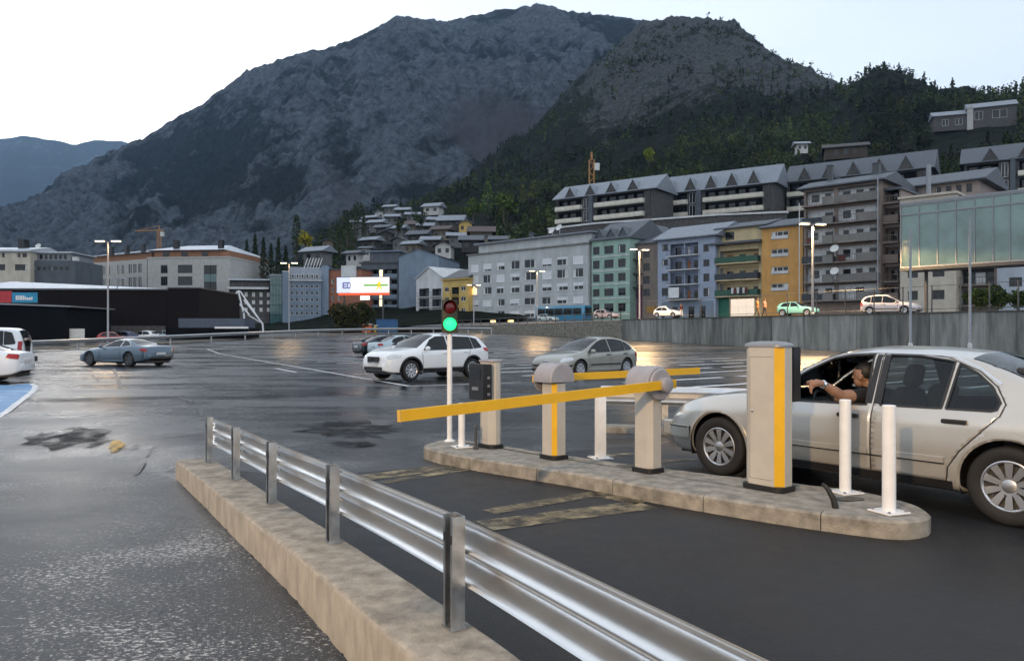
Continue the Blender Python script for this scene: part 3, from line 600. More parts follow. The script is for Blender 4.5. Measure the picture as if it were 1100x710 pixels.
def octagon(a, b, c): return [(a / 2, -b / 2 + c), (a / 2, b / 2 - c), (a / 2 - c, b / 2), (-a / 2 + c, b / 2), (-a / 2, b / 2 - c), (-a / 2, -b / 2 + c), (-a / 2 + c, -b / 2), (a / 2 - c, -b / 2)]
def rounded(a, b, c, n=3):
    out = []
    for sx, sy, t0 in ((1, 1, 0), (-1, 1, 90), (-1, -1, 180), (1, -1, 270)):
        for k in range(n + 1): t = R(t0 + 90 * k / n); out.append((sx * (a / 2 - c) + c * math.cos(t), sy * (b / 2 - c) + c * math.sin(t)))
    return out
def stand(px, py): x, y = on(px, py, IZ); return (x, y, IZ)
def machine(name, label, pos, a, b, h, stripe, cap, reader):
    t = thing(name, label, 'ticket machine', pos, LANE_ROT); c = .07
    mb = MB(); mb.prism(rounded(a + .03, b + .03, c), 0, .045); mb.build('foot', BLACK, t, smooth=40)
    mb = MB(); mb.bprism(octagon(a, b, c), .045, h, .004); mb.build('housing', MACH, t)
    if stripe:
        mb = MB(); p, q = Vector((-a / 2 + c, b / 2)), Vector((-a / 2, b / 2 - c)); d = (q - p).normalized(); nn = Vector((-1, 1)).normalized() * .003
        pts = [p - d * -.004 + nn, q - d * .004 + nn, q - d * .004 - nn, p + d * .004 - nn]; mb.prism([tuple(x) for x in pts], .05, h - .006); mb.build('yellow_stripe', YELLOW, t)
    for xa, xb, za, zb2 in ((-a / 2 + c + .012, a / 2 - c - .012, .1, .103), (-a / 2 + c + .012, a / 2 - c - .012, h - .09, h - .087), (a / 2 - c - .015, a / 2 - c - .012, .103, h - .09)):
        mb = MB(); mb.box(xa, xb, b / 2 - .002, b / 2 + .0012, za, zb2); mb.build('panel_seam', DGREY, t)
    mb = MB(); mb.lathe([(.012, b / 2), (.012, b / 2 + .005), (.004, b / 2 + .006)], 12, 'y'); mb.v = [(x + a / 2 - c - .04, y, z + h * .55) for x, y, z in mb.v]; mb.build('lock', CHROME, t)
    if cap == 'dome':
        n = 12; pr = rounded(a + .014, b + .014, c + .005, 4); vs_ = []; mb = MB()
        rings = [(1, h), (1, h + .018), (.93, h + .034), (.7, h + .046), (.35, h + .053)]; m_ = len(pr)
        for s, z in rings: vs_ += [(x * s, y * s, z) for x, y in pr]
        fs = [(r * m_ + i, r * m_ + (i + 1) % m_, (r + 1) * m_ + (i + 1) % m_, (r + 1) * m_ + i) for r in range(4) for i in range(m_)] + [list(range(4 * m_, 5 * m_)), list(range(m_))[::-1]]
        mb.add(vs_, fs); mb.build('lid', GREYM, t, smooth=35)
    else:
        mb = MB(); mb.bprism(rounded(a + .01, b + .01, c, 3), h, h + .03, .008); mb.build('lid', MACH_G, t)
    mb = MB()
    if reader > 0: mb.box(-.16, .14, b / 2 + .002, b / 2 + .13, h - .46, h - .02)
    else: mb.box(-.17, .12, -b / 2 - .12, -b / 2 - .002, h - .5, h - .0)
    rd = mb.build('reader', BLACK, t)
    s = 1 if reader > 0 else -1; mb = MB(); y0 = s * (b / 2 + .13); mb.box(-.1, .1, min(y0, y0 + s * .006), max(y0, y0 + s * .006), h - .2, h - .08); mb.build('screen', M('dark_screen', (.01, .012, .014), .15, var=.1), rd)
    mb = MB(); mb.box(-.06, .06, min(y0, y0 + s * .012), max(y0, y0 + s * .012), h - .34, h - .3); mb.build('ticket_slot', GREYM, rd)
    if reader > 0:
        for k in range(3): mb = MB(); mb.box(-.175 + .012, -.16 - .002, b / 2 + .03 + k * .001, b / 2 + .07, h - .40 + k * .1, h - .37 + k * .1); mb.build('button', GREYM, rd)
    return t
machine('ticket_machine', 'large beige ticket column with yellow stripe beside the car window', stand(826, 524.5), .40, .25, 1.295, True, 'dome', -1)
machine('ticket_machine', 'smaller beige ticket machine with black reader box near the traffic light', stand(527, 480), .3, .2, 1.06, False, 'flat', 1)

def barrier(label, pos, stripe, arm_len, side, droop, tail):
    """side -1: arm hung on the near end face, reaching left; +1: on the far end face, reaching right"""
    t = thing('barrier', label, 'barrier', pos, LANE_ROT); a, b, c, h = .25, .21, .045, .86
    mb = MB(); mb.prism(rounded(a + .03, b + .03, c), 0, .045); mb.build('foot', BLACK, t, smooth=40)
    mb = MB(); mb.bprism(octagon(a, b, c), .045, h, .004); mb.build('housing', MACH, t)
    if stripe:
        mb = MB(); p, q = Vector((-a / 2 + c, b / 2)), Vector((-a / 2, b / 2 - c)); nn = Vector((-1, 1)).normalized() * .003
        mb.prism([tuple(p + nn), tuple(q + nn), tuple(q - nn), tuple(p - nn)], .05, h - .004); mb.build('yellow_stripe', YELLOW, t)
    hd = MB(); r = .185; zc = .90; n = 18; pr = [(-r, zc - .03)] + [(-r * math.cos(math.pi * k / n), zc + r * math.sin(math.pi * k / n)) for k in range(n + 1)] + [(r, zc - .03)]
    m_ = len(pr); vs_ = []; xs = [(-.155, .93), (-.14, 1), (.14, 1), (.155, .93)]
    for x, s in xs: vs_ += [(x, y * s, zc + (z - zc) * s) for y, z in pr]
    fs = [(k * m_ + i, k * m_ + (i + 1) % m_, (k + 1) * m_ + (i + 1) % m_, (k + 1) * m_ + i) for k in range(3) for i in range(m_)] + [list(range(m_)), list(range(3 * m_, 4 * m_))[::-1]]
    hd.add(vs_, fs); head = hd.build('head', MACH_G, t, smooth=35, fix=True)
    mb = MB(); x0 = side * .157; mb.lathe([(.16, x0), (.165, x0 + side * .012), (.15, x0 + side * .03)], 28, 'x'); mb.v = [(x, y, z + zc) for x, y, z in mb.v]; mb.build('pivot_plate', MACH_G, head, smooth=35, fix=True)
    mb = MB(); x1 = side * .187; mb.lathe([(.075, x1), (.075, x1 + side * .085), (.06, x1 + side * .095)], 20, 'x'); mb.v = [(x, y, z + zc) for x, y, z in mb.v]; mb.build('hub', MACH_G, head, smooth=35, fix=True)
    arm = MB(); lo, hi = (-tail, arm_len); xa = x1 + side * .03; w = .022
    arm.prism([(xa - w, lo), (xa + w, lo), (xa + w, hi), (xa - w, hi)], -.043, .043)
    ao = arm.build('arm', YELLOW, t, (0, 0, zc))
    mb = MB(); mb.prism([(xa - w - .002, hi), (xa + w + .002, hi), (xa + w + .002, hi + .012), (xa - w - .002, hi + .012)], -.045, .045); mb.build('end_cap', M('faded_yellow_plastic', (.6, .36, .06), .6), ao)
    ao.rotation_euler = (droop, 0, 0)
    if side > 0: ao.rotation_euler = (droop, 0, math.pi); ao.location = (0, 0, zc)
    return t, ao
barrier('near boom barrier with grey domed head whose long yellow arm reaches left', stand(696, 506), False, 3.05, -1, R(-2.1), .16)
# far barrier: its arm hangs on the far face; rotated by 180 degrees its local -x side becomes the far side
def barrier2():
    t, ao = barrier('boom barrier with yellow stripe on its post and arm reaching right', stand(595, 492), True, 2.86, 1, 0, .12)
    for ch in t.children:
        if ch.name.startswith('arm'):
            ch.rotation_euler = (0, 0, math.pi); ch.location = (2 * (.187 + .03), 0, .90)
barrier2()

def bollard(label, px, py, h, r, plate=True, square=False):
    t = thing('bollard', label, 'bollard', stand(px, py), R(20), 'white bollards on the island'); mb = MB()
    if square: mb.bprism([(-r, -r), (r, -r), (r, r), (-r, r)], .012, h, .006)
    else: mb.lathe([(r, .012), (r, h - .006), (r - .006, h), (.001, h + .001)], 20)
    mb.build('post', WHITE, t, smooth=40)
    mb = MB(); s = .11; mb.bprism([(-s, -s), (s, -s), (s, s), (-s, s)], 0, .014, .003); pl_ = mb.build('base_plate', WHITE, t)
    for sx in (-1, 1):
        for sy in (-1, 1): mb = MB(); mb.lathe([(.012, 0), (.012, .012), (.004, .016)], 6); mb.v = [(x + sx * .085, y + sy * .085, z + .0142) for x, y, z in mb.v]; mb.build('bolt', GREYM, pl_)
bollard('white round bollard nearest the rounded right end of the island', 955, 550, .85, .052)
bollard('white round bollard in front of the front car door', 908, 529, .83, .050)
bollard('white square post between the two boom barriers', 645, 492, .72, .048, square=True)
bollard('thin white post beside the traffic light pole', 496, 480, .55, .042)
mb = MB(); mb.lathe([(.035, 0), (.035, .02), (.018, .03), (.02, .26), (.024, .27), (.01, .3)], 12); o = mb.build('short_post', DGREY, loc=stand(511, 482), smooth=40); tag(o, 'short dark post beside the smaller ticket machine', 'post')
tl = thing('traffic_light', 'small traffic light on a white pole showing green', 'traffic light', stand(483, 474), R(8))
mb = MB(); mb.lathe([(.034, 0), (.034, 1.5)], 16); mb.build('pole', WHITE, tl, smooth=40)
mb = MB(); mb.lathe([(.075, 0), (.075, .01), (.05, .02), (.036, .035)], 16); mb.build('base', WHITE, tl, smooth=40)
HOUS = M('olive_housing', (.022, .022, .012), .5, var=.2)
mb = MB(); mb.prism(rounded(.205, .13, .02), 1.42, 1.86); hs_ = mb.build('housing', HOUS, tl, smooth=40)
def glow(name, col, e): return M(name, col, .3, var=.0, emit=e)
for nm, z, m_ in (('red_lens', 1.76, M('red_lens_glass', (.1, .006, .008), .12, var=.1)), ('green_lens', 1.54, glow('green_signal', (.01, .5, .12), 1.5))):
    mb = MB(); mb.lathe([(.086, -.066), (.08, -.078), (.05, -.088), (.001, -.092)], 24, 'y'); mb.v = [(x, y, zz + z) for x, y, zz in mb.v]; ln = mb.build(nm, m_, hs_, smooth=60, fix=True)
    mb = MB(); pr = []
    for k in range(17):
        a_ = R(-20 + 220 * k / 16); pr.append((.098 * math.cos(a_), .098 * math.sin(a_)))
    vs_ = [(x, -.064, zz + z) for x, zz in pr] + [(x * .97, -.15, zz * .97 + z) for x, zz in pr] + [(x * .96, -.064, zz * .96 + z) for x, zz in pr] + [(x * .93, -.15, zz * .93 + z) for x, zz in pr]
    n = 17; fs = [(i, i + 1, n + i + 1, n + i) for i in range(n - 1)] + [(2 * n + i, 3 * n + i, 3 * n + i + 1, 2 * n + i + 1) for i in range(n - 1)] + [(n + i, n + i + 1, 3 * n + i + 1, 3 * n + i) for i in range(n - 1)]
    mb.add(vs_, fs); mb.build('visor', HOUS, hs_, smooth=40)

# ------------------------------------------------------------ guardrail on the other side of the exit lane
path2 = [(1.42, 12.45, .1), (2.4, 12.2, .1), (3.5, 11.8, .1), (5.2, 10.9, .1), (7.2, 9.4, .1), (9.6, 7.4, .1)]
sp2 = smooth_path(path2, 8)
g2 = thing('guardrail', 'pale guardrail across the exit lane behind the silver car', 'guardrail')
mb = MB(); mb.sweep(sp2, [(-.16, -.4), (-.16, 0), (.2, 0), (.2, -.4)]); kb = mb.build('low_kerb', CONC); tag(kb, 'low concrete kerb under the guardrail behind the silver car', 'kerb')
wp = [(a - .14, b + .12) for a, b in WPROF]
wbeam(sp2[::-1], 0, [(-a, b) for a, b in wp]).build('rail_beam', M('pale_galvanised_steel', (.62, .62, .62), .38, metal=.7, var=.1), g2, smooth=28, fix=True)
for x, y, z in path2: mb = MB(); mb.box(-.05, .05, .05, .11, 0, .58); mb.build('post', GALV_D, g2, (x, y, z), R(-20))
mb = MB(); mb.box(-.05, .05, -.03, -.005, .36, .45); mb.build('reflector', M('amber_reflector', (.6, .16, .02), .3), g2, (3.12, 11.75, .1), R(-18))

# ------------------------------------------------------------ lamp posts
LAMP_GLOW = glow('lamp_glow', (1., .74, .4), 3.2)
def lamp(label, px, y, py_top, lit=True, power=0, heads=2, rot=0., zb=None, r=.09, sc=1., xy=None):
    x = at(px, y) if xy is None else xy[0]; y = y if xy is None else xy[1]; z0 = gz(x, y) if zb is None else zb; top = zpx(py_top, y) if xy is None else py_top
    t = thing('street_lamp', label, 'street lamp', (x, y, z0), rot, 'lamp posts'); h = top - z0
    mb = MB(); mb.lathe([(r * 1.8, 0), (r * 1.8, .25), (r * 1.1, .3), (r * .7, h - .1)], 10); mb.build('pole', GREYM, t, smooth=50)
    for s in ((-1, 1) if heads == 2 else (1,)):
        mb = MB(); mb.tube([(0, 0, h - .12), (s * .3 * sc, 0, h), (s * .5 * sc, 0, h)], .05, 6); ar = mb.build('arm', GREYM, t)
        mb = MB(); x0, x1 = sorted((s * .35 * sc, s * 1.25 * sc)); mb.bprism([(x0, -.22 * sc), (x1, -.22 * sc), (x1, .22 * sc), (x0, .22 * sc)], h - .02, h + .12, .04); hd = mb.build('lamp_head', GREYM, t)
        mb = MB(); mb.box(x0 + .06, x1 - .06, -.18 * sc, .18 * sc, h - .07, h - .022); mb.build('lens', LAMP_GLOW if lit else WHITE_D, hd)
        if power:
            ld = bpy.data.lights.new('lamp_light', 'SPOT'); ld.energy = power; ld.color = (1, .64, .3); ld.spot_size = R(165); ld.spot_blend = .12; ld.shadow_soft_size = .2
            lo = bpy.data.objects.new('lamp_light', ld); COL.objects.link(lo); lo.parent = t; lo.location = (s * .8 * sc, 0, h - .12)
    return t
lamp('tall lit twin-headed lamp post by the dark shop, leftmost of all lamps', 116, 76, 259, True, 300, 2, 0)
lamp('shorter unlit twin-headed lamp post beside the tall left lamp', 126, 104, 298.5, False, 0, 2, 0)
lamp('unlit lamp post in front of the low dark wing of the shop', 207, 112, 315.5, False, 0, 2, 0, r=.1)
lamp('lit lamp post in front of the blue-grey hotel', 310.5, 112, 282.5, True, 200, 2, 0)
lamp('lit lamp post in front of the long grey apartment block', 577, 118, 291, True, 500, 2, R(10), zb=2.9)
lamp('lit lamp post at the left corner of the long grey apartment block', 509, 135, 306, True, 200, 2, R(10), zb=2.9)
lamp('lit lamp post between the green and the blue apartment house', 687, 92, 268, True, 2000, 2, R(20), zb=3.05)
lamp('tall brightly lit lamp post in front of the brown balcony block', 873, 66, 240.5, True, 3800, 2, R(15), zb=3.05, r=.1)
lamp('lamp post behind the photographer whose light falls on the silver car', 0, 0, 8.4, True, 5600, 2, R(60), xy=(-10.3, -12.9), zb=0)
for px, y, top, lab in ((978, 46, 246, 'slim unlit steel pole standing before the left end of the glass front'), (1042, 46, 232, 'slim steel pole standing before the middle of the glass front')):
    x = at(px, y); t = thing('steel_pole', lab, 'pole', (x, y, 0)); h = zpx(top, y)
    mb = MB(); mb.lathe([(.11, .35), (.075, .4), (.06, h)], 10); mb.build('pole', GREYM, t, smooth=50); mb = MB(); mb.lathe([(.16, 0), (.16, .05), (.125, .06), (.125, .9), (.1, 1.)], 12); mb.build('base', WHITE_D, t, smooth=50)
# guardrail along the far left edge of the lot
pth = [(-52, 52), (-42, 60), (-36, 72), (-31, 90), (-26, 104), (-18, 113), (-9, 117), (-3, 113)]
pth = [(x, y, gz(x, y)) for x, y in pth]; sp3 = smooth_path(pth, 6)
g3 = thing('guardrail', 'long dull guardrail along the far left edge of the parking lot', 'guardrail')
wbeam(sp3, .28, [(a * 1.3, b * 1.15) for a, b in WPROF]).build('rail_beam', GALV_D, g3, smooth=28, fix=True)
for i in range(0, len(sp3), 2): mb = MB(); mb.box(-.06, .06, -.06, .06, -.2, .85); mb.build('post', GALV_D, g3, sp3[i])
verge = [(p[0] - .3, p[1] - .2) for p in pth] + [(p[0] - 2, p[1] + 6) for p in pth[::-1]]
sheet('verge', verge, M('dry_verge', (.1, .085, .06), .95, var=.4, vs_=2), None, .02, 4, ground_z, 'structure')
# ------------------------------------------------------------ vehicles
def pchip(pts):
    x = np.array([p[0] for p in pts], float); y = np.array([p[1] for p in pts], float); o = np.argsort(x); x, y = x[o], y[o]
    h = np.diff(x); d = np.diff(y) / h; m = np.zeros_like(y); m[0], m[-1] = d[0], d[-1]
    for i in range(1, len(x) - 1):
        if d[i - 1] * d[i] > 0: w1, w2 = 2 * h[i] + h[i - 1], h[i] + 2 * h[i - 1]; m[i] = (w1 + w2) / (w1 / d[i - 1] + w2 / d[i])
    def f(q):
        q = np.clip(np.asarray(q, float), x[0], x[-1]); i = np.clip(np.searchsorted(x, q) - 1, 0, len(x) - 2); t = (q - x[i]) / h[i]
        return (2 * t ** 3 - 3 * t ** 2 + 1) * y[i] + (t ** 3 - 2 * t ** 2 + t) * h[i] * m[i] + (-2 * t ** 3 + 3 * t ** 2) * y[i + 1] + (t ** 3 - t ** 2) * h[i] * m[i + 1]
    return f
class Shell:
    """Body surface: half cross-sections along the length; point(x, j) with j running from the sill up to the roof centre."""
    RAD = [0, .05, .14, .05, .045, .075, .3, 0]; NS = [2, 3, 5, 3, 7, 4, 5]; NF = 4
    def __init__(s, sp):
        s.sp = sp; s.x0, s.x1 = sp['x0'], sp['x1']; s.top = pchip(sp['top']); s.belt = pchip(sp['belt']); s.low = pchip(sp['low']); s.W = sp['W'] / 2; s.H = sp['H']
        s.plan = pchip(sp['plan']); j = 0; s.jseg = []
        for i, n in enumerate(s.NS): s.jseg.append(j); j += n + (s.NF if i < len(s.NS) - 1 else 0)
        s.J = j; s.jA = s.jseg[5] - 1; s.jmax = s.J - 1
    def ctrl(s, x):
        top = s.top(x); b = np.minimum(s.belt(x), top - .045); lo = s.low(x); w = s.W * s.plan(x); bl = s.belt(x)
        g = np.clip((top - bl) / (s.H - bl), 0, 1); yr = w * .84 * (1 - g) + np.minimum(s.sp['roofw'] / 2, w * .9) * g
        crown = .018 + .05 * g; hi = np.maximum(b - lo, .08)
        P = np.zeros(x.shape + (8, 2))
        P[..., 0, :] = np.stack([w * .80, lo], -1); P[..., 1, :] = np.stack([w * .955, lo + .02], -1); P[..., 2, :] = np.stack([w * 1.0, lo + hi * .42], -1)
        P[..., 3, :] = np.stack([w * .985, lo + hi * .86], -1); P[..., 4, :] = np.stack([w * (.93 - .02 * (1 - g)), b], -1)
        P[..., 5, :] = np.stack([yr, top - crown], -1); P[..., 6, :] = np.stack([yr * .5, top - crown * .18], -1); P[..., 7, :] = np.stack([yr * 0, top], -1); return P
    def curve(s, x):
        P = s.ctrl(x); out = []; n = 8
        for i in range(n - 1):
            a, b = P[..., i, :], P[..., i + 1, :]; d = b - a; L = np.linalg.norm(d, axis=-1, keepdims=True) + 1e-9; u = d / L
            ra = np.minimum(s.RAD[i], .45 * L); rb = np.minimum(s.RAD[i + 1], .45 * L); A = a + u * ra; B = b - u * rb
            for k in range(s.NS[i]): t = k / (s.NS[i] - 1) ; out.append(A + (B - A) * t)
            if i < n - 2:
                c = P[..., i + 2, :]; d2 = c - b; L2 = np.linalg.norm(d2, axis=-1, keepdims=True) + 1e-9; rn = np.minimum(s.RAD[i + 1], .45 * L2); C2 = b + d2 / L2 * rn
                for k in range(1, s.NF + 1): t = k / (s.NF + 1); out.append((1 - t) ** 2 * B + 2 * t * (1 - t) * b + t * t * C2)
        return np.stack(out, -2)
    def pts(s, x, j):
        x = np.atleast_1d(np.asarray(x, float)); j = np.clip(np.atleast_1d(np.asarray(j, float)), 0, s.jmax); c = s.curve(x); i = np.minimum(j.astype(int), s.jmax - 1); f = (j - i)[:, None]; r = np.arange(len(x))
        yz = c[r, i] * (1 - f) + c[r, i + 1] * f; return np.column_stack([x, yz])
    def inv(s, x, z):                                  # j of the side surface at height z
        x = np.atleast_1d(np.asarray(x, float)); z = np.atleast_1d(np.asarray(z, float)); c = s.curve(x)[:, :s.jA + 1, 1]; c = np.maximum.accumulate(c, 1); out = np.zeros(len(x))
        for k in range(len(x)): out[k] = np.interp(z[k], c[k] + np.arange(c.shape[1]) * 1e-6, np.arange(c.shape[1]))
        return out
    def nrm(s, x, j):
        e = .01; a = s.pts(np.asarray(x) + e, j) - s.pts(np.asarray(x) - e, j); b = s.pts(x, np.asarray(j) + .2) - s.pts(x, np.asarray(j) - .2); n = np.cross(a, b); n /= (np.linalg.norm(n, axis=1, keepdims=True) + 1e-9)
        n[n[:, 1] < -.2] *= -1; return n
def dens(poly, st=.05, closed=True):
    out = []; n = len(poly)
    for i in range(n if closed else n - 1):
        a, b = np.array(poly[i], float), np.array(poly[(i + 1) % n], float); m = max(1, int(np.linalg.norm((b - a) * np.array([1, 1])) / st)); out += [tuple(a + (b - a) * t / m) for t in range(m)]
    if not closed: out.append(tuple(poly[-1]))
    return out
JS = .045                                              # one j step in metres, for the plane triangulation
def car(name, label, sp, loc, heading, paint, res=.06, group=None, open_left=None, interior=False, rim=None, glass=None, cat='car'):
    S = Shell(sp); t = thing(name, label, cat, loc, heading, group); glass = glass or MATS['car_glass']; rim = rim or ALLOY; wr = sp['wr']; wb = sp['wb']; tw = sp.get('tw', .2)
    regs = []                                           # (name, polygon in (x, j*JS))
    def side(poly, st=.05): p = dens(poly, st); a = np.array(p); j = S.inv(a[:, 0], a[:, 1]); return [(x, jj * JS) for x, jj in zip(a[:, 0], j)]
    ar = sp.get('arch', wr + .055)
    for ax in (0, wb):
        c = [(ax + ar * math.cos(q), wr + .01 + ar * math.sin(q)) for q in np.linspace(math.pi + .5, -.5, 26)]; c = [(x, max(z, float(S.low(x)) - .02)) for x, z in c]
        a = np.array(c); j = S.inv(a[:, 0], a[:, 1]); p = [(x, max(0, jj * JS)) for x, jj in zip(a[:, 0], j)]; p[0] = (p[0][0], 0.); p[-1] = (p[-1][0], 0.); regs.append(('arch', p))
    for nm, poly in sp['dlo']: regs.append(('window:' + nm, side(poly)))
    ws0, ws1 = sp['screen']; jl = (S.jA + 1.2) * JS; je = S.jmax * JS
    def topreg(a, b): return dens([(a, jl), (b, jl), (b - .0, je), (a + (.05 if a > b else -.05), je)][::1], .06)
    regs.append(('windscreen', topreg(ws0, ws1)))
    if sp.get('rear'): regs.append(('rear_window', topreg(*sp['rear'])))
    for nm, poly in sp.get('doors', []): regs.append((nm, side(poly)))
    xs = np.unique(np.concatenate([np.linspace(S.x0, S.x0 + .12, 8), np.arange(S.x0 + .12, S.x1 - .12, res), np.linspace(S.x1 - .12, S.x1, 8)])); jstep = 1 if res < .09 else 2
    js = np.unique(np.append(np.arange(0, S.jmax, jstep), S.jmax)); P2 = [Vector((x, j * JS)) for x in xs for j in js]; E = []
    for nm, p in regs:
        k = len(P2); P2 += [Vector(q) for q in p]; E += [(k + i, k + (i + 1) % len(p)) for i in range(len(p))]
    v, e, f, *_ = delaunay_2d_cdt(P2, E, [], 0, 1e-5)
    A = np.array([(q.x, q.y) for q in v]); P3 = S.pts(A[:, 0], A[:, 1] / JS); P3m = P3 * [1, -1, 1]
    bins = {}
    boxes = [(nm, p, min(q[0] for q in p), max(q[0] for q in p), min(q[1] for q in p), max(q[1] for q in p)) for nm, p in regs]
    for tri in f:
        c = A[list(tri)].mean(0); key = 'body'
        for nm, p, a0, a1, b0, b1 in boxes:
            if a0 <= c[0] <= a1 and b0 <= c[1] <= b1 and inside(c, p): key = nm; break
        if key != 'arch': bins.setdefault(key, []).append(list(tri))
    def put(key, nm, mats, parent, mirror, both=False, shrink=0., thick=0.):
        Vv, Ff = [], []
        for src, mir in (((P3, False), (P3m, True)) if both else (((P3m, True),) if mirror else ((P3, False),))):
            used = sorted({i for tr in bins[key] for i in tr}); mp = {u: n + len(Vv) for n, u in enumerate(used)}; Q = src[used].copy()
            if shrink: Q -= S.nrm(A[used, 0], A[used, 1] / JS) * (np.array([1, -1, 1]) if mir else 1) * shrink
            Vv += Q.tolist(); Ff += [[mp[i] for i in (tr[::-1] if not mir else tr)] for tr in bins[key]]
        return Vv, Ff
    Vv, Ff = put('body', 'body', paint, t, False, True)
    for xe, sgn in ((S.x0, -1), (S.x1, 1)):             # nose and tail faces
        c = S.curve(np.array([xe]))[0]; ring = [(xe, y, z) for y, z in c] + [(xe, -y, z) for y, z in c[::-1][1:]]; k = len(Vv); cz = c[:, 1].mean()
        r2 = [(xe + sgn * .025, y * .93, cz + (z - cz) * .9) for _, y, z in ring]; Vv += ring + r2 + [(xe + sgn * .03, 0, cz)]; n = len(ring)
        for i in range(n): q = (i + 1) % n; Ff += [[k + i, k + q, k + n + q, k + n + i], [k + n + i, k + n + q, k + 2 * n]]
    mb = MB(); mb.v = Vv; mb.f = Ff; mb.mi = [0] * len(Ff); body = mb.build('body', [paint, BLACK], t, smooth=38, fix=True)
    so = body.modifiers.new('shell', 'SOLIDIFY'); so.thickness = .018; so.offset = -1; so.material_offset = 1; so.material_offset_rim = 0
    doors = {}
    for nm, _ in sp.get('doors', []):
        if nm in bins:
            for mir in (False, True):
                Vd, Fd = put(nm, nm, paint, t, mir); mb = MB(); mb.v = Vd; mb.f = Fd; mb.mi = [0] * len(Fd); d = mb.build('door', [paint, BLACK], t, smooth=38); so = d.modifiers.new('shell', 'SOLIDIFY'); so.thickness = .018; so.offset = -1; so.material_offset = 1; so.material_offset_rim = 0; doors[nm, mir] = d
    for key in [k_ for k_ in bins if k_.startswith('window:')]:
        for mir in (False, True):
            if open_left == key[7:] and not mir: continue
            Vd, Fd = put(key, 'window', glass, t, mir, shrink=.008); mb = MB(); mb.v = Vd; mb.f = Fd; mb.mi = [0] * len(Fd); mb.build('window', glass, doors.get((sp.get('wdoor', {}).get(key[7:]), mir), t), smooth=60)
    for key in ('windscreen', 'rear_window'):
        if key in bins: Vd, Fd = put(key, key, glass, t, False, True, shrink=.006); mb = MB(); mb.v = Vd; mb.f = Fd; mb.mi = [0] * len(Fd); mb.build(key, glass, t, smooth=60, fix=True)
    # ribbons and patches lying on the body
    def ribbon(nm, pts, w, mat, off=.004, mirror=True, parent=None, closed=False, depth=.0):
        pts = dens(pts, .04, closed); a = np.array(pts); a = np.vstack([a, a[:1]]) if closed else a; j = S.inv(a[:, 0], a[:, 1]); p = S.pts(a[:, 0], j); n = S.nrm(a[:, 0], j)
        tg = np.gradient(p, axis=0); b = np.cross(n, tg); b /= (np.linalg.norm(b, axis=1, keepdims=True) + 1e-9); L_ = len(p)
        q = np.concatenate([p + b * w / 2 + n * off, p - b * w / 2 + n * off, p + b * w / 2 - n * .004, p - b * w / 2 - n * .004]); mb = MB(); fs = []
        for i in range(L_ - 1): fs += [(i, i + 1, L_ + i + 1, L_ + i), (i, 2 * L_ + i, 2 * L_ + i + 1, i + 1), (L_ + i, L_ + i + 1, 3 * L_ + i + 1, 3 * L_ + i)]
        for sgn in ((1, -1) if mirror else (1,)): mb = MB(); mb.add((q * [1, sgn, 1]).tolist(), fs); mb.build(nm, mat, parent or t, smooth=40)
    def patch(nm, poly, mat, off=.006, parent=None, sub=.03):
        pr = side(poly, .03); g = [Vector((x, y)) for x in np.arange(min(p[0] for p in pr), max(p[0] for p in pr), sub) for y in np.arange(min(p[1] for p in pr), max(p[1] for p in pr), sub) if inside((x, y), pr)]
        v2, e2, f2, *_ = delaunay_2d_cdt([Vector(p) for p in pr] + g, [(i, (i + 1) % len(pr)) for i in range(len(pr))], [], 1, 1e-5); a = np.array([(q.x, q.y) for q in v2]); p = S.pts(a[:, 0], a[:, 1] / JS) + S.nrm(a[:, 0], a[:, 1] / JS) * off
        for sgn in (1, -1): mb = MB(); mb.add((p * [1, sgn, 1]).tolist(), [list(q) for q in f2]); mb.build(nm, mat, parent or t, smooth=60)
    for pts in sp.get('seams', []): ribbon('seam', pts, .009, BLACK, .0015)
    for nm, poly in sp['dlo']: ribbon('window_trim', poly, sp.get('trimw', .022), sp.get('trim', BLACK), .004, closed=True)
    for nm, pts, w, mat, off in sp.get('ribbons', []): ribbon(nm, pts, w, mat, off)
    for nm, poly, mat in sp.get('patches', []): patch(nm, poly, mat)
    for hx, hz in sp.get('handles', []):
        j = S.inv([hx], [hz]); p = S.pts([hx], j)[0]
        for sgn in (1, -1):
            mb = MB(); y = p[1]; mb.bprism([(hx - .1, y - .01), (hx + .1, y - .01), (hx + .1, y + .03), (hx - .1, y + .03)], hz - .018, hz + .018, .008)
            if sgn < 0: mb.v = [(a, -b, c) for a, b, c in mb.v]
            par = None
            for dn, poly in sp.get('doors', []):
                if inside((hx, hz), poly): par = doors.get((dn, sgn < 0))
            mb.build('handle', sp.get('handle_mat', BLACK), par or t)
    for bx in sp.get('boxes', []):                      # (name, x0,x1,y0,y1,z0,z1, mat, mirrored)
        nm, x0, x1, y0, y1, z0, z1, mat, mir = bx
        for sgn in ((1, -1) if mir else (1,)): mb = MB(); ya, yb = sorted((y0 * sgn, y1 * sgn)); mb.bprism([(x0, ya), (x1, ya), (x1, yb), (x0, yb)], z0, z1, min(.015, (x1 - x0) * .3, (z1 - z0) * .3)); mb.build(nm, mat, t)
    if sp.get('mirror'):
        mx, mz = sp['mirror']
        for sgn in (1, -1):
            mb = MB(); y = S.W * .97; mb.sphere((mx, sgn * (y + .06), mz), (.07, .11, .075), 12, 8); mb.box(mx - .02, mx + .02, min(sgn * (y - .08), sgn * y), max(sgn * (y - .08), sgn * y), mz - .06, mz - .03); mb.build('wing_mirror', sp.get('mirror_mat', paint), t, smooth=50)
    # floor pan closing the underside
    mb = MB(); mb.box(S.x0 + .15, S.x1 - .15, -S.W * .72, S.W * .72, float(S.low(wb / 2)) - .02, float(S.low(wb / 2)) + .1); mb.build('underbody', BLACK, t)
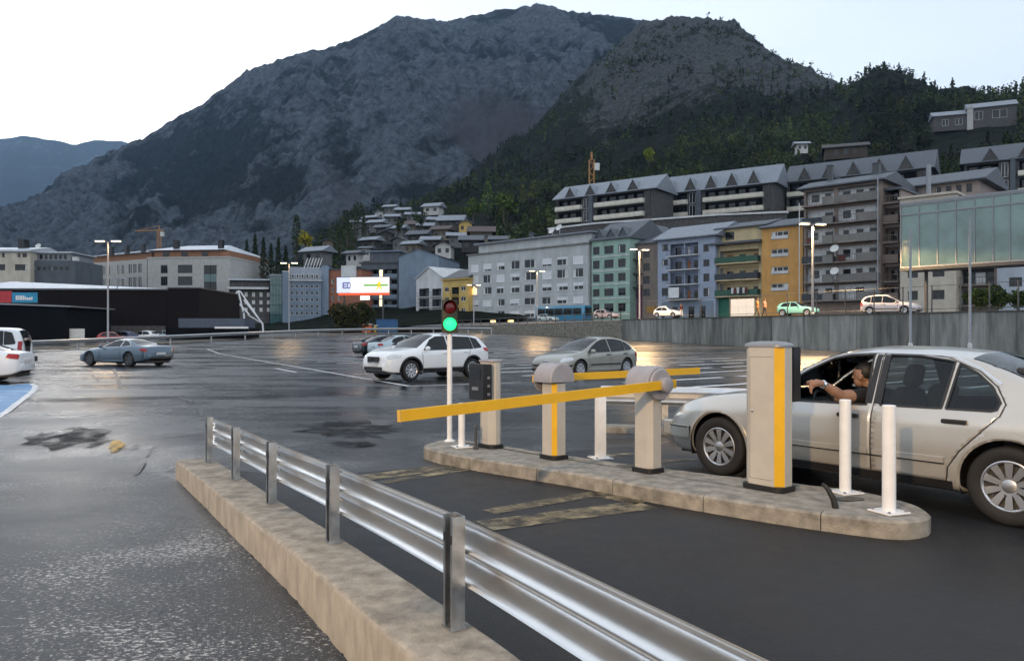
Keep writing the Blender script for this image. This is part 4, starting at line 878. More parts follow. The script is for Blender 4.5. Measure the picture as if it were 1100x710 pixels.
    # wheels
    key = ('wheel', round(wr, 3), round(tw, 2), rim.name, sp.get('spokes', 5))
    if key not in WHEELS:
        ty = MB(); rr = sp.get('rr', wr * .66); h = tw / 2; ty.lathe([(rr, -h * .9), (wr - .03, -h), (wr - .008, -h * .88), (wr, -h * .6), (wr, h * .6), (wr - .008, h * .88), (wr - .03, h), (rr, h * .9), (rr - .012, h * .75), (rr - .02, -h * .75), (rr, -h * .9)], 36, 'y', cap=False)
        rm = MB(); rm.lathe([(rr, h * .86), (rr - .012, h * .9), (rr - .025, h * .78), (rr - .03, h * .2), (rr - .03, -h * .6)], 36, 'y', cap=False); ns_ = sp.get('spokes', 5)
        rm.lathe([(rr * .3, h * .5), (rr * .3, h * .72), (rr * .2, h * .8), (.001, h * .81)], 20, 'y', cap=False)
        for k in range(ns_):
            a = 2 * math.pi * k / ns_; hw = rr * (.62 if ns_ > 7 else .75) * math.pi / ns_ * .62
            rot = Matrix.Rotation(-a, 4, 'Y'); rm.tf(rot); z0, z1 = rr * .2, rr - .022; wi, wo = hw * .75, hw * 1.25
            rm.add([(-wi, h * .74, z0), (wi, h * .74, z0), (wo, h * .84, z1), (-wo, h * .84, z1), (-wi, h * .5, z0), (wi, h * .5, z0), (wo, h * .55, z1), (-wo, h * .55, z1)], [(0, 1, 2, 3), (0, 4, 5, 1), (1, 5, 6, 2), (2, 6, 7, 3), (3, 7, 4, 0)])
        rm.tf(Matrix.Identity(4)); br = MB(); br.lathe([(.001, h * .18), (rr - .03, h * .18)], 24, 'y', cap=False)
        lug = MB()
        for k in range(5): a = 2 * math.pi * k / 5; lug.lathe([(.011, h * .73), (.011, h * .83), (.001, h * .84)], 6, 'y', cap=False); lug.v[-18:] = [(x + rr * .38 * math.cos(a), y, z + rr * .38 * math.sin(a)) for x, y, z in lug.v[-18:]]
        WHEELS[key] = (ty.mesh('tyre', RUBBER, 50), rm.mesh('rim', rim, 35), br.mesh('brake_disc', DGREY), lug.mesh('wheel_bolts', DGREY))
    tyre, rimm, brk, lg = WHEELS[key]
    for ax in (0, wb):
        for sgn in (1, -1):
            w = link('wheel', tyre, t, (ax, sgn * (S.W - tw / 2 - sp.get('tuck', .025)), wr), 0 if sgn > 0 else math.pi); link('rim', rimm, w); link('brake_disc', brk, w); link('wheel_bolts', lg, w)
            mb = MB(); n = 14; rr_ = ar + .01; vs_ = []
            for yy in (S.W - .03, S.W - .36): vs_ += [(ax + rr_ * math.cos(a), sgn * yy, wr + .01 + rr_ * math.sin(a)) for a in np.linspace(-.35, math.pi + .35, n)]
            mb.add(vs_, [(i, i + 1, n + i + 1, n + i) for i in range(n - 1)] + [tuple(range(n, 2 * n))]); mb.build('wheel_arch_liner', BLACK, t)
    if interior: build_interior(t, S, sp, interior)
    return t
WHEELS = {}
glass_mat('car_glass', (.16, .2, .21), .45); glass_mat('car_glass_clear', (.5, .56, .56), .1); glass_mat('pane_glass', (.2, .23, .25), .75, (.015, .018, .02))
def carpaint(name, col, metal=.5, rough=.3, coat=.6): return M(name, col, rough, metal=metal, var=.03, vs_=2, coat=coat)
P_SILV = carpaint('paint_champagne_silver', (.54, .515, .47), .6, .28); P_WHITE = carpaint('paint_white', (.78, .79, .8), .0, .3); P_BEIGE = carpaint('paint_beige_grey', (.32, .31, .27), .5, .32)
P_BLUEG = carpaint('paint_blue_grey', (.1, .145, .19), .55, .28); P_PALE = carpaint('paint_pale_blue', (.38, .48, .52), .4, .3); P_DARK = carpaint('paint_dark_blue', (.02, .025, .035), .4, .25); P_TURQ = carpaint('paint_turquoise', (.2, .5, .48), .2, .35)
RED_L = M('tail_lamp_red', (.35, .01, .012), .15, var=.1); HEAD_L = M('headlamp_glass', (.55, .58, .6), .12, var=.2, vs_=20, coat=1); SEAT = M('seat_cloth', (.02, .02, .022), .85, var=.2); LIT_R = M('tail_lamp_lit', (1., .12, .04), .3, var=0, emit=2.); LIT_W = M('headlamp_lit', (1., .8, .5), .3, var=0, emit=2.5)

def build_interior(t, S, sp, opt):
    wb = sp['wb']
    def seat(x, y, back=True):
        mb = MB(); mb.bprism(rounded(.52, .5, .08), .28, .5, .04); mb.v = [(a + x, b + y, c) for a, b, c in mb.v]; s = mb.build('seat', SEAT, t, smooth=40)
        mb = MB(); mb.tf(Matrix.Translation((x - .27, y, .45)) @ Matrix.Rotation(R(-18), 4, 'Y')); mb.bprism(rounded(.14, .48, .06), 0, .62, .04); mb.build('backrest', SEAT, s, smooth=40)
        mb = MB(); mb.tf(Matrix.Translation((x - .47, y, 1.07)) @ Matrix.Rotation(R(-14), 4, 'Y')); mb.bprism(rounded(.1, .26, .045), 0, .2, .03); mb.build('headrest', SEAT, s, smooth=40)
    for x, y in ((1.45, .38), (1.45, -.38), (.55, .38), (.55, -.38)): seat(x, y)
    mb = MB(); mb.bprism([(1.95, -.66), (2.5, -.66), (2.5, .66), (1.95, .66)], .55, .84, .05); mb.build('dashboard', BLACK, t)
    mb = MB(); n = 24; c = Vector((1.84, .38, .80)); Rt = Matrix.Rotation(R(-62), 4, 'Y'); mb.tube([c + Rt @ Vector((.185 * math.cos(2 * math.pi * k / n), .185 * math.sin(2 * math.pi * k / n), 0)) for k in range(n + 1)], .015, 6, False)
    mb.tube([c + Rt @ Vector((0, -.18, 0)), c, c + Rt @ Vector((0, .18, 0))], .018, 6); mb.tube([c, c + Vector((.2, 0, -.08))], .03, 8); mb.build('steering_wheel', BLACK, t, smooth=50)
    mb = MB(); mb.tube([(1.62, 0, 1.33), (1.7, 0, 1.3)], .01, 6); mb.bprism([(1.68, -.12), (1.7, -.12), (1.7, .12), (1.68, .12)], 1.25, 1.32, .006); mb.build('rear_view_mirror', BLACK, t)
    mb = MB(); mb.tube([(1.69, .02, 1.25), (1.69, .02, 1.2)], .004, 5); mb.box(1.683, 1.697, .005, .035, 1.13, 1.2); mb.build('hanging_charm', YELLOW, t)

PL_STD = lambda x0, x1: [(x0, .74), (x0 + .03, .83), (x0 + .1, .905), (x0 + .3, .965), (x0 + .8, .995), ((x0 + x1) / 2, 1.), (x1 - .9, .985), (x1 - .4, .945), (x1 - .15, .87), (x1 - .05, .78), (x1, .66)]
# silver saloon in the lane
MERC = dict(x0=-1.12, x1=3.66, W=1.80, H=1.44, wb=2.833, roofw=1.22, wr=.322, rr=.212, tw=.205, spokes=10, arch=.365, tuck=.03,
    top=[(-1.12, .60), (-1.11, .80), (-1.07, .90), (-.95, .965), (-.6, 1.0), (-.42, 1.03), (-.15, 1.17), (.15, 1.31), (.45, 1.405), (.9, 1.437), (1.25, 1.44), (1.6, 1.405), (1.9, 1.275), (2.15, 1.12), (2.38, .965), (2.7, .935), (3.1, .88), (3.4, .80), (3.56, .70), (3.63, .60), (3.66, .50)],
    belt=[(-1.12, .90), (-.5, .925), (.5, .91), (1.5, .895), (2.3, .875), (3.0, .80), (3.4, .70), (3.66, .6)], low=[(-1.12, .36), (-1.0, .26), (-.6, .22), (0, .21), (2.83, .2), (3.3, .2), (3.55, .24), (3.66, .32)], plan=PL_STD(-1.12, 3.66),
    dlo=[('front', [(2.28, .885), (2.12, 1.03), (1.85, 1.2), (1.62, 1.318), (1.45, 1.352), (1.22, 1.362), (1.19, .9)]), ('rear', [(1.06, .905), (1.07, 1.362), (.8, 1.358), (.55, 1.325), (.49, 1.31), (.53, .915)]), ('quarter', [(.49, .915), (.45, 1.298), (.3, 1.225), (.17, 1.12), (.08, .99), (.1, .93), (.14, .918)])],
    wdoor={'front': 'front_door', 'rear': 'rear_door', 'quarter': 'rear_door'}, screen=(2.36, 1.62), rear=(-.38, .38),
    doors=[('front_door', [(2.3, .30), (2.32, .6), (2.31, .865), (2.14, 1.03), (1.87, 1.215), (1.63, 1.338), (1.45, 1.375), (1.135, 1.382), (1.125, .9), (1.13, .30)]), ('rear_door', [(1.12, .30), (1.115, .9), (1.125, 1.382), (.8, 1.378), (.54, 1.345), (.28, 1.24), (.13, 1.12), (.04, .98), (.07, .88), (.2, .74), (.36, .57), (.455, .42), (.47, .30)])],
    seams=[[(2.3, .30), (2.32, .6), (2.31, .865)], [(1.125, .30), (1.12, .9), (1.13, 1.382)], [(.47, .30), (.455, .42), (.36, .57), (.2, .74), (.07, .88), (.04, .98), (.13, 1.12), (.28, 1.24), (.54, 1.345), (.8, 1.378), (1.45, 1.375), (1.63, 1.338)]],
    trim=BLACK, trimw=.02, handles=[(.40, .815), (1.34, .795)],
    ribbons=[('side_moulding', [(.48, .475), (1.10, .475)], .06, P_SILV, .016), ('side_moulding', [(1.15, .475), (2.26, .475)], .06, P_SILV, .016), ('side_moulding', [(3.22, .45), (3.6, .44)], .13, P_SILV, .03), ('moulding_strip', [(.48, .452), (2.26, .452)], .012, BLACK, .018), ('moulding_strip', [(3.24, .5), (3.6, .49)], .014, BLACK, .033), ('sill_trim', [(.42, .27), (2.42, .27)], .07, BLACK, .004), ('pillar_cover', [(1.163, .915), (1.165, 1.36)], .05, BLACK, .004), ('pillar_cover', [(1.088, .915), (1.09, 1.36)], .052, BLACK, .004),
        ('arch_lip', [(.395 * math.cos(a), .332 + .395 * math.sin(a)) for a in np.linspace(.1, math.pi - .1, 20)], .025, P_SILV, .012), ('arch_lip', [(2.833 + .395 * math.cos(a), .332 + .395 * math.sin(a)) for a in np.linspace(.1, math.pi - .1, 20)], .025, P_SILV, .012), ('roof_trim', [(.1, 1.14), (.28, 1.262), (.54, 1.366), (.8, 1.4), (1.45, 1.396), (1.64, 1.355), (1.88, 1.235), (2.15, 1.05)], .016, CHROME, .004)],
    mirror=(2.12, .96), boxes=[('front_bumper', 3.60, 3.72, -.72, .72, .36, .54, P_SILV, False)])
merc_xy = uv(2.43, 7.9)
silver = car('silver_saloon', 'silver saloon car in the exit lane with its driver window down', MERC, (merc_xy[0], merc_xy[1], .006), LANE_ROT, P_SILV, .045, open_left='front', interior=True, glass=MATS['car_glass_clear'])
HEAD_V = LANE_ROT - math.pi / 2                         # heading towards +V
# white crossover and beige hatchback, parked in the lot
def hatch_dlo(xa, xb, zb, zt, xr): return [('front', [(xa, zb), (xa - .35, zt - .12), (xa - .62, zt - .01), (xb + .04, zt), (xb + .04, zb + .01)]), ('rear', [(xb - .04, zb + .01), (xb - .04, zt), (xr + .45, zt - .03), (xr + .42, zb + .03)]), ('quarter', [(xr + .38, zb + .035), (xr + .41, zt - .035), (xr + .15, zt - .1), (xr, zb + .1), (xr + .04, zb + .06)])]
SUV = dict(x0=-.86, x1=3.55, W=1.82, H=1.58, wb=2.67, roofw=1.2, wr=.345, rr=.235, tw=.225, spokes=10, arch=.41, tuck=.03,
    top=[(-.86, .6), (-.85, .95), (-.78, 1.12), (-.62, 1.32), (-.45, 1.48), (0, 1.555), (.7, 1.58), (1.2, 1.57), (1.5, 1.535), (1.85, 1.38), (2.2, 1.16), (2.35, 1.08), (2.8, 1.04), (3.2, .98), (3.42, .88), (3.52, .74), (3.55, .6)],
    belt=[(-.86, 1.08), (.5, 1.04), (2.2, .97), (2.9, .93), (3.3, .85), (3.55, .7)], low=[(-.86, .42), (-.6, .3), (0, .26), (2.67, .26), (3.3, .27), (3.55, .34)], plan=PL_STD(-.86, 3.55),
    dlo=hatch_dlo(2.12, 1.08, 1.0, 1.46, -.45), screen=(2.3, 1.52), rear=(-.76, -.5), doors=[('front_door', [(2.2, .4), (2.22, .9), (1.1, .98), (1.1, .4)]), ('rear_door', [(1.08, .4), (1.08, .98), (.1, 1.02), (.2, .8), (.42, .4)])],
    wdoor={}, seams=[[(2.2, .4), (2.22, .95)], [(1.09, .4), (1.09, 1.0)], [(.42, .4), (.2, .8), (.1, 1.02)]], trim=BLACK, handles=[(.35, .93), (1.25, .9)], handle_mat=P_WHITE, mirror=(2.05, 1.06),
    ribbons=[('sill_cladding', [(.45, .33), (2.2, .33)], .14, BLACK, .012), ('arch_cladding', [(.43 * math.cos(a), .355 + .43 * math.sin(a)) for a in np.linspace(-.1, math.pi + .1, 20)], .06, BLACK, .012), ('arch_cladding', [(2.67 + .43 * math.cos(a), .355 + .43 * math.sin(a)) for a in np.linspace(-.1, math.pi + .1, 20)], .06, BLACK, .012), ('roof_rail', [(-.2, 1.535), (.6, 1.56), (1.2, 1.545)], .03, GREYM, .03)],
    patches=[('headlight', [(3.0, .84), (3.1, .78), (3.53, .70), (3.535, .80), (3.3, .88)], HEAD_L), ('tail_light', [(-.85, .9), (-.855, 1.05), (-.5, 1.06), (-.56, .95)], RED_L)],
    boxes=[('grille', 3.54, 3.6, .04, .3, .62, .80, BLACK, True), ('grille_surround', 3.53, 3.595, .025, .315, .6, .63, CHROME, True), ('air_intake', 3.54, 3.6, -.5, .5, .36, .47, BLACK, False), ('fog_lamp', 3.42, 3.5, .56, .72, .45, .54, HEAD_L, True), ('licence_plate', 3.59, 3.61, -.26, .26, .49, .59, WHITE_D, False)])
def on_lot(x, y): return (x, y, gz(x, y) + .006)
c = Vector(on(441, 409.5)); hd = math.atan2(-.70, -.714); fw = Vector((math.cos(hd), math.sin(hd))); nrm_ = Vector((-fw.y, fw.x))
def place(front_contact, heading, wb, W, near_left=True):   # ground point under the near front wheel -> rear axle centre
    f_ = Vector((math.cos(heading), math.sin(heading))); l_ = Vector((-f_.y, f_.x)); o = Vector(front_contact) - f_ * wb - l_ * (W / 2 - .1) * (1 if near_left else -1); return on_lot(o.x, o.y)
car('white_crossover', 'white crossover parked behind the traffic light pole', SUV, place(c, hd, 2.67, 1.82), hd, P_WHITE, .06)
HATCH = dict(x0=-.76, x1=3.5, W=1.77, H=1.46, wb=2.61, roofw=1.16, wr=.315, rr=.21, tw=.2, spokes=7, arch=.36, tuck=.03,
    top=[(-.76, .55), (-.755, .8), (-.72, .92), (-.55, 1.12), (-.3, 1.29), (.1, 1.41), (.6, 1.458), (1.0, 1.45), (1.4, 1.37), (1.8, 1.2), (2.15, 1.03), (2.4, .94), (2.8, .87), (3.15, .78), (3.38, .68), (3.47, .58), (3.5, .48)],
    belt=[(-.76, .92), (0, .93), (1.2, .9), (2.2, .84), (2.8, .77), (3.2, .68), (3.5, .55)], low=[(-.76, .36), (-.5, .24), (0, .2), (2.6, .19), (3.3, .2), (3.5, .28)], plan=PL_STD(-.76, 3.5),
    dlo=[('front', [(2.16, .88), (1.85, 1.08), (1.5, 1.25), (1.2, 1.33), (.98, 1.35), (.98, .9)]), ('rear', [(.9, .9), (.9, 1.352), (.5, 1.345), (.08, 1.28), (.1, .93)]), ('quarter', [(.04, .935), (.02, 1.265), (-.2, 1.16), (-.36, 1.03), (-.32, .96)])], screen=(2.3, 1.3), rear=(-.62, -.2),
    doors=[('front_door', [(2.14, .34), (2.16, .82), (.96, .88), (.95, .34)]), ('rear_door', [(.93, .34), (.94, .88), (-.1, .9), (.1, .65), (.4, .34)])], seams=[[(2.14, .34), (2.16, .85)], [(.94, .34), (.95, .9)], [(.4, .34), (.1, .65), (-.1, .9)]], trim=BLACK, handles=[(.12, .82), (1.12, .8)], mirror=(2.02, .93),
    ribbons=[('side_moulding', [(.42, .46), (2.1, .46)], .05, BLACK, .012), ('bumper_strip', [(3.0, .46), (3.47, .42)], .05, BLACK, .014)],
    patches=[('headlight', [(2.92, .66), (3.1, .62), (3.45, .56), (3.46, .64), (3.25, .72), (3.0, .74)], HEAD_L), ('tail_light', [(-.75, .68), (-.755, .98), (-.62, 1.02), (-.5, .75)], RED_L)],
    boxes=[('grille', 3.5, 3.55, -.55, .55, .42, .47, BLACK, False), ('air_intake', 3.48, 3.54, -.62, .62, .24, .34, BLACK, False), ('licence_plate', 3.54, 3.56, -.26, .26, .34, .42, WHITE_D, False), ('badge', 3.49, 3.54, -.1, .1, .56, .62, CHROME, False)])
c = Vector(on(622.5, 406.5)); hd2 = math.atan2(-.70, -.72)
car('beige_hatchback', 'beige grey five-door hatchback parked beyond the boom barriers', HATCH, place(c, hd2, 2.61, 1.77), hd2, P_BEIGE, .06)
COUPE = dict(x0=-1.05, x1=3.7, W=1.88, H=1.32, wb=2.75, roofw=1.08, wr=.34, rr=.245, tw=.24, spokes=5, arch=.375, tuck=.02,
    top=[(-1.05, .6), (-1.04, .85), (-.95, .95), (-.7, .99), (-.35, 1.06), (.1, 1.2), (.55, 1.295), (.9, 1.32), (1.25, 1.29), (1.6, 1.16), (1.95, .99), (2.1, .93), (2.6, .87), (3.1, .77), (3.45, .66), (3.65, .54), (3.7, .45)],
    belt=[(-1.05, .88), (-.2, .93), (.5, .9), (1.8, .84), (2.6, .77), (3.2, .68), (3.7, .52)], low=[(-1.05, .34), (-.8, .24), (0, .18), (2.7, .17), (3.4, .18), (3.7, .26)], plan=PL_STD(-1.05, 3.7),
    dlo=[('front', [(1.92, .875), (1.65, 1.03), (1.3, 1.18), (1.0, 1.235), (.7, 1.235), (.66, .92)]), ('rear', [(.6, .925), (.64, 1.23), (.35, 1.18), (.08, 1.06), (.0, .96)])], screen=(2.02, 1.22), rear=(-.5, .42),
    doors=[('front_door', [(2.0, .3), (2.02, .82), (.62, .87), (.5, .3)])], seams=[[(2.0, .3), (2.02, .82)], [(.5, .3), (.62, .87)]], trim=CHROME, handles=[(.85, .8)], handle_mat=P_BLUEG, mirror=(1.85, .93), ribbons=[],
    patches=[('tail_light', [(-1.04, .7), (-1.045, .82), (-.75, .86), (-.68, .8), (-.8, .74)], RED_L), ('headlight', [(3.1, .6), (3.3, .54), (3.6, .5), (3.5, .6), (3.2, .68)], HEAD_L)], boxes=[('licence_plate', -1.1, -1.075, -.26, .26, .55, .66, WHITE_D, False), ('rear_valance', -1.09, -1.04, -.6, .6, .36, .45, BLACK, False)])
hd3 = math.atan2(.42, -.9); y_ = 37.2
car('blue_grey_coupe', 'blue-grey coupe driving across the left of the parking lot', COUPE, place((at(97, y_ + .5), y_ + .5), hd3, 2.75, 1.88), hd3, P_BLUEG, .06, rim=DGREY)
# saloons seen from behind, and one more facing left, beyond the white crossover
SAL = dict(x0=-1.05, x1=3.55, W=1.79, H=1.46, wb=2.6, roofw=1.15, wr=.315, rr=.21, tw=.2, spokes=7, arch=.36, tuck=.03,
    top=[(-1.05, .6), (-1.04, .86), (-.95, .96), (-.6, 1.02), (-.2, 1.17), (.2, 1.33), (.6, 1.43), (1.0, 1.46), (1.4, 1.4), (1.8, 1.23), (2.2, 1.02), (2.4, .95), (2.9, .88), (3.3, .76), (3.5, .6), (3.55, .48)],
    belt=[(-1.05, .92), (0, .95), (1.2, .92), (2.2, .87), (2.8, .8), (3.55, .55)], low=[(-1.05, .36), (-.8, .24), (0, .2), (2.6, .19), (3.3, .2), (3.55, .28)], plan=PL_STD(-1.05, 3.55),
    dlo=[('front', [(2.15, .9), (1.85, 1.08), (1.5, 1.27), (1.2, 1.35), (.98, 1.36), (.98, .92)]), ('rear', [(.9, .92), (.9, 1.36), (.5, 1.32), (.1, 1.18), (-.05, .98), (.0, .95)])], screen=(2.3, 1.3), rear=(-.55, .4),
    doors=[], seams=[], trim=BLACK, handles=[(.1, .84), (1.12, .82)], mirror=(2.0, .96), ribbons=[], patches=[('tail_light', [(-1.045, .74), (-1.05, .9), (-.75, .92), (-.7, .78)], RED_L), ('headlight', [(3.0, .68), (3.5, .58), (3.45, .68), (3.1, .75)], HEAD_L)], boxes=[('licence_plate', -1.1, -1.075, -.26, .26, .62, .73, WHITE_D, False)])
x, y = uv(44.9, 25.0); car('pale_saloon', 'pale blue saloon seen from behind, left of the white crossover', SAL, on_lot(x, y), HEAD_V, P_PALE, .08)
x, y = uv(47.3, 25.1); car('dark_saloon', 'dark saloon behind the pale blue saloon, farthest left of the parked row', SAL, on_lot(x, y), HEAD_V, P_DARK, .08)
x, y = uv(34.4, 22.0); car('light_hatchback', 'light hatchback half hidden behind the white crossover', HATCH, on_lot(x, y), HEAD_V + math.pi, P_WHITE, .08)
x, y = uv(37., 22.2); 
# two vehicles cut off by the left edge
BOXY = dict(SUV, H=1.8, top=[(-.86, .6), (-.85, 1.1), (-.8, 1.45), (-.68, 1.7), (-.5, 1.77), (.3, 1.8), (1.3, 1.79), (1.6, 1.74), (2.0, 1.4), (2.3, 1.18), (2.8, 1.12), (3.3, 1.05), (3.5, .9), (3.55, .6)],
    dlo=hatch_dlo(2.05, 1.08, 1.08, 1.68, -.62), screen=(2.25, 1.62), rear=(-.835, -.7), patches=[('tail_light', [(-.855, .82), (-.856, 1.25), (-.7, 1.25), (-.7, .82)], RED_L)], boxes=[('rear_bumper', -1.0, -.85, -.8, .8, .42, .62, BLACK, False), ('tow_hitch', -1.12, -.98, -.04, .04, .42, .52, BLACK, False)], doors=[], seams=[], ribbons=[], handles=[])
hl = math.atan2(-.3, -.95)
car('white_offroader', 'tall white estate with tow hitch at the left edge', BOXY, on_lot(-20.35, 31), hl, P_WHITE, .08)
car('white_saloon', 'white saloon in the blue bay at the left edge', SAL, on_lot(-16.75, 24.9), math.atan2(-.25, -.97), P_WHITE, .08)
# street traffic on the raised road
SDIR = math.atan2(PD.y, PD.x)
def on_street(px, y): x = at(px, y); return (x, y, street_z(x, y) + .005)
MPV = dict(HATCH, H=1.62, top=[(-.76, .55), (-.755, .95), (-.7, 1.2), (-.5, 1.42), (-.2, 1.54), (.4, 1.61), (1.0, 1.6), (1.4, 1.5), (1.9, 1.22), (2.3, 1.02), (2.5, .97), (3.0, .88), (3.3, .76), (3.47, .6), (3.5, .48)], dlo=[('front', [(2.25, .9), (1.8, 1.2), (1.3, 1.43), (.98, 1.48), (.98, .95)]), ('rear', [(.9, .95), (.9, 1.48), (.1, 1.46), (.1, .98)]), ('quarter', [(.04, .98), (.04, 1.46), (-.3, 1.36), (-.5, 1.15), (-.45, 1.05)])], screen=(2.4, 1.35), rear=(-.66, -.42))
PINKW = carpaint('paint_warm_white', (.68, .6, .58), .0, .35)
car('white_people_carrier', 'white people carrier on the raised street before the beige house', MPV, on_street(938, 63), SDIR, PINKW, .09)
SMALL = dict(HATCH, x0=-.6, x1=3.05, wb=2.35, H=1.38, W=1.6, top=[(-.6, .55), (-.595, .85), (-.5, 1.05), (-.3, 1.25), (0, 1.34), (.6, 1.38), (1.0, 1.36), (1.35, 1.22), (1.75, .95), (2.0, .9), (2.5, .84), (2.8, .76), (3.0, .62), (3.05, .5)], plan=PL_STD(-.6, 3.05), belt=[(-.6, .86), (1.2, .86), (2.2, .8), (3.05, .6)], dlo=[('front', [(1.62, .9), (1.3, 1.17), (1.05, 1.27), (.75, 1.29), (.75, .9)]), ('rear', [(.68, .9), (.68, 1.29), (.1, 1.24), (-.1, 1.1), (-.2, .92)])], screen=(1.75, 1.15), rear=(-.52, -.3), low=[(-.6, .36), (0, .22), (2.3, .22), (3.05, .3)], doors=[], seams=[], ribbons=[], handles=[], patches=[('tail_light', [(-.59, .7), (-.595, .85), (-.5, .85), (-.5, .7)], RED_L), ('headlight', [(2.7, .62), (3.0, .55), (3.0, .68), (2.75, .72)], HEAD_L)], boxes=[], mirror=(1.6, .92), spokes=5)
car('turquoise_hatchback', 'turquoise old hatchback on the raised street by the orange house', SMALL, on_street(844, 74), SDIR, P_TURQ, .09)
BEET = dict(SMALL, H=1.5, top=[(-.6, .5), (-.58, .75), (-.45, .95), (-.2, 1.2), (.2, 1.42), (.7, 1.5), (1.1, 1.47), (1.5, 1.25), (1.8, 1.02), (2.1, .95), (2.6, .85), (2.9, .68), (3.02, .5), (3.05, .45)])
car('white_small_car', 'white rounded small car on the street before the blue house', BEET, on_street(709, 99), SDIR, P_WHITE, .09)
car('red_white_hatchback', 'pale hatchback with lit lamps before the green house', SMALL, on_street(644, 112), SDIR, carpaint('paint_pale_red', (.6, .45, .43), 0, .35), .1)
lr = MB(); lr.box(-.04, .04, -.5, .5, 0, .12); x, y, z = on_street(663.5, 111.5)
car('silver_small_car', 'small silver car in front of the blue bus', SMALL, on_street(583, 127), SDIR, P_PALE, .1)
for px, y, hd_, pm, lab in ((112, 84, 0.2, carpaint('paint_red', (.3, .02, .025), .1, .3), 'red car behind the far left guardrail'), (140, 88, 2.9, carpaint('paint_navy', (.03, .05, .12), .2, .3), 'navy car behind the far left guardrail, nearest the shop lamp'), (163, 90, 2.9, P_WHITE, 'white car behind the far left guardrail, below the shop'), (184, 92, 2.9, P_PALE, 'pale car behind the guardrail, rightmost below the shop')): x = at(px, y); car('small_car', lab, SMALL, (x, y, gz(x, y) - .35), hd_, pm, .12)
# bus
bx, by, bz = on_street(632, 132); bus = thing('city_bus', 'blue city bus standing on the street before the grey block', 'bus', (bx, by, bz), math.atan2(.62, -.78))
BUSB = carpaint('paint_bus_blue', (.03, .2, .36), .1, .3)
mb = MB(); mb.bprism(rounded(10.5, 2.5, .3), .35, 3.0, .12); mb.v = [(a + 5.2, b, c_) for a, b, c_ in mb.v]; mb.build('body', BUSB, bus, smooth=40)
DKG = M('bus_glass', (.012, .015, .018), .08, var=.1)
for k in range(5):
    mb = MB(); mb.box(.6 + k * 1.9, 2.4 + k * 1.9, 1.245, 1.262, 1.35, 2.55); mb.build('window', DKG, bus)
mb = MB(); mb.box(-.072, -.05, -1., 1., 1.25, 2.6); mb.build('rear_window', DKG, bus)
for sy in (-1.05, .85): mb = MB(); mb.box(-.075, -.05, sy, sy + .2, .8, 1.05); mb.build('tail_light', RED_L, bus)
for ax in (2.6, 8.0):
    for sy in (-1.1, 1.1): mb = MB(); mb.lathe([(.48, -.14), (.5, -.1), (.5, .1), (.48, .14)], 20, 'y'); mb.build('wheel', RUBBER, bus, (ax, sy, .5))
# ------------------------------------------------------------ people
SKIN = M('skin', (.3, .165, .105), .55, var=.08, vs_=30); HAIR = M('dark_hair', (.012, .01, .009), .6, var=.3, vs_=60); SHIRT = M('black_cotton', (.012, .012, .014), .9, var=.3, vs_=20, bump=.3, bs=60)
JEANS = M('dark_denim', (.03, .035, .05), .9, var=.2, vs_=20)
def figure(name, label, caps, blobs, region, mats, voxel, loc, rz, cat='person', smooth=4):
    """caps: tapered limbs ((x,y,z,r), ...) ; blobs: ellipsoids; fused into one continuous skin, then coloured by region(point)"""
    mb = MB()
    for ch in caps:
        mb.tube([p[:3] for p in ch], [p[3] for p in ch], 12)
        for p in ch: mb.sphere(p[:3], p[3], 12, 8)
    for c, r in blobs: mb.sphere(c, r, 16, 10)
    me = mb.mesh(name, mats); tmp = bpy.data.objects.new(name + '_src', me); COL.objects.link(tmp)
    m = tmp.modifiers.new('fuse', 'REMESH'); m.mode = 'VOXEL'; m.voxel_size = voxel
    s = tmp.modifiers.new('soften', 'SMOOTH'); s.iterations = smooth; s.factor = .5
    dg = bpy.context.evaluated_depsgraph_get(); ev = tmp.evaluated_get(dg); out = bpy.data.meshes.new_from_object(ev); bpy.data.objects.remove(tmp)
    out.materials.clear()
    for q in mats: out.materials.append(q)
    out.polygons.foreach_set('material_index', [region(p.center) for p in out.polygons]); out.polygons.foreach_set('use_smooth', [True] * len(out.polygons)); out.update()
    o = link(name, out, None, loc, rz); return tag(o, label, cat)
# driver, in the silver car's own axes (x forward, y to the driver's side, z up)
H = Vector((1.40, .47, 1.15))
sh, el, wr_ = (1.31, .62, .955), (1.40, .90, .975), (1.475, 1.115, 1.095)
caps = [[(1.33, .38, .50, .15), (1.28, .39, .68, .15), (1.27, .40, .86, .165), (1.30, .42, .96, .11)], [(1.31, .43, .97, .062), (1.36, .455, 1.08, .058)],
        [(1.29, .46, .93, .1), sh + (.082,), (1.355, .77, .965, .066), el + (.050,)], [el + (.050,), (1.425, .985, 1.02, .050), (1.455, 1.06, 1.065, .037), wr_ + (.030,)],
        [(1.27, .30, .93, .1), (1.28, .20, .94, .078), (1.40, .14, .80, .055), (1.52, .14, .76, .046), (1.66, .2, .83, .038), (1.74, .24, .87, .03)], [(1.74, .24, .87, .036), (1.80, .25, .88, .03)],
        [(1.33, .30, .50, .12), (1.78, .28, .55, .085), (2.1, .27, .32, .06)], [(1.33, .46, .50, .12), (1.78, .50, .55, .085), (2.1, .48, .32, .06)]]
hx, hy, hz = wr_
caps += [[(hx, hy, hz, .03), (hx + .02, hy + .05, hz + .005, .036), (hx + .03, hy + .085, hz - .005, .034)]]
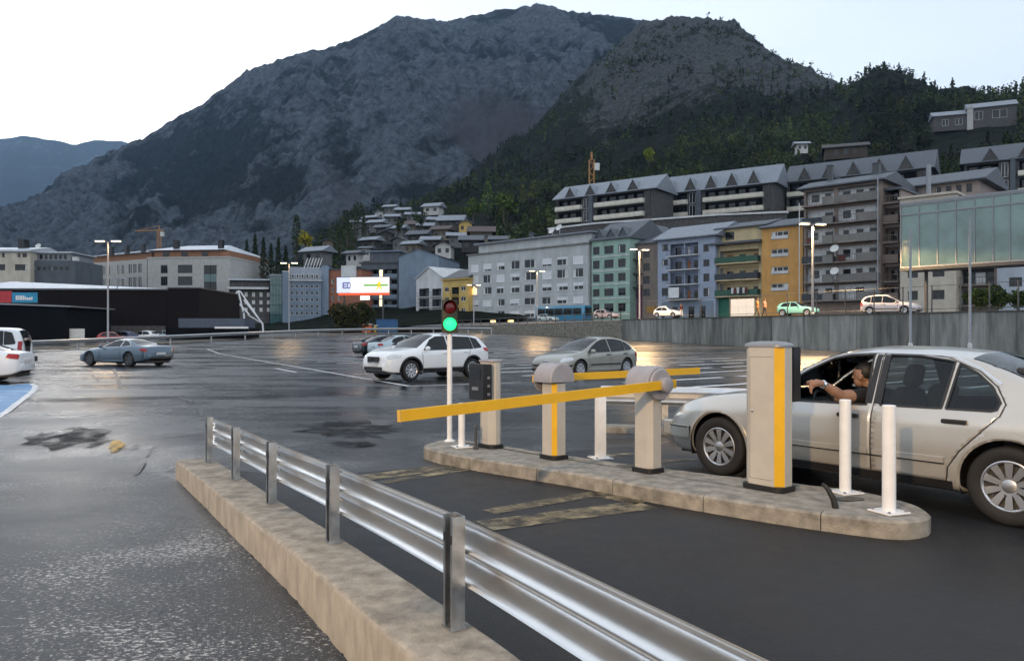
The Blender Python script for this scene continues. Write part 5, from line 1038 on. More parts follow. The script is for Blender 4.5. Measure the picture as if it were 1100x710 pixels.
for k, (off, ln, dr) in enumerate(((.03, .07, -.02), (.012, .065, -.045), (-.008, .055, -.06), (-.024, .045, -.06))):   # index finger pointing, the others curled
    b = Vector((hx + .035 + off * .35, hy + .09, hz - .004 + off)); m1 = b + Vector((.006, ln * .55, dr * .35)); m2 = m1 + Vector((.0, ln * (.5 if k == 0 else .1), dr * (.3 if k == 0 else .7)))
    caps.append([tuple(b) + (.0115,), tuple(m1) + (.0105,), tuple(m2) + (.009,)])
caps.append([(hx + .045, hy + .045, hz + .0, .014), (hx + .075, hy + .075, hz - .005, .0125), (hx + .085, hy + .105, hz - .012, .010)])
blobs = [(tuple(H + Vector((0, 0, .02))), (.098, .078, .105)), (tuple(H + Vector((.035, 0, -.055))), (.06, .056, .065)), (tuple(H + Vector((.062, 0, -.085))), (.03, .034, .026)),
         (tuple(H + Vector((.102, .002, -.012))), (.016, .013, .024)), (tuple(H + Vector((.108, .002, -.026))), (.014, .016, .012)), (tuple(H + Vector((.088, 0, .03))), (.016, .05, .012)),
         (tuple(H + Vector((.089, 0, -.056))), (.012, .026, .008)), (tuple(H + Vector((.086, 0, -.071))), (.011, .023, .009)), (tuple(H + Vector((-.008, .08, -.01))), (.024, .012, .034)), (tuple(H + Vector((-.008, -.08, -.01))), (.024, .012, .034))]
def drv_region(p):
    if p.z > 1.045 and p.y < .62 and p.y > .3: return 0
    if p.y > .80: return 0
    if p.x > 1.42 and p.z > .66 and p.y < .4: return 0
    if p.z < .62 and p.x > 1.28: return 2
    return 1
MW = silver.location; drv = figure('person', 'driver in a black short-sleeved shirt reaching from the car window to the machine', caps, blobs, drv_region, [SKIN, SHIRT, JEANS], .0065, tuple(MW), LANE_ROT, smooth=3)
mb = MB(); mb.sphere(tuple(H + Vector((-.016, 0, .04))), (.1, .085, .098), 20, 14)
mb.v = [v for v in mb.v]; keep = [f for f in mb.f if (lambda c: c.z > H.z + .055 or (c.x < H.x - .02 and c.z > H.z - .04))(sum((Vector(mb.v[i]) for i in f), Vector()) / len(f))]; mb.f = keep; mb.mi = [0] * len(keep)
mb.build('hair', HAIR, drv, smooth=60)
for sgn in (1, -1):
    mb = MB(); mb.sphere(tuple(H + Vector((.083, sgn * .032, .008))), (.012, .014, .009), 10, 8); mb.build('eye', M('eye_dark', (.02, .015, .012), .2, var=0), drv, smooth=60)
    mb = MB(); mb.tube([tuple(H + Vector((.09, sgn * .015, .033))), tuple(H + Vector((.088, sgn * .035, .037))), tuple(H + Vector((.075, sgn * .055, .03)))], .005, 6); mb.build('eyebrow', HAIR, drv)
mb = MB(); d_ = (Vector(wr_) - Vector((1.455, 1.06, 1.065))).normalized(); c_ = Vector(wr_) - d_ * .02; q = d_.to_track_quat('Z', 'Y').to_matrix().to_4x4(); mb.tf(Matrix.Translation(c_) @ q); mb.lathe([(.036, -.013), (.039, -.01), (.039, .01), (.036, .013)], 20); wt = mb.build('watch_strap', CHROME, drv, smooth=50)
mb = MB(); mb.tf(Matrix.Translation(c_) @ q); mb.lathe([(.02, .034), (.02, .046), (.015, .05)], 16, 'x'); mb.build('watch_case', CHROME, wt, smooth=50)

def walker(label, px, y, rz, top, bottom, stride=.22, h=1.72, loc=None, arm=.1):
    k = h / 1.75; z = lambda v: v * k
    caps = [[(0, 0, z(.93), .15 * k), (0, 0, z(1.1), .13 * k), (0, 0, z(1.32), .155 * k), (0, 0, z(1.42), .09 * k)], [(0, 0, z(1.42), .06 * k), (.01, 0, z(1.54), .055 * k)]]
    for s in (1, -1):
        f_ = stride * s
        caps += [[(0, s * .09, z(.92), .1 * k), (f_ * .45, s * .1, z(.5), .068 * k), (f_ * (.9 if s > 0 else 1.2), s * .1, z(.1), .045 * k)], [(f_ * (.9 if s > 0 else 1.2) - .04, s * .1, z(.05), .045 * k), (f_ * (.9 if s > 0 else 1.2) + .13, s * .12, z(.035), .035 * k)],
                 [(0, s * .19, z(1.4), .06 * k), (-f_ * .35, s * .24, z(1.13), .045 * k), (-f_ * .5 + arm, s * .23, z(.9), .034 * k)], [(-f_ * .5 + arm, s * .23, z(.9), .034 * k), (-f_ * .5 + arm + .02, s * .22, z(.79), .028 * k)]]
    blobs = [((.01, 0, z(1.65)), (.095 * k, .078 * k, .115 * k)), ((.105, 0, z(1.635)), (.016, .013, .02))]
    def reg(p):
        if p.z > z(1.47): return 3 if (p.z > z(1.68) or p.x < -.03) else 0
        if p.z < z(.94) and abs(p.y) < .19: return 2 if p.z > z(.09) else 4
        if abs(p.y) > .17 and p.z < z(1.12): return 0
        return 1
    l = on_street(px, y) if loc is None else loc
    return figure('person', label, caps, blobs, reg, [SKIN, top, bottom, HAIR, BLACK], .022, l, rz, smooth=2)
ORANGE_C = M('orange_jacket', (.5, .2, .06), .85, var=.2); TAN_C = M('tan_trousers', (.25, .17, .09), .9, var=.2); GREY_C = M('grey_trousers', (.06, .06, .07), .9, var=.2); RED_C = M('dark_red_top', (.12, .03, .025), .9, var=.2); PALE_C = M('pale_trousers', (.55, .53, .5), .9, var=.1); CORAL_C = M('coral_top', (.55, .22, .15), .85, var=.2)  # orange lamplight is put into the jacket, tan trousers and coral top colours
walker('left pedestrian in an ochre jacket on the raised street', 813.5, 69.5, SDIR + .3, ORANGE_C, TAN_C, .25)
walker('right pedestrian in a coral top on the raised street', 821.5, 70.3, SDIR + .1, CORAL_C, GREY_C, .18)
walker('person in a dark red top and pale trousers before the blue house', 732, 97, SDIR + 2.8, RED_C, PALE_C, .12, 1.75)
# ------------------------------------------------------------ buildings
class Plane:
    def __init__(s, px, y, ang): s.o = Vector((at(px, y), y)); s.d = Vector((math.cos(R(ang)), math.sin(R(ang)))); s.ang = R(ang)
    def s_(s, px): k = (px - CX) / F; return (k * s.o.y - s.o.x) / (s.d.x - k * s.d.y)
    def y_(s, px): return (s.o + s.d * s.s_(px)).y
    def z_(s, px, py): return zpx(py, s.y_(px))
ROW = Plane(550 + F * 3.5 / 150, 150, math.degrees(math.atan2(PD.y, PD.x)))
FRAME_W = M('window_frame_white', (.6, .6, .6), .5, var=.05); FRAME_D = M('window_frame_dark', (.05, .05, .055), .5, var=.1); SHUT = M('roller_shutter', (.68, .69, .7), .6, var=.1); SHUT_O = M('orange_blind', (.5, .17, .05), .7)
PANE = MATS['pane_glass']; WARM = M('lit_room', (1., .6, .22), .5, var=0, emit=1.3); DARKIN = M('dark_room', (.012, .012, .013), .95, spec=.05)
CURT = M('curtain', (.6, .6, .58), .8, var=.1)
def holes(mb, W, z0, z1, rects, depth=.18, y=0., x0=0.):
    xs = sorted({x0, W} | {r[0] for r in rects} | {r[1] for r in rects}); zs = sorted({z0, z1} | {r[2] for r in rects} | {r[3] for r in rects})
    xs = [x for x in xs if x0 <= x <= W]; zs = [z for z in zs if z0 <= z <= z1]
    for a, b in zip(xs, xs[1:]):
        for c, d in zip(zs, zs[1:]):
            mx, mz = (a + b) / 2, (c + d) / 2
            if not any(r[0] < mx < r[1] and r[2] < mz < r[3] for r in rects): mb.add([(a, y, c), (b, y, c), (b, y, d), (a, y, d)], [(0, 1, 2, 3)])
    for a, b, c, d in rects:
        q = [(a, c), (b, c), (b, d), (a, d)]
        for i in range(4): p, r = q[i], q[(i + 1) % 4]; mb.add([(p[0], y, p[1]), (p[0], y + depth, p[1]), (r[0], y + depth, r[1]), (r[0], y, r[1])], [(0, 1, 2, 3)])
class B:
    def __init__(s, name, label, plane, pxl, pxr, off=0., z0=2.4, cat='building', group=None):
        n = Vector((-plane.d.y, plane.d.x)); pl = Plane.__new__(Plane); pl.o = plane.o + n * off; pl.d = plane.d; pl.ang = plane.ang; plane = s.pl = pl; s.sl = pl.s_(pxl); s.W = pl.s_(pxr) - s.sl; p = pl.o + pl.d * s.sl
        s.z0 = z0; s.t = thing(name, label, cat, (p.x, p.y, z0), plane.ang, group); s.rg = random.Random(hash(label) % 1000 if False else len(label) * 7 + int(pxl))
    def x(s, px): return s.pl.s_(px) - s.sl
    def z(s, px, py): return s.pl.z_(px, py) - s.z0
    def rects(s, cols, rows, ref): return [(s.x(a), s.x(b), s.z(ref, d), s.z(ref, c)) for c, d in rows for a, b in cols]
    def body(s, h, depth, mat, rects=(), side_mat=None, h_back=None, name='wall'):
        mb = MB(); holes(mb, s.W, 0, h, list(rects)); W = s.W; hb = h_back or h
        mb.mat(1).add([(0, 0, 0), (0, depth, 0), (0, depth, hb), (0, 0, h)], [(0, 3, 2, 1)]); mb.add([(W, 0, 0), (W, depth, 0), (W, depth, hb), (W, 0, h)], [(0, 1, 2, 3)]); mb.add([(0, depth, 0), (W, depth, 0), (W, depth, hb), (0, depth, hb)], [(0, 3, 2, 1)]); mb.add([(0, 0, h), (W, 0, h), (W, depth, hb), (0, depth, hb)], [(0, 1, 2, 3)])
        s.h = h; s.D = depth; return mb.build(name, [mat, side_mat or mat], s.t)
    def windows(s, rects, frame=None, shut=.0, lit=0., mull=2, y=.1, sill=None, curtain=.35):
        frame = frame or FRAME_W
        for a, b, c, d in rects:
            w, h = b - a, d - c; f = .1 if w > .8 else .07; mb = MB(); mb.box(a, b, y, y + .06, c, c + f); mb.box(a, b, y, y + .06, d - f, d); mb.box(a, a + f, y, y + .06, c + f, d - f); mb.box(b - f, b, y, y + .06, c + f, d - f)
            for k in range(1, mull): xm = a + w * k / mull; mb.box(xm - f / 2, xm + f / 2, y + .003, y + .055, c + f, d - f)
            o = mb.build('window', frame, s.t)
            mb = MB(); mb.box(a + f * .5, b - f * .5, y + .02, y + .03, c + f * .5, d - f * .5); r = s.rg.random()
            mb.build('pane', WARM if r < lit else PANE, o)
            if s.rg.random() < curtain: mb = MB(); cw = w * s.rg.uniform(.15, .3); x0 = a if s.rg.random() < .5 else b - cw; mb.box(x0, x0 + cw, y + .004, y + .018, c + f, d - f); mb.build('curtain', CURT, o)
            if s.rg.random() < shut: hh = h * s.rg.choice([.3, .5, .75, 1.]); mb = MB(); mb.box(a + .01, b - .01, y - .04, y - .005, d - hh, d - .005); mb.build('shutter', SHUT, o)
            if sill: mb = MB(); mb.box(a - .08, b + .08, -.08, .05, c - .08, c - .005); mb.build('sill', sill, o)
    def backing(s, h, inset_=.35):
        mb = MB(); mb.box(.05, s.W - .05, inset_, inset_ + .05, .05, h - .05); mb.build('inner_wall', DARKIN, s.t)
    def balcony(s, x0, x1, z, dep=1.0, slab=None, rail=None, kind='panel', rh=.95, nm='balcony'):
        mb = MB(); mb.box(x0, x1, -dep, -.003, z - .16, z); o = mb.build(nm, slab or CONC_B, s.t); mb = MB()
        if kind == 'panel': mb.box(x0, x1, -dep - .004, -dep + .06, z + .06, z + rh); mb.box(x0, x0 + .05, -dep + .06, -.02, z + .06, z + rh); mb.box(x1 - .05, x1, -dep + .06, -.02, z + .06, z + rh); mb.build('parapet', rail, o)
        else:
            mb.box(x0, x1, -dep, -dep + .05, z + rh - .06, z + rh); mb.box(x0, x1, -dep, -dep + .04, z + .08, z + .13); n = max(2, int((x1 - x0) / .35))
            for k in range(n + 1): xx = x0 + .02 + (x1 - x0 - .06) * k / n; mb.box(xx, xx + .03, -dep + .005, -dep + .035, z, z + rh - .06)
            mb.build('railing', rail, o)
        return o
    def gable(s, h, rise, over, mat, depth=None, y0=None, name='roof', ridge=.5, x0=None, x1=None):       # ridge runs along the front
        D = depth or s.D; a = -over if x0 is None else x0; b = s.W + over if x1 is None else x1; y0 = -over if y0 is None else y0; y1 = D + over; r = y0 + (y1 - y0) * ridge; th = .18
        mb = MB(); mb.add([(a, y0, h), (b, y0, h), (b, r, h + rise), (a, r, h + rise), (a, y1, h), (b, y1, h), (a, y0, h - th), (b, y0, h - th), (b, y1, h - th), (a, y1, h - th)], [(0, 1, 2, 3), (3, 2, 5, 4), (0, 6, 7, 1), (4, 5, 8, 9), (6, 9, 8, 7), (0, 3, 4, 9, 6), (1, 7, 8, 5, 2)]); return mb.build(name, mat, s.t)
    def gable_x(s, h, rise, over, mat, wall=None):         # gable end faces the front
        W = s.W; D = s.D; th = .15; mb = MB(); mb.add([(-over, -over, h), (W / 2, -over, h + rise), (W + over, -over, h), (-over, D, h), (W / 2, D, h + rise), (W + over, D, h), (-over, -over, h - th), (W / 2, -over, h + rise - th), (W + over, -over, h - th), (-over, D, h - th), (W / 2, D, h + rise - th), (W + over, D, h - th)], [(0, 1, 4, 3), (1, 2, 5, 4), (6, 9, 10, 7), (7, 10, 11, 8), (0, 6, 7, 1), (1, 7, 8, 2), (0, 3, 9, 6), (2, 8, 11, 5)]); mb.build('roof', mat, s.t)
        if wall: mb = MB(); mb.add([(0, -.002, h - .02), (W, -.002, h - .02), (W / 2, -.002, h + rise - .16)], [(0, 1, 2)]); mb.build('gable_wall', wall, s.t)
    def slab(s, x0, x1, y0, y1, z0, z1, mat, name='cornice'): mb = MB(); mb.box(x0, x1, y0, y1, z0, z1); return mb.build(name, mat, s.t)
    def dormer(s, xc, w, z, h, y0, mat_w, mat_r, parent, dep=3.):
        mb = MB(); mb.mat(0).add([(xc - w / 2, y0, z), (xc + w / 2, y0, z), (xc, y0, z + h)], [(0, 1, 2)]); e = .16
        mb.mat(1).add([(xc - w / 2 - e, y0 - .15, z - .06), (xc, y0 - .15, z + h + .1), (xc, y0 + dep, z + h + .1), (xc - w / 2 - e, y0 + dep, z - .06)], [(0, 1, 2, 3)]); mb.add([(xc + w / 2 + e, y0 - .15, z - .06), (xc, y0 - .15, z + h + .1), (xc, y0 + dep, z + h + .1), (xc + w / 2 + e, y0 + dep, z - .06)], [(0, 3, 2, 1)])
        k = .22; mb.add([(xc - w / 2 - e, y0 - .15, z - .06), (xc, y0 - .15, z + h + .1), (xc, y0 - .15, z + h + .1 - k), (xc - w / 2 - e + k * .7, y0 - .15, z - .06)], [(0, 3, 2, 1)]); mb.add([(xc + w / 2 + e, y0 - .15, z - .06), (xc, y0 - .15, z + h + .1), (xc, y0 - .15, z + h + .1 - k), (xc + w / 2 + e - k * .7, y0 - .15, z - .06)], [(0, 1, 2, 3)])
        return mb.build('dormer', [mat_w, mat_r], parent)
    def chimney(s, x, y, z, h=1.6, w=.5, mat=None): mb = MB(); mb.box(x - w / 2, x + w / 2, y - w / 2, y + w / 2, z, z + h); mb.box(x - w / 2 - .08, x + w / 2 + .08, y - w / 2 - .08, y + w / 2 + .08, z + h, z + h + .12); mb.build('chimney', mat or DGREY, s.t)
    def dish(s, x, y, z, r=.5): mb = MB(); mb.tube([(x, y, z), (x, y, z + 1.)], .05, 6); mb.tf(Matrix.Translation((x, y - .1, z + 1.)) @ Matrix.Rotation(R(60), 4, 'X')); mb.lathe([(.02, .0), (r * .6, .06), (r, .2), (r * .97, .2), (r * .58, .1), (.02, .04)], 14, cap=False); mb.build('satellite_dish', WHITE_D, s.t)
def paintm(n, c, **k): return M(n, tuple(min(.8, q * 1.15) for q in c), .9, spec=.2, var=k.pop('var', .12), vs_=k.pop('vs_', .8), bump=.15, bs=6, stretch=(1, 1, .5), **k)
W_GREY = paintm('render_pale_grey', (.40, .41, .41)); W_GREEN = paintm('render_green', (.25, .36, .30)); W_BLUE = paintm('render_blue', (.27, .31, .39)); W_ORNG = paintm('render_orange', (.50, .27, .09)); W_CREAM = paintm('render_cream', (.52, .42, .25)); W_BRWN = paintm('render_grey_brown', (.2, .16, .138)); W_WHT = paintm('render_white', (.5, .5, .5)); W_BEIGE = paintm('render_beige', (.46, .41, .34)); W_YEL = paintm('render_yellow', (.5, .35, .12)); W_PINK = paintm('render_pinkish', (.27, .22, .2)); W_DKG = paintm('render_dark_grey', (.09, .1, .115)); W_BLG = paintm('render_blue_grey', (.16, .2, .25)); W_STONE = paintm('stone_cladding', (.36, .35, .33), vs_=2.5); W_DKST = paintm('dark_stone', (.075, .07, .068), vs_=3, var=.3); BALC = paintm('balcony_cream', (.56, .52, .44)); BRICK = M('red_brick', (.3, .12, .07), .9, var=.2, vs_=3); SHOP = M('dark_brown_cladding', (.012, .0085, .009), .85, spec=.12, var=.15, vs_=.5, stretch=(6, 6, .2)); SHOP2 = M('black_cladding', (.004, .0045, .006), .85, spec=.12, var=.15, vs_=.5); ROOFW = M('pale_metal_roof', (.5, .53, .57), .45, metal=.3, var=.12, vs_=1.5); RAILG = M('green_balcony', (.03, .09, .06), .7); RAILD = M('dark_balcony', (.03, .035, .045), .6); RAILB = paintm('balcony_grey_brown', (.17, .16, .15)); TEAL = M('teal_glass', (.05, .12, .12), .1, var=.2, vs_=1, coat=.5)
# --- long pale grey block
def cols_(s): return [(lambda i: (float(c[:i]), float(c[i + 1:])))(c.index('-', 1)) for c in s.split()]
b = B('apartment_block', 'long pale grey apartment block behind the bus', ROW, 503, 632)
cols = cols_('505.6-514 518.7-528 533-542 547.5-558 563-576 582-592.5 598-610 615-626.5'); rows = cols_('277-286.5 290.5-300 304.5-313 319-327 332.5-340.5')
rc = b.rects(cols, rows, 588); h = b.z(630, 262); b.backing(h); b.body(h, 13, W_GREY, rc); b.windows(rc, shut=.5, lit=.02, mull=2, sill=W_WHT, curtain=.85)
b.slab(-.3, b.W + .3, -.3, 13.2, h + .003, h + .25, CONC_B, 'parapet'); b.slab(1.5, b.W - .5, 1.6, 12, h + .26, h + 2.2, W_GREY, 'penthouse'); b.slab(.6, b.W, .9, 12.5, h + 2.21, h + 2.5, SLATE_L, 'roof')
for px in (560, 590): b.chimney(b.x(px), 3, h + 2.5, 1.2, .7)
b.dish(b.x(586), 2, h + 2.4, .7); b.dish(b.x(592), 2.5, h + 2.9, .7)
zg = b.z(588, 341.5); b.slab(-.02, b.W + .02, -.06, -.004, 0, zg, DGREY, 'shop_front')
for k, px in enumerate((515, 527, 536, 546, 556, 566)): b.slab(b.x(px), b.x(px) + 1.5, -.09, -.062, .9, zg - .3, [PANE, WARM, PANE, WARM, PANE, PANE][k], 'shop_window')
# --- green house
b = B('apartment_house', 'pale green apartment house with three dormers', ROW, 635.5, 676.5, .4)
cols = cols_('637-644 649-659 664-672'); rows = cols_('264-272.7 279-288 294-302.6 310-318 326-335'); rc = b.rects(cols, rows, 655); h = b.z(655, 257.5); b.backing(h); b.body(h, 12, W_GREEN, rc); b.windows(rc, FRAME_D, mull=2, curtain=.1)
for r_ in rows: z = b.z(655, r_[1] + 2.4); b.slab(-.02, b.W + .02, -.06, -.002, z - .12, z + .06, W_WHT, 'string_course')
rf = b.gable(h + .15, 3.6, .4, SLATE, 12)
for px in (643, 655, 668): b.dormer(b.x(px), 1.9, h + .5, 1.5, .3, W_DKG, SLATE, rf, 2.5)
b = B('apartment_house', 'grey wall strip between the long grey block and green house', ROW, 630, 636, 1.5); h = b.z(633, 262); b.body(h, 10, W_GREY); b.slab(-.1, b.W + .1, -.1, 10.1, h + .01, h + .3, SLATE, 'roof')
# --- gap house
b = B('apartment_house', 'narrow grey-brown house in shade between the green and blue houses', ROW, 676.5, 706.5, 2.2)
rc = b.rects(cols_('691-698'), cols_('268-277 283-291 297-305 310.5-318'), 695) + b.rects(cols_('678-684'), cols_('266-277 281-291 296-306 311-321'), 681); h = b.z(690, 262); b.backing(h); b.body(h, 12, W_BRWN, rc); b.windows(rc, FRAME_D, mull=2)
b.gable(h + .1, 2.2, .3, SLATE, 12); b.slab(b.x(684.5), b.x(690), -.15, -.004, b.z(690, 346), b.z(690, 306), M('purple_awning', (.09, .02, .07), .8), 'awning'); b.slab(b.x(695), b.x(704), -.12, -.004, b.z(700, 336), b.z(700, 329), M('ochre_sign', (.35, .19, .04), .7), 'shop_sign')
for i, py in enumerate((279, 294, 309)): b.balcony(b.x(677), b.x(690), b.z(684, py), .9, RAILD, RAILD, 'bars')
b = B('brick_house', 'red brick gable wall rising behind the gap house', ROW, 676, 703, 14); h = b.z(690, 258); b.body(h, 9, BRICK); b.gable_x(h, 3.4, .3, SLATE, BRICK); b.slab(b.x(690), b.x(696), -.1, -.01, h - 2, h + 1.5, W_WHT, 'white_bay')
# --- blue house
b = B('apartment_house', 'blue apartment house with central recessed balconies', ROW, 706.5, 768.5, -.6)
sm = b.rects(cols_('711-717.5'), cols_('262.5-270 279-285.5 294-302 309.5-318'), 714) + b.rects(cols_('755.5-762'), cols_('262.5-270.5 279-286.5 294-302.5 309.5-318.5'), 758)
slabs = [274.5, 289.5, 305.5, 321.5]; mid = [(b.x(720), b.x(750), b.z(735, s_) + .05, b.z(735, s_ - 13)) for s_ in slabs]; h = b.z(735, 256); b.body(h, 12, W_BLUE, sm + mid); b.windows(sm, FRAME_D, mull=2, curtain=.1)
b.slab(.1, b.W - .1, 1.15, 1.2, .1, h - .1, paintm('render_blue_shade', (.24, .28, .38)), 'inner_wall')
for (x0, x1, z0, z1), i in zip(mid, range(4)):
    for k in range(3): xa = x0 + (x1 - x0) * (k + .2) / 3; b.slab(xa, xa + (x1 - x0) * .2, 1.08, 1.14, z0, z1 - .5, [PANE, SHUT, PANE, SHUT_O][(i * 2 + k) % 4 if (i + k) % 3 else 0], 'balcony_door')
    b.slab(x0 + (x1 - x0) * .48, x0 + (x1 - x0) * .52, .1, 1.1, z0, z1, W_BLUE, 'divider'); b.balcony(x0 - .2, x1 + .2, z0 - .05, 1.0, W_WHT, RAILD, 'bars')
b.slab(b.x(722), b.x(733), -1.1, -1.04, b.z(735, 320), b.z(735, 309), SHUT, 'awning')
rf = b.gable(h + .12, 2.6, .7, SLATE_L, 12, ridge=.45); zg = b.z(735, 324); b.slab(.8, b.W - .3, -.05, -.004, 0, zg, W_BLG, 'ground_floor')
for px in (722, 740, 752): b.slab(b.x(px), b.x(px + 6), -.09, -.053, .2, zg - .8, DKG, 'shop_window')
# --- cream house with green balconies
b = B('apartment_house', 'cream house with dark green balconies beside the blue house', ROW, 769.5, 818.5, .5)
ops = [(b.x(773), b.x(815), b.z(795, s_) + .03, b.z(795, s_ - 14)) for s_ in (282.5, 300.5, 318)]; h = b.z(795, 262); b.body(h, 12, W_CREAM, ops)
b.slab(.1, b.W - .1, 1.3, 1.35, .1, h - .1, W_CREAM, 'inner_wall')
for i, (x0, x1, z0, z1) in enumerate(ops):
    for k, (c_, mt) in enumerate(((.1, BRICK), (.42, RAILG), (.78, BRICK))): xa = x0 + (x1 - x0) * c_; b.slab(xa, xa + 1.0, 1.22, 1.29, z0, z1 - .55, mt if i == 0 else PANE, 'balcony_door')
    b.balcony(x0 - .3, x1 + .3, z0 - .03, 1.1, W_CREAM, RAILG if i != 1 else RAILD, 'panel')
for k in range(6): b.slab(b.x(790 + k * 3), b.x(790 + k * 3) + .35, -1.35, -1.3, ops[2][2] + .3, ops[2][2] + 1.2, [WHITE_D, RED_C, WHITE_D, JEANS, PALE_C, RED_C][k], 'hanging_laundry')
b.slab(-.5, b.W + .4, -1.5, .4, h, h + .3, SLATE, 'canopy_roof'); b.slab(.5, b.W, .8, 11, h + .31, h + 2.6, W_CREAM, 'upper_floor'); b.gable(h + 2.75, 1.4, .6, SLATE, 11, y0=.2)
b.slab(b.x(777), b.x(786), .7, .79, h + .9, h + 2.1, PANE, 'window'); b.slab(b.x(771.5), b.x(784), -.1, -.02, .1, b.z(780, 320), M('green_garage_door', (.01, .13, .08), .6), 'garage_door')
hb = thing('hoarding', 'white panel hoarding on the street before the cream house', 'hoarding', (at(785, 88), 88, street_z(at(785, 88), 88)), ROW.ang)
wd_ = 2.75
for k in range(3):
    for r_ in range(2): mb = MB(); mb.box(k * .95, k * .95 + .93, 0, .05, .1 + r_ * .95, 1.03 + r_ * .95); mb.build('panel', WHITE, hb)
# --- orange house
b = B('apartment_house', 'orange apartment house with one column of wide windows', ROW, 818.5, 862.5, -.3)
rc = b.rects(cols_('828.6-847'), cols_('248.5-257 267.5-276 286.5-294.5 304.5-312.5'), 838); h = b.z(838, 243.5); b.backing(h); b.body(h, 12, W_ORNG, rc); b.windows(rc, FRAME_W, mull=3, shut=.0, curtain=.6)
for a_, b_, c_, d_ in rc: b.slab(a_, b_, -.12, -.06, c_ + .05, c_ + (d_ - c_) * .45, W_WHT, 'window_rail')
b.gable(h + .1, 1.8, .5, SLATE, 12)
# --- tall brown block with balconies
b = B('apartment_tower', 'tall grey-brown block with six storeys of balconies', ROW, 863.5, 946, -1.2)
fl = [218.5, 239.5, 260.5, 281.5, 302.5, 322.5]; ops = []
for s_ in fl: ops += [(b.x(866), b.x(896), b.z(905, s_) + .05, b.z(905, s_ - 16.5)), (b.x(900), b.x(943), b.z(905, s_) + .05, b.z(905, s_ - 16.5))]
h = b.z(905, 199); b.body(h, 14, W_BRWN, ops); b.slab(.1, b.W - .1, 1.0, 1.05, .1, h - .1, M('render_bright_white', (.72, .72, .72), .9, spec=.2), 'inner_wall')
rgb = random.Random(12)
for i, (x0, x1, z0, z1) in enumerate(ops):
    n = 2 if i % 2 == 0 else 3
    for k in range(n):
        xa = x0 + (x1 - x0) * (k + .18 + rgb.uniform(0, .1)) / n; ww = (x1 - x0) / n * rgb.uniform(.4, .6); b.slab(xa, xa + ww, .9, .99, z0 + (0 if k % 2 else .7), z1 - .35, PANE if rgb.random() < .8 else SHUT, 'balcony_door')
    xm = x0 + (x1 - x0) * (.55 if i % 2 else .7)
    bo_ = b.balcony(x0 - .2, x1 + .2, z0 - .05, 1.1, W_BRWN, RAILD if (i // 2) % 2 else RAILB, 'panel' if i % 4 in (1, 2) else 'bars'); b.slab(xm, x1 + .25, -1.18, -1.11, z0 - .2, z0 + .98, RAILB, 'balcony_panel')
    if i % 3 == 1: b.slab(x0 + .4, x0 + 1.3, -1.0, -.6, z0, z0 + .9, [WHITE_D, RED_C, JEANS][i % 3], 'balcony_clutter')
rf = b.gable(h + .15, 1.5, .8, SLATE, 14, ridge=.3)
for z_, px in ((4, 902), (5, 902)): pass
b.dish(b.x(901), -1.3, b.z(905, 300), .6); b.dish(b.x(901), -1.3, b.z(905, 276), .6); b.chimney(b.x(880), 4, h + 1.5, 2.2, .7); b.chimney(b.x(928), 5, h + 1.8, 1.5, .9)
mb = MB(); mb.tube([(b.W + .1, -1.4, 0), (b.W + .1, -1.4, h)], .09, 8); mb.build('drain_pipe', GREYM, b.t); mb = MB(); mb.tube([(-.1, -1.3, 0), (-.1, -1.3, h - 2)], .07, 8); mb.build('drain_pipe', WHITE_D, b.t)
b = B('apartment_house', 'narrow pinkish-brown house with balconies right of the tall block', ROW, 947, 968, .5)
ops = [(b.x(950), b.x(966), b.z(957, s_) + .05, b.z(957, s_ - 16)) for s_ in fl]; h = b.z(957, 205); b.body(h, 12, W_PINK, ops); b.slab(.1, b.W - .1, 1.2, 1.25, .1, h - .1, W_BRWN, 'inner_wall')
for i, (x0, x1, z0, z1) in enumerate(ops): b.slab(x0 + .5, x0 + 1.5, 1.12, 1.19, z0, z1 - .4, PANE, 'balcony_door'); b.balcony(x0 - .2, x1 + .1, z0 - .05, .9, W_PINK, W_BRWN, 'panel' if i % 2 else 'bars')
b.slab(-.2, b.W + .3, -.5, 12, h, h + .35, SLATE, 'roof')
# --- beige house and what stands behind the glass front
b = B('apartment_house', 'beige house partly hidden by the raised glass front', ROW, 967, 1027, -2.)
rc = b.rects(cols_('975-986 1001.6-1014.6'), cols_('289-298 312-322'), 995) + b.rects(cols_('985-1000'), cols_('219-226'), 995); h = b.z(990, 212); b.backing(h); b.body(h, 14, W_BEIGE, rc); b.windows(rc, FRAME_D, mull=2)
b.slab(-.2, b.W + .2, -.3, 14, h + .002, h + .3, W_BEIGE, 'cornice'); mb = MB(); mb.tube([(b.x(996), .6, h), (b.x(996), .6, h + 4.2)], .3, 12); mb.build('flue', GREYM, b.t, smooth=50)
b = B('apartment_house', 'pinkish upper house with slate roof behind the beige house', ROW, 963, 1052, 12)
rc = b.rects(cols_('1005-1011 1016-1022 1027-1033 1038-1044'), cols_('200-209'), 1020); h = b.z(1010, 198); b.backing(h); b.body(h, 12, W_PINK, rc); b.windows(rc, FRAME_D, mull=2); b.gable(h + .1, 2.4, 1., SLATE, 12)
b = B('apartment_house', 'dark house with two balconies below the glass front', ROW, 1027, 1071, 0.)
ops = [(b.x(1030), b.x(1068), b.z(1050, s_) + .05, b.z(1050, s_ - 17)) for s_ in (306, 328)]; h = b.z(1050, 240); b.body(h, 12, W_BRWN, ops); b.slab(.1, b.W - .1, 1.2, 1.25, .1, h - .1, W_DKG, 'inner_wall')
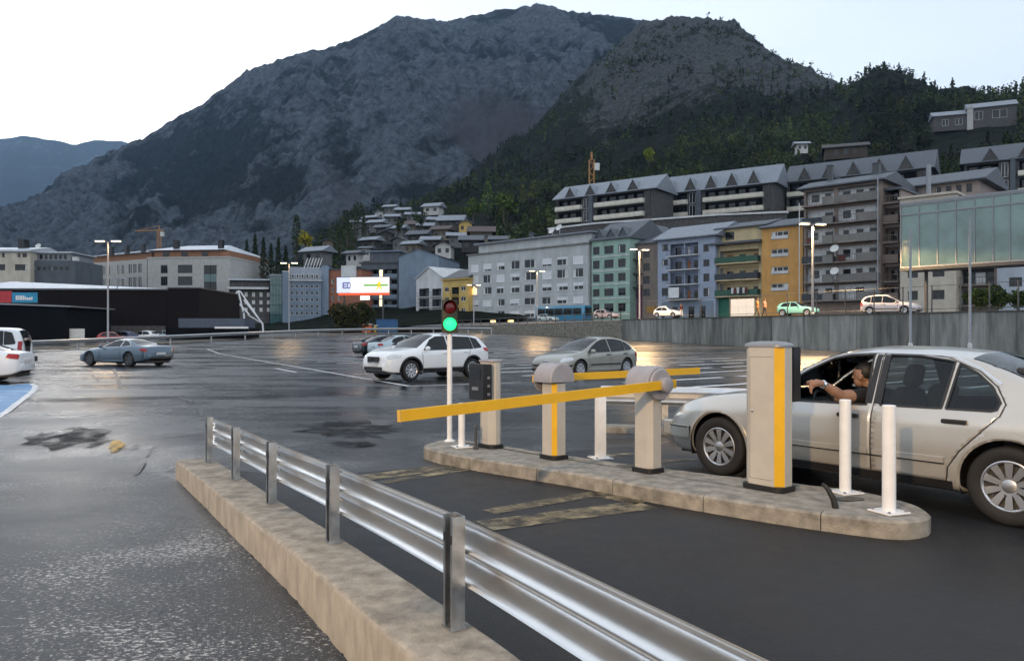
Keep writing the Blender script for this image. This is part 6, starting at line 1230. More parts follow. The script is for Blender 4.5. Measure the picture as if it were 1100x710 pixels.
for i, (x0, x1, z0, z1) in enumerate(ops):
    for k in range(3): xa = x0 + (x1 - x0) * (k + .25) / 3; b.slab(xa, xa + 1.1, 1.12, 1.19, z0, z1 - .4, PANE if k != 1 else SHUT, 'balcony_door')
    b.balcony(x0, x1, z0 - .05, .9, W_BRWN, RAILD, 'bars')
b.gable(h + .1, 2., .6, SLATE, 12)
b = B('apartment_house', 'pale house below the right end of the glass front', ROW, 1071, 1180, -1.)
rc = b.rects(cols_('1084-1098 1112-1126 1140-1154'), cols_('298-308 270-280'), 1090); h = b.z(1090, 232); b.backing(h); b.body(h, 14, paintm('render_pale_blue', (.36, .39, .43)), rc); b.windows(rc, FRAME_D, mull=2); b.gable(h + .1, 2.4, .6, SLATE, 14)
# --- raised glass front
gp = Plane(968, 70, math.degrees(math.atan2(-.74, .67))); gb = thing('glass_hall', 'raised hall with a greenish glass curtain front', 'building', tuple(gp.o) + (0,), gp.ang)
zb_, zm_, zt_ = gp.z_(970, 287.5), gp.z_(970, 231.5), gp.z_(970, 221.5); GG = M('green_curtain_glass', (.12, .2, .185), .08, var=.35, vs_=.35, coat=.3, spec=.8); Wg = gp.s_(1160)
cp = [gp.s_(p) for p in (968, 987.5, 1007, 1027, 1047, 1067, 1085, 1108, 1133, 1160)]
for a_, c_ in zip(cp, cp[1:]):
    for z0, z1 in ((zb_, zm_), (zm_, zt_)): mb = MB(); mb.box(a_ + .04, c_ - .04, .02, .05, z0 + .05, z1 - .04); mb.build('pane', GG, gb)
for a_ in cp: mb = MB(); mb.box(a_ - .04, a_ + .04, -.05, .1, zb_, zt_); mb.build('mullion', GREYM, gb)
for z in (zb_, zm_, zt_): mb = MB(); mb.box(-.06, Wg + .06, -.07, .12, z - .06, z + .06); mb.build('transom', GREYM, gb)
mb = MB(); mb.box(.05, Wg, .3, 3, zb_ + .1, zt_ - .1); mb.build('hall_core', M('hall_blinds', (.3, .34, .32), .8, var=.2, vs_=.6), gb); mb = MB(); mb.box(-.1, Wg, -.1, 3.1, zt_ + .07, zt_ + .25); mb.build('roof', GREYM, gb); mb = MB(); mb.box(-.1, Wg, .0, 3.1, zb_ - .3, zb_ - .07); mb.build('soffit', DGREY, gb)
for a_, yy in ((1.2, 2.6), (9.5, 2.6), (15, 2.6)): mb = MB(); mb.lathe([(.16, 2.5), (.16, zb_ - .3)], 10); mb.build('column', DGREY, gb, (a_, yy, 0))
# --- houses left of the grey block
b = B('apartment_house', 'pale grey gabled house with balconies left of the yellow house', ROW, 447, 476, 0)
ops = [(b.x(450), b.x(461), b.z(455, s_) + .05, b.z(455, s_ - 9)) for s_ in (319, 330, 341)] + [(b.x(464), b.x(474), b.z(455, s_) + .05, b.z(455, s_ - 8)) for s_ in (319, 330, 341)]; h = b.z(462, 299); b.body(h, 11, W_WHT, ops); b.slab(.1, b.W - .1, 1., 1.05, .1, h - .1, W_DKG, 'inner_wall'); b.gable_x(h, 2.6, .3, W_WHT, W_WHT)
for x0, x1, z0, z1 in ops: b.balcony(x0 - .1, x1 + .1, z0 - .05, .8, W_WHT, RAILD, 'bars'); b.slab(x0 + .3, x0 + 1.2, .9, .97, z0, z1 - .2, PANE, 'balcony_door')
b = B('apartment_house', 'small yellow apartment house behind the traffic light', ROW, 475.5, 503, -1.2)
rc = b.rects(cols_('477.5-482 495-500'), cols_('308-313 319-324 331-336'), 490); op = [(b.x(485), b.x(493), b.z(490, s_), b.z(490, s_ - 8)) for s_ in (316.5, 327.5, 338.5)]; h = b.z(490, 300.5); b.backing(h); b.body(h, 10, W_YEL, rc + op); b.windows(rc, FRAME_W, mull=2)
for x0, x1, z0, z1 in op: b.balcony(x0, x1, z0, .7, W_YEL, RAILD, 'bars')
b.slab(-.3, b.W + .3, -.4, 10, h, h + .25, W_YEL, 'cornice'); b.gable(h + .4, 2.2, .1, DGREY, 10)
# --- dark grey block with lit stair tower, behind the billboard
LP_ = Plane(400, 185, -12)
b = B('apartment_block', 'dark grey block with a lit stair strip behind the billboard', LP_, 388, 428, 0, 1.2)
ops = [(b.x(390), b.x(406), b.z(405, s_), b.z(405, s_ - 6.5)) for s_ in (296, 307, 318, 329, 340)] + [(b.x(412.5), b.x(426.5), b.z(405, s_), b.z(405, s_ - 6.5)) for s_ in (296, 307, 318, 329, 340)]; h = b.z(405, 283); b.body(h, 14, W_DKG, ops); b.slab(.1, b.W - .1, 1.1, 1.15, .1, h - .1, DARKIN, 'inner_wall')
for x0, x1, z0, z1 in ops: b.slab(x0, x1, -.06, .02, z0 - .6, z0 + .35, W_BLG, 'balcony_band'); b.slab(x0 + .3, x0 + 1.6, 1.02, 1.09, z0, z1 - .2, PANE, 'balcony_door')
for s_ in (294, 317, 325.5, 336): b.slab(b.x(407.7), b.x(411), -.08, -.01, b.z(409, s_ + 3.5), b.z(409, s_ - 4), M('lit_stair', (1., .82, .5), .5, var=0, emit=.5), 'stair_light')
b.slab(-.5, b.W, -.3, 14, h + .002, h + .35, DGREY, 'roof'); b.slab(b.x(392), b.x(424), 3, 12, h + .36, h + 3., W_DKG, 'penthouse'); b.slab(b.x(390), b.x(426), 2.4, 12.5, h + 3.01, h + 3.3, W_BLG, 'penthouse_roof')
b = B('gabled_block', 'blank blue-grey gabled wall right of the dark grey block', LP_, 428.3, 471, -1.5, 1.2); h = b.z(450, 275); b.body(h, 18, W_BLG); b.gable_x(h, 1.7, .2, SLATE, W_BLG); b.slab(b.x(431), b.x(447), -2.5, -.02, 0, 4.2, W_DKG, 'low_annex')
# --- red-brown building, billboard and its bush
b = B('shop_building', 'red-brown building beside the billboard', LP_, 352, 389, -6, 1.2); rc = b.rects(cols_('356-359 363-366'), cols_('300-305 309-314 318-323'), 360); h = b.z(370, 290); b.backing(h); b.body(h, 12, BRICK, rc); b.windows(rc, FRAME_W, mull=2)
b.slab(b.x(367), b.x(383), -.3, -.01, h - 2.5, h + 1., W_WHT, 'white_panel'); b.slab(-.2, b.W + .2, -.2, 12, h + .002, h + .3, DGREY, 'roof')
bp = Plane(361.5, 128, -6); bb = thing('billboard', 'lit billboard with purple mark and green stripe above the bush', 'billboard', tuple(bp.o) + (1.6,), bp.ang)
zb_, zt_ = bp.z_(390, 314.5) - 1.6, bp.z_(390, 298) - 1.6; Wb = bp.s_(418.5); BBW = M('billboard_lit', (1., .93, .88), .5, var=0, emit=.36); BBB = M('billboard_lit_cool', (.72, .76, .95), .5, var=0, emit=.22)
mb = MB(); mb.box(0, Wb, .02, .5, zb_ - .1, zt_ + .1); mb.build('case', DGREY, bb)
x1 = bp.s_(376.5); mb = MB(); mb.box(0.05, x1, -.02, .015, zb_, zt_); mb.build('screen', BBB, bb, ); mb = MB(); mb.box(x1 + .02, Wb - .05, -.02, .015, zb_, zt_); sc_ = mb.build('screen', BBW, bb)
mb = MB(); mb.box(0.3, Wb, -.04, .018, zb_ - .42, zb_ - .03); mb.build('red_band', M('billboard_red', (.85, .1, .03), .5, var=0, emit=.25), bb)
xs_, xe_ = bp.s_(390.5), bp.s_(417); zc = (zb_ + zt_) / 2 - .05; GRN = M('billboard_green', (.2, .55, .04), .5, var=0, emit=.12); YEL_ = M('billboard_yellow', (.9, .6, .01), .5, var=0, emit=.25); PUR = M('billboard_purple', (.05, .04, .22), .5, var=0, emit=.1)
mb = MB(); mb.box(xs_, xe_, -.03, -.0215, zc - .14, zc + .16); mb.build('green_stripe', GRN, sc_)
xf = bp.s_(407.5); mb = MB()                            # yellow striding mark
for p, q, w in (((-.05, .35), (-.05, .6), .14), ((-.1, -.25), (.05, .38), .16), ((-.1, -.2), (-.45, -.85), .12), ((0, -.2), (.45, -.8), .12), ((-.45, .1), (.4, .25), .1)):
    a_ = Vector(p); c_ = Vector(q); d = (c_ - a_).normalized(); n = Vector((-d.y, d.x)) * w; pts = [a_ + n, a_ - n, c_ - n, c_ + n]; mb.add([(xf + u_.x, -.036, zc + .1 + u_.y) for u_ in pts], [(0, 1, 2, 3)])
mb.build('yellow_mark', YEL_, sc_)
xp = bp.s_(372.5); mb = MB()
for dx, dz, w, hh in ((-.62, 0, .12, .5), (-.3, .4, .5, .1), (-.3, 0, .4, .1), (-.3, -.4, .5, .1), (.15, .0, .1, .5), (.4, .42, .3, .09), (.4, -.42, .3, .09), (.62, 0, .09, .34)): mb.box(xp + dx - w / 2 * 1.4, xp + dx + w / 2 * 1.4, -.035, -.0215, zc + dz - hh * .9, zc + dz + hh * .9)
mb.build('purple_mark', PUR, sc_)
for xx in (1.2, Wb - 1.2): mb = MB(); mb.lathe([(.14, -.2), (.14, zb_)], 8); mb.build('leg', DGREY, bb, (xx, .3, 0))
mb = MB(); x0 = bp.s_(387); mb.box(x0, x0 + 1.6, -.05, .1, zb_ - 1.2, zb_ - .5); mb.build('small_sign', M('small_sign_lit', (.9, .95, .85), .5, var=0, emit=.3), bb); mb = MB(); mb.tube([(x0 + .8, .1, zb_ - 1.2), (x0 + .8, .1, -.2)], .08, 6); mb.build('leg', DGREY, bb)
for px_, nm, mt, w, hh, lab in ((394.5, 'barrier_drum', M('orange_drum', (.6, .14, .03), .6), 1.4, 1.3, 'orange site barrier beyond the lot, left of the yellow bin'), (404.5, 'yellow_bin', M('bin_yellow', (.6, .4, .03), .6), .6, 1.1, 'yellow bin between the orange barrier and blue container'), (416, 'blue_container', M('container_blue', (.02, .09, .22), .6), 3.2, 2.0, 'blue waste container right of the yellow bin')):
    x, y = at(px_, 121), 121.; t_ = thing(nm, lab, 'container', (x, y, 1.6)); mb = MB(); mb.bprism([(-w / 2, -.6), (w / 2, -.6), (w / 2, .6), (-w / 2, .6)], .12, hh, .06); mb.build('body', mt, t_)
    mb = MB(); mb.bprism([(-w / 2 - .04, -.64), (w / 2 + .04, -.64), (w / 2 + .04, .64), (-w / 2 - .04, .64)], hh + .002, hh + .14, .04); mb.build('lid', mt if nm == 'blue_container' else WHITE_D, t_)
    for sx in (-1, 1): mb = MB(); mb.lathe([(.1, -.05), (.1, .05)], 10, 'y'); mb.build('wheel', RUBBER, t_, (sx * (w / 2 - .15), -.5, .1))
# --- hotel, glass strip, dark building with white frame
HP = Plane(330, 178, 8)
b = B('hotel', 'blue-grey hotel with small square windows and pale mansard', HP, 310, 345, 0, 1.2)
rc = b.rects([(312 + k * 5.4, 315 + k * 5.4) for k in range(6)], [(306 + k * 7.2, 309.5 + k * 7.2) for k in range(5)], 330); h = b.z(330, 302); b.backing(h); b.body(h, 14, W_BLG, rc, h_back=h); b.windows(rc, FRAME_W, mull=1, curtain=.1)
rc2 = b.rects([(313 + k * 5.2, 316 + k * 5.2) for k in range(6)], [(294.5, 299.5)], 330); b.slab(-.2, b.W + .2, -.4, 14, h + .005, h + .25, W_WHT, 'cornice')
mb = MB(); h2 = b.z(330, 286) ; mb.add([(0, 0, h + .26), (b.W, 0, h + .26), (b.W, 2.5, h2), (0, 2.5, h2), (0, 13, h2), (b.W, 13, h2), (0, 14, h + .26), (b.W, 14, h + .26)], [(0, 1, 2, 3), (3, 2, 5, 4), (4, 5, 7, 6), (0, 3, 4, 6), (1, 7, 5, 2)]); rf = mb.build('mansard_roof', SLATE_L, b.t)
for a_, b_, c_, d_ in rc2: mb = MB(); mb.box(a_, b_, .0, 1.3, c_, d_); dm = mb.build('dormer', W_WHT, rf); mb = MB(); mb.box(a_ + .12, b_ - .12, -.03, -.002, c_ + .15, d_ - .12); mb.build('pane', DKG, dm)
for k in range(6): mb = MB(); xx = b.x(325 + k * 3.2); mb.add([(xx, 2.3, h2 - .2), (xx + .2, 2.3, h2 - .2), (xx + .9, 3., h2 + 2.2), (xx + .7, 3., h2 + 2.2)], [(0, 1, 2, 3), (3, 2, 1, 0)]); mb.build('roof_fin', WHITE, rf)
b.slab(b.x(318), b.x(345), -.08, -.01, 0, 3.2, DARKIN, 'ground_floor')
b = B('hotel_wing', 'plain blue-grey side wall right of the hotel front', HP, 345.3, 353, 1.5, 1.2); h = b.z(349, 285); b.body(h, 12, paintm('render_steel_blue', (.2, .25, .31))); b.slab(-.05, b.W + .1, -.1, 12, h + .002, h + .2, SLATE, 'roof')
b = B('glass_tower', 'narrow teal glass stair tower left of the hotel', HP, 290, 303, 1, 1.2); h = b.z(297, 296); b.slab(.1, b.W - .1, .2, 9, .05, h - .05, DARKIN, 'core')
for k in range(4):
    for r_ in range(6): b.slab(b.W * k / 4 + .04, b.W * (k + 1) / 4 - .04, 0, .05, h * r_ / 6 + .05, h * (r_ + 1) / 6 - .05, TEAL, 'pane')
b.slab(-.1, b.W + .1, -.1, 9.2, h + .002, h + .3, GREYM, 'roof')
b = B('pillar_block', 'tall pale concrete pillar between the glass tower and hotel', HP, 303.3, 309.7, -.5, 1.2); h = b.z(306, 292); b.body(h, 3, W_BLG); b.slab(-.05, b.W + .05, -.05, 3, h + .002, h + .2, W_WHT, 'cap')
b = B('office_building', 'dark building with white windows behind the white steel frame', HP, 246, 289.5, 3, 1.2); cc = [(262.5 + k * 8, 266 + k * 8) for k in range(4)]; rc = b.rects(cc, cols_('314-319 322.5-327 330.5-335'), 275); h = b.z(275, 311); b.backing(h); b.body(h, 12, W_DKST, rc)
for a_, b_, c_, d_ in rc: b.slab(a_ + .03, b_ - .03, .06, .1, c_ + .03, d_ - .03, M('pale_blind', (.6, .6, .58), .6), 'window')
b.slab(-.2, b.W, -1.2, 12, h + .002, h + .5, W_WHT, 'eaves'); b.slab(0, b.W, .5, 12, h + .51, h + 2.1, W_DKST, 'attic'); b.slab(-.2, b.W + .2, -.5, 12.5, h + 2.11, h + 2.4, ROOFW, 'roof')
wf = thing('steel_truss', 'white leaning steel truss before the dark building', 'sculpture', (at(250, 150), 150, 1.5))
def fp(px, py): return ((px - 250) / F * 150, 0, zpx(py, 150) - 1.5)
for p, q in (((249, 327), (256, 312)), ((256, 312), (262, 335)), ((258, 313), (277, 342)), ((255, 313), (250, 322)), ((262, 322), (282, 348)), ((249, 318), (268, 338)), ((266, 338), (280, 347))): mb = MB(); mb.tube([fp(*p), tuple(np.array(fp(*q)) + [0, random.uniform(-1, 1), 0])], .15, 6); mb.build('strut', WHITE, wf)
for px_ in (262, 282): mb = MB(); mb.tube([fp(px_, 336 if px_ == 262 else 347), fp(px_ + 1, 358)], .18, 6); mb.build('strut', WHITE, wf)
# --- big dark shop with pale roof at the left
SP = Plane(100, 96, 3)
b = B('shop_hall', 'large dark brown shop hall with a pale metal roof', SP, -60, 180, 0, .5, 'shop'); h = b.z(100, 310.5); b.body(h, 30, SHOP)
mb = MB(); xr0, xr1 = b.x(-60), b.x(155); zr = 1.8; mb.add([(xr0, .4, h), (xr1, .4, h), (xr1 - 1.5, 14, h + zr - 1), (xr0, 14, h + zr), (xr0, 29, h), (xr1, 29, h)], [(0, 1, 2, 3), (3, 2, 5, 4), (1, 5, 2), (0, 3, 4)]); rf = mb.build('roof', ROOFW, b.t)
for k in range(34): xx = xr0 + (xr1 - xr0) * k / 34 + .3; mb = MB(); mb.add([(xx, .42, h + .02), (xx + .1, .42, h + .02), (xx + .1 - .3, 13.8, h + zr - .6 - .4 * k / 34), (xx - .3, 13.8, h + zr - .6 - .4 * k / 34)], [(0, 1, 2, 3)]); mb.build('seam', WHITE_D, rf)
b.slab(-1, b.W + .1, -.15, -.01, h - .15, h + .05, DGREY, 'fascia'); b.slab(b.x(88), b.x(178), -.1, -.01, 0, b.z(130, 350), W_DKST, 'base_wall')
b = B('shop_wing', 'lower dark wing at the right end of the shop hall', SP, 180.3, 214, 0, .5, 'shop'); h = b.z(197, 310); b.body(h, 16, SHOP); b.slab(-.02, b.W + .1, -.1, 16, h + .002, h + .15, DGREY, 'roof')
b = B('shop_canopy', 'long low dark canopy with a white edge beside the shop', SP, 178, 266, -6, .5, 'canopy'); h = b.z(220, 352); b.body(h, 5, SHOP2); mb = MB(); mb.box(b.x(231), b.W + .1, -.12, 0 - .01, h - .1, h + .12); mb.build('white_edge', WHITE, b.t); b.slab(b.x(190), b.W - .5, .5, 5, h + .003, h + 1.1, M('blue_roof', (.06, .08, .12), .5), 'upper_roof')
b = B('shop_store', 'black box building with a signboard at the far left edge', SP, -60, 72, -14, .3, 'shop'); h = b.z(30, 325.5); mb = MB(); W = b.W; h1 = b.z(70, 330); mb.add([(0, 0, 0), (W, 0, 0), (W, 0, h1), (0, 0, h), (0, 10, 0), (W, 10, 0), (W, 10, h1), (0, 10, h)], [(0, 1, 2, 3), (1, 5, 6, 2), (3, 2, 6, 7), (4, 7, 6, 5), (0, 3, 7, 4)]); mb.build('wall', SHOP2, b.t)
mb = MB(); mb.add([(-.2, -.3, h + .01), (W + .5, -.3, h1 + .01), (W + .5, 10, h1 + .01), (-.2, 10, h + .01), (-.2, -.3, h + .2), (W + .5, -.3, h1 + .15), (W + .5, 10, h1 + .15), (-.2, 10, h + .2)], [(0, 1, 5, 4), (4, 5, 6, 7), (1, 2, 6, 5), (0, 3, 2, 1)]); mb.build('roof', GREYM, b.t)
b.slab(b.x(71), b.x(88), .5, .6, .1, b.z(80, 353), WHITE_D, 'white_gate')
sg = thing('signboard', 'red and blue signboard on the roof of the black box building', 'sign', tuple(Vector(b.t.location) + Vector((0, .4, 0))), SP.ang); zs0, zs1 = b.z(20, 325) , b.z(20, 314)
for p0, p1, mt, dz in ((-20, 9.5, M('sign_red', (.45, .03, .04), .5), .15), (10, 37, M('sign_blue', (.02, .24, .42), .5), 0)): mb = MB(); mb.box(b.x(p0), b.x(p1), 0, .2, zs0 + .0 - dz * 0, zs1 + dz); mb.build('panel', mt, sg)
def text(body, size, loc, mat, parent, ext=.01):
    cu = bpy.data.curves.new('lettering', 'FONT'); cu.body = body; cu.size = size; cu.extrude = ext; cu.align_x = 'CENTER'; cu.materials.append(mat); o = bpy.data.objects.new('lettering', cu); COL.objects.link(o); o.parent = parent; o.location = loc; o.rotation_euler = (R(90), 0, 0); return o
mb = MB(); rgl = random.Random(5); xx = b.x(14.5)
while xx < b.x(32): w = rgl.uniform(.1, .22); mb.box(xx, xx + w, -.04, -.005, zs0 + .28, zs0 + rgl.choice([.55, .62, .75])); xx += w + .06
o = mb.build('lettering', WHITE, sg); o['kind'] = 'stuff'
# --- office buildings behind the shop
OP = Plane(40, 165, 2)
b = B('office_block', 'beige and grey office block behind the shop at the left edge', OP, -60, 32.5, 0, 1.); rc = b.rects(cols_('-30--18 -12-5.5 16-29'), cols_('284-290.5'), 10) + b.rects(cols_('-20--14 -8-0 2-6 18-22 24-29'), cols_('272-276.5'), 10); h = b.z(10, 270.5); b.backing(h); b.body(h, 14, W_BEIGE, rc); b.windows(rc, FRAME_D, mull=2, lit=.12)
b.slab(-.3, b.W + .3, -.5, 14, h + .002, h + .3, ROOFW, 'eaves'); b.gable(h + .45, 1.2, .2, ROOFW, 14); b.slab(b.x(7), b.x(14), 4, 6, h + .5, h + 3.2, BLACK, 'roof_plant'); b.dish(b.x(33), 3, h + .5, .6)
b = B('office_wing', 'dark grey stepped wing of the office block with ribbon windows', OP, 32.7, 81, 1.5, 1.)
rib = b.rects(cols_('34-38 40-44 46-50 52-56 58-62 64-68 70-74'), cols_('286.5-290.5'), 55); h = b.z(55, 280); b.backing(h); b.body(h, 12, W_DKG, rib); b.windows(rib, FRAME_D, mull=2, curtain=.2)
b.slab(0, b.W - 1.5, 1., 11, h + .002, h + 1.7, paintm('render_mid_grey', (.2, .21, .22)), 'upper_storey')
for k in range(6): b.slab(b.x(40 + k * 5.2), b.x(43 + k * 5.2), .93, .99, h + .4, h + 1.4, PANE, 'window')
b.slab(-.2, b.W - 1., .6, 11.3, h + 1.71, h + 2.0, ROOFW, 'roof'); b.slab(b.W - 1.2, b.W - .2, 1, 2, h + .01, h + .9, WHITE_D, 'roof_box')
# stone building: gable front and long left flank
ST = Plane(200, 185, -6)
b = B('stone_building', 'large pale stone building with orange attic and pale roof', ST, 158.5, 247.5, 0, 1.)
rc = b.rects(cols_('172.6-180 191-206.7'), cols_('284.5-293.5 297-306.6'), 200); tg = b.rects(cols_('219-232.7'), cols_('285-330.5'), 225); h = b.z(200, 277.5); b.backing(h); b.body(h, 26, W_STONE, rc + tg); b.windows(rc, FRAME_D, mull=3, curtain=.1)
for a_, b_, c_, d_ in tg:
    for k in range(5):
        for q in range(2): b.slab(a_ + (b_ - a_) * q / 2 + .05, a_ + (b_ - a_) * (q + 1) / 2 - .05, .1, .14, c_ + (d_ - c_) * k / 5 + .06, c_ + (d_ - c_) * (k + 1) / 5 - .06, TEAL if k % 2 else PANE, 'pane')
for k in range(1, 6): z = h * k / 6.; 
b.slab(-.1, b.W + .1, -.12, 26.1, h + .002, h + .35, W_STONE, 'cornice'); ATT = M('orange_attic', (.27, .13, .07), .8, var=.15)
b.slab(1., b.W - 1.5, 1.2, 25, h + .36, h + 2.0, ATT, 'attic'); b.slab(b.x(237), b.W - .3, .3, 1.5, h + .36, h + 1.5, ATT, 'attic_end')
for px in (172, 192, 214): b.slab(b.x(px), b.x(px + 7), 1.12, 1.19, h + .6, h + 1.7, PANE, 'window')
mb = MB(); a_, c_ = -.6, b.W - 2.5; mb.add([(a_, .2, h + 2.01), (c_ + 1, .2, h + 2.01), (c_ - 2, 9, h + 4.), (a_ + 6, 9, h + 4.), (a_, 25, h + 2.01), (c_ + 1, 25, h + 2.01)], [(0, 1, 2, 3), (3, 2, 5, 4), (0, 3, 4), (1, 5, 2)]); mb.build('roof', ROOFW, b.t)
for px in (182.5, 231): b.chimney(b.x(px), 3., h + 1.9, 2.6, 1.1, BLACK)
b.slab(b.x(219), b.x(247), -.5, .0 - .01, b.z(230, 335), b.z(230, 331.5), W_WHT, 'ledge')
FLP = Plane(158, 186, 130); b2 = Plane(157.5, 187.5, 142)
side = thing('stone_wing', 'long stone flank of the stone building running back to the left', 'building', (at(158, 186.5), 186.5, 1.), R(150))
pS = Vector((at(158, 186.5), 186.5)); dS = Vector((math.cos(R(150)), math.sin(R(150))))
def s_of(px): k = (px - CX) / F; return (k * pS.y - pS.x) / (dS.x - k * dS.y)
Ls = s_of(83); mb = MB(); rcS = []
for p0, p1 in ((152, 148.5), (146.5, 143), (141.5, 138), (133, 130.5), (128, 126), (118, 115.5), (113, 111), (104, 102), (99, 97.2), (93, 91.5), (89, 87.8)):
    for z0, z1 in ((8., 10.4), (11.8, 14.2), (15.3, 17.4)): rcS.append((s_of(p0), s_of(p1), z0, z1))
holes(mb, Ls, 0, h, rcS, -.18); mb.add([(0, 0, h), (Ls, 0, h), (Ls, -14, h), (0, -8, h)], [(0, 1, 2, 3)]); mb.build('wall', W_STONE, side); mb = MB(); mb.box(.1, Ls - .1, -.5, -.45, .1, h - .1); mb.build('inner_wall', DARKIN, side)
for a_, b_, c_, d_ in rcS: mb = MB(); mb.box(a_ + .05, b_ - .05, -.14, -.1, c_ + .05, d_ - .05); o = mb.build('window', PANE, side); mb = MB(); xm = (a_ + b_) / 2; mb.box(xm - .06, xm + .06, -.1, -.05, c_ + .05, d_ - .05); mb.build('mullion', FRAME_W, o)
mb = MB(); mb.box(0, Ls, -9, -1.2, h + .01, h + 1.7); mb.build('attic', ATT, side); mb = MB(); mb.add([(-.5, -.3, h + 1.72), (Ls + .4, -.3, h + 1.72), (Ls, -9, h + 3.4), (0, -9, h + 3.8)], [(0, 3, 2, 1), (0, 1, 2, 3)]); mb.build('roof', ROOFW, side)
for p in (146, 128.5, 112): mb = MB(); x_ = s_of(p); mb.box(x_ - .5, x_ + .5, -2.4, -1.6, h + 1.72, h + 4.); mb.build('chimney', BLACK, side)
# tower cranes
def crane(label, px, y, py_b, py_t, jib, cab=True):
    z0 = zpx(py_b, y); h_ = zpx(py_t, y) - z0; t_ = thing('tower_crane', label, 'crane', (at(px, y), y, z0)); CR = M('crane_orange', (.42, .2, .06), .6); w = .8; mb = MB()
    for sx in (-1, 1):
        for sy in (-1, 1): mb.box(sx * w - .12, sx * w + .12, sy * w - .12, sy * w + .12, 0, h_)
    n = int(h_ / 1.8)
    for k in range(n):
        za, zb2 = h_ * k / n, h_ * (k + 1) / n; s1 = 1 if k % 2 else -1
        for yy in (-w, w): mb.tube([(-w * s1, yy, za), (w * s1, yy, zb2)], .09, 4)
        for xx in (-w, w): mb.tube([(xx, -w * s1, za), (xx, w * s1, zb2)], .09, 4)
    o = mb.build('mast', CR, t_); mb = MB(); mb.box(w + .1, w + 1.8, -.8, .8, h_ - 3.6, h_ - 1.2); mb.build('cab', WHITE_D, t_)
    mb = MB()
    if jib: mb.tube([(jib, 0, h_ - .6), (2.5, 0, h_ - .2)], .3, 4); mb.tube([(jib, 0, h_ - .6), (0, 0, h_ + 2.2)], .12, 4); mb.tube([(0, 0, h_ - .2), (0, 0, h_ + 2.2)], .3, 4)
    else: mb.tube([(0, 0, h_), (0, 0, h_ + 2.6)], .35, 6)
    mb.build('jib' if jib else 'mast_head', CR, t_)
crane('orange tower crane above the stone building roof', 171, 420, 300, 247, -13)
crane('orange crane mast rising behind the dormered terrace', 635.5, 262, 215, 172, 0)
# --- dormered terraces on the slope
def terrace(label, pxl, pxr, ref, py_e, py_r, py_b, ndorm, y, ang, end=True, roof=SLATE_L):
    pl_ = Plane(pxl, y, ang); zb3 = pl_.z_(ref, py_b) - 4; b = B('terrace_block', label, pl_, pxl, pxr, 0, zb3, 'apartments'); h = b.z(ref, py_e); W = b.W; D = 11
    z1, z2 = 4 + (h - 4) * .08, 4 + (h - 4) * .55; sh_ = (h - 4) * .40; xe = W - (2.6 if end else .3)
    ops = [(.4, W * .27, z1, z1 + sh_), (.4, W * .27, z2, z2 + sh_), (W * .43, xe - .3, z1, z1 + sh_), (W * .43, xe - .3, z2, z2 + sh_)]; gl = [(W * .29, W * .345, z1, z1 + sh_), (W * .29, W * .345, z2, z2 + sh_)]
    b.body(h, D, W_DKST, ops + gl); b.slab(.1, W - .1, 1.5, 1.55, .1, h - .1, DARKIN, 'inner_wall')
    for x0, x1, z0, zz in ops:
        b.balcony(x0 - .3, x1 + .3, z0, 1.1, BALC, BALC, 'panel', 1.0)
        for k in range(int((x1 - x0) / 2.6)): xa = x0 + .5 + k * 2.6; b.slab(xa, xa + 1.6, 1.42, 1.49, z0, zz - .2, PANE, 'balcony_door')
    for r_ in gl: b.windows([r_], FRAME_W, mull=2, curtain=0)
    b.slab(W * .36, W * .40, -.8, -.01, 0, h + .3, W_DKG, 'stair_tower'); hr = pl_.z_(ref, py_r) - zb3 - h
    if end: b.slab(W - 1.7, W - 1.0, -.12, -.01, z1, z2 + sh_, PANE, 'end_window')
    rf = b.gable(h + .1, hr, .9, roof, D)
    for k in range(ndorm): xd = W * (k + .75) / (ndorm + .65); b.dormer(xd, 3.1, h + .15, hr * .62, -.7, W_DKST, roof, rf, 4.2)
    return b
terrace('left dormered terrace with cream balconies on the slope', 598, 703, 650, 209, 191, 238, 4, 207, -36, True)
terrace('middle dormered terrace with cream balconies on the slope', 706, 832, 770, 203, 180, 232, 5, 206, -34, True)
terrace('right dormered terrace rising behind the tall brown block', 846, 1000, 920, 189, 166, 224, 5, 196, -34, True, SLATE)
terrace('cream-balconied terrace with single dormer at the right edge', 1036, 1180, 1085, 172, 150, 212, 3, 176, -33, False, SLATE)
b = B('stone_chalet', 'dark stone house with skylight roof high on the right slope', Plane(1003, 300, -20), 1003, 1042, 0, zpx(142, 300)); rc = b.rects(cols_('1012-1019 1026-1034'), cols_('128-135'), 1020); h = b.z(1020, 124); b.backing(h); b.body(h, 9, W_DKST, rc); b.windows(rc, FRAME_W, mull=2); b.gable(h, 2.6, .6, SLATE_L, 9)
b = B('stone_chalet', 'upper dark stone house at the top right under the ridge', Plane(1040, 296, -24), 1040, 1092, 0, zpx(140, 296)); rc = b.rects(cols_('1047-1056 1066-1082'), cols_('119-128'), 1060); h = b.z(1060, 115); b.backing(h); b.body(h, 9, W_DKST, rc); b.windows(rc, FRAME_W, mull=2, lit=.0); b.gable(h, 2.8, .6, SLATE_L, 9); b.slab(-.4, 1.6, -.5, .0, 0, h + 1, W_STONE, 'pier')
b = B('stone_chalet', 'dim brown chalet among the trees above the right terrace', Plane(886, 240, -20), 886, 932, 0, zpx(172, 240)); rc = b.rects(cols_('896-901 906-911 916-921'), cols_('160-166'), 905); h = b.z(905, 158); b.backing(h); b.body(h, 9, M('brown_timber', (.06, .045, .035), .9, var=.3), rc); b.windows(rc, FRAME_D, mull=2); b.gable(h, 2., .8, M('dark_tiles', (.05, .045, .045), .8), 9)
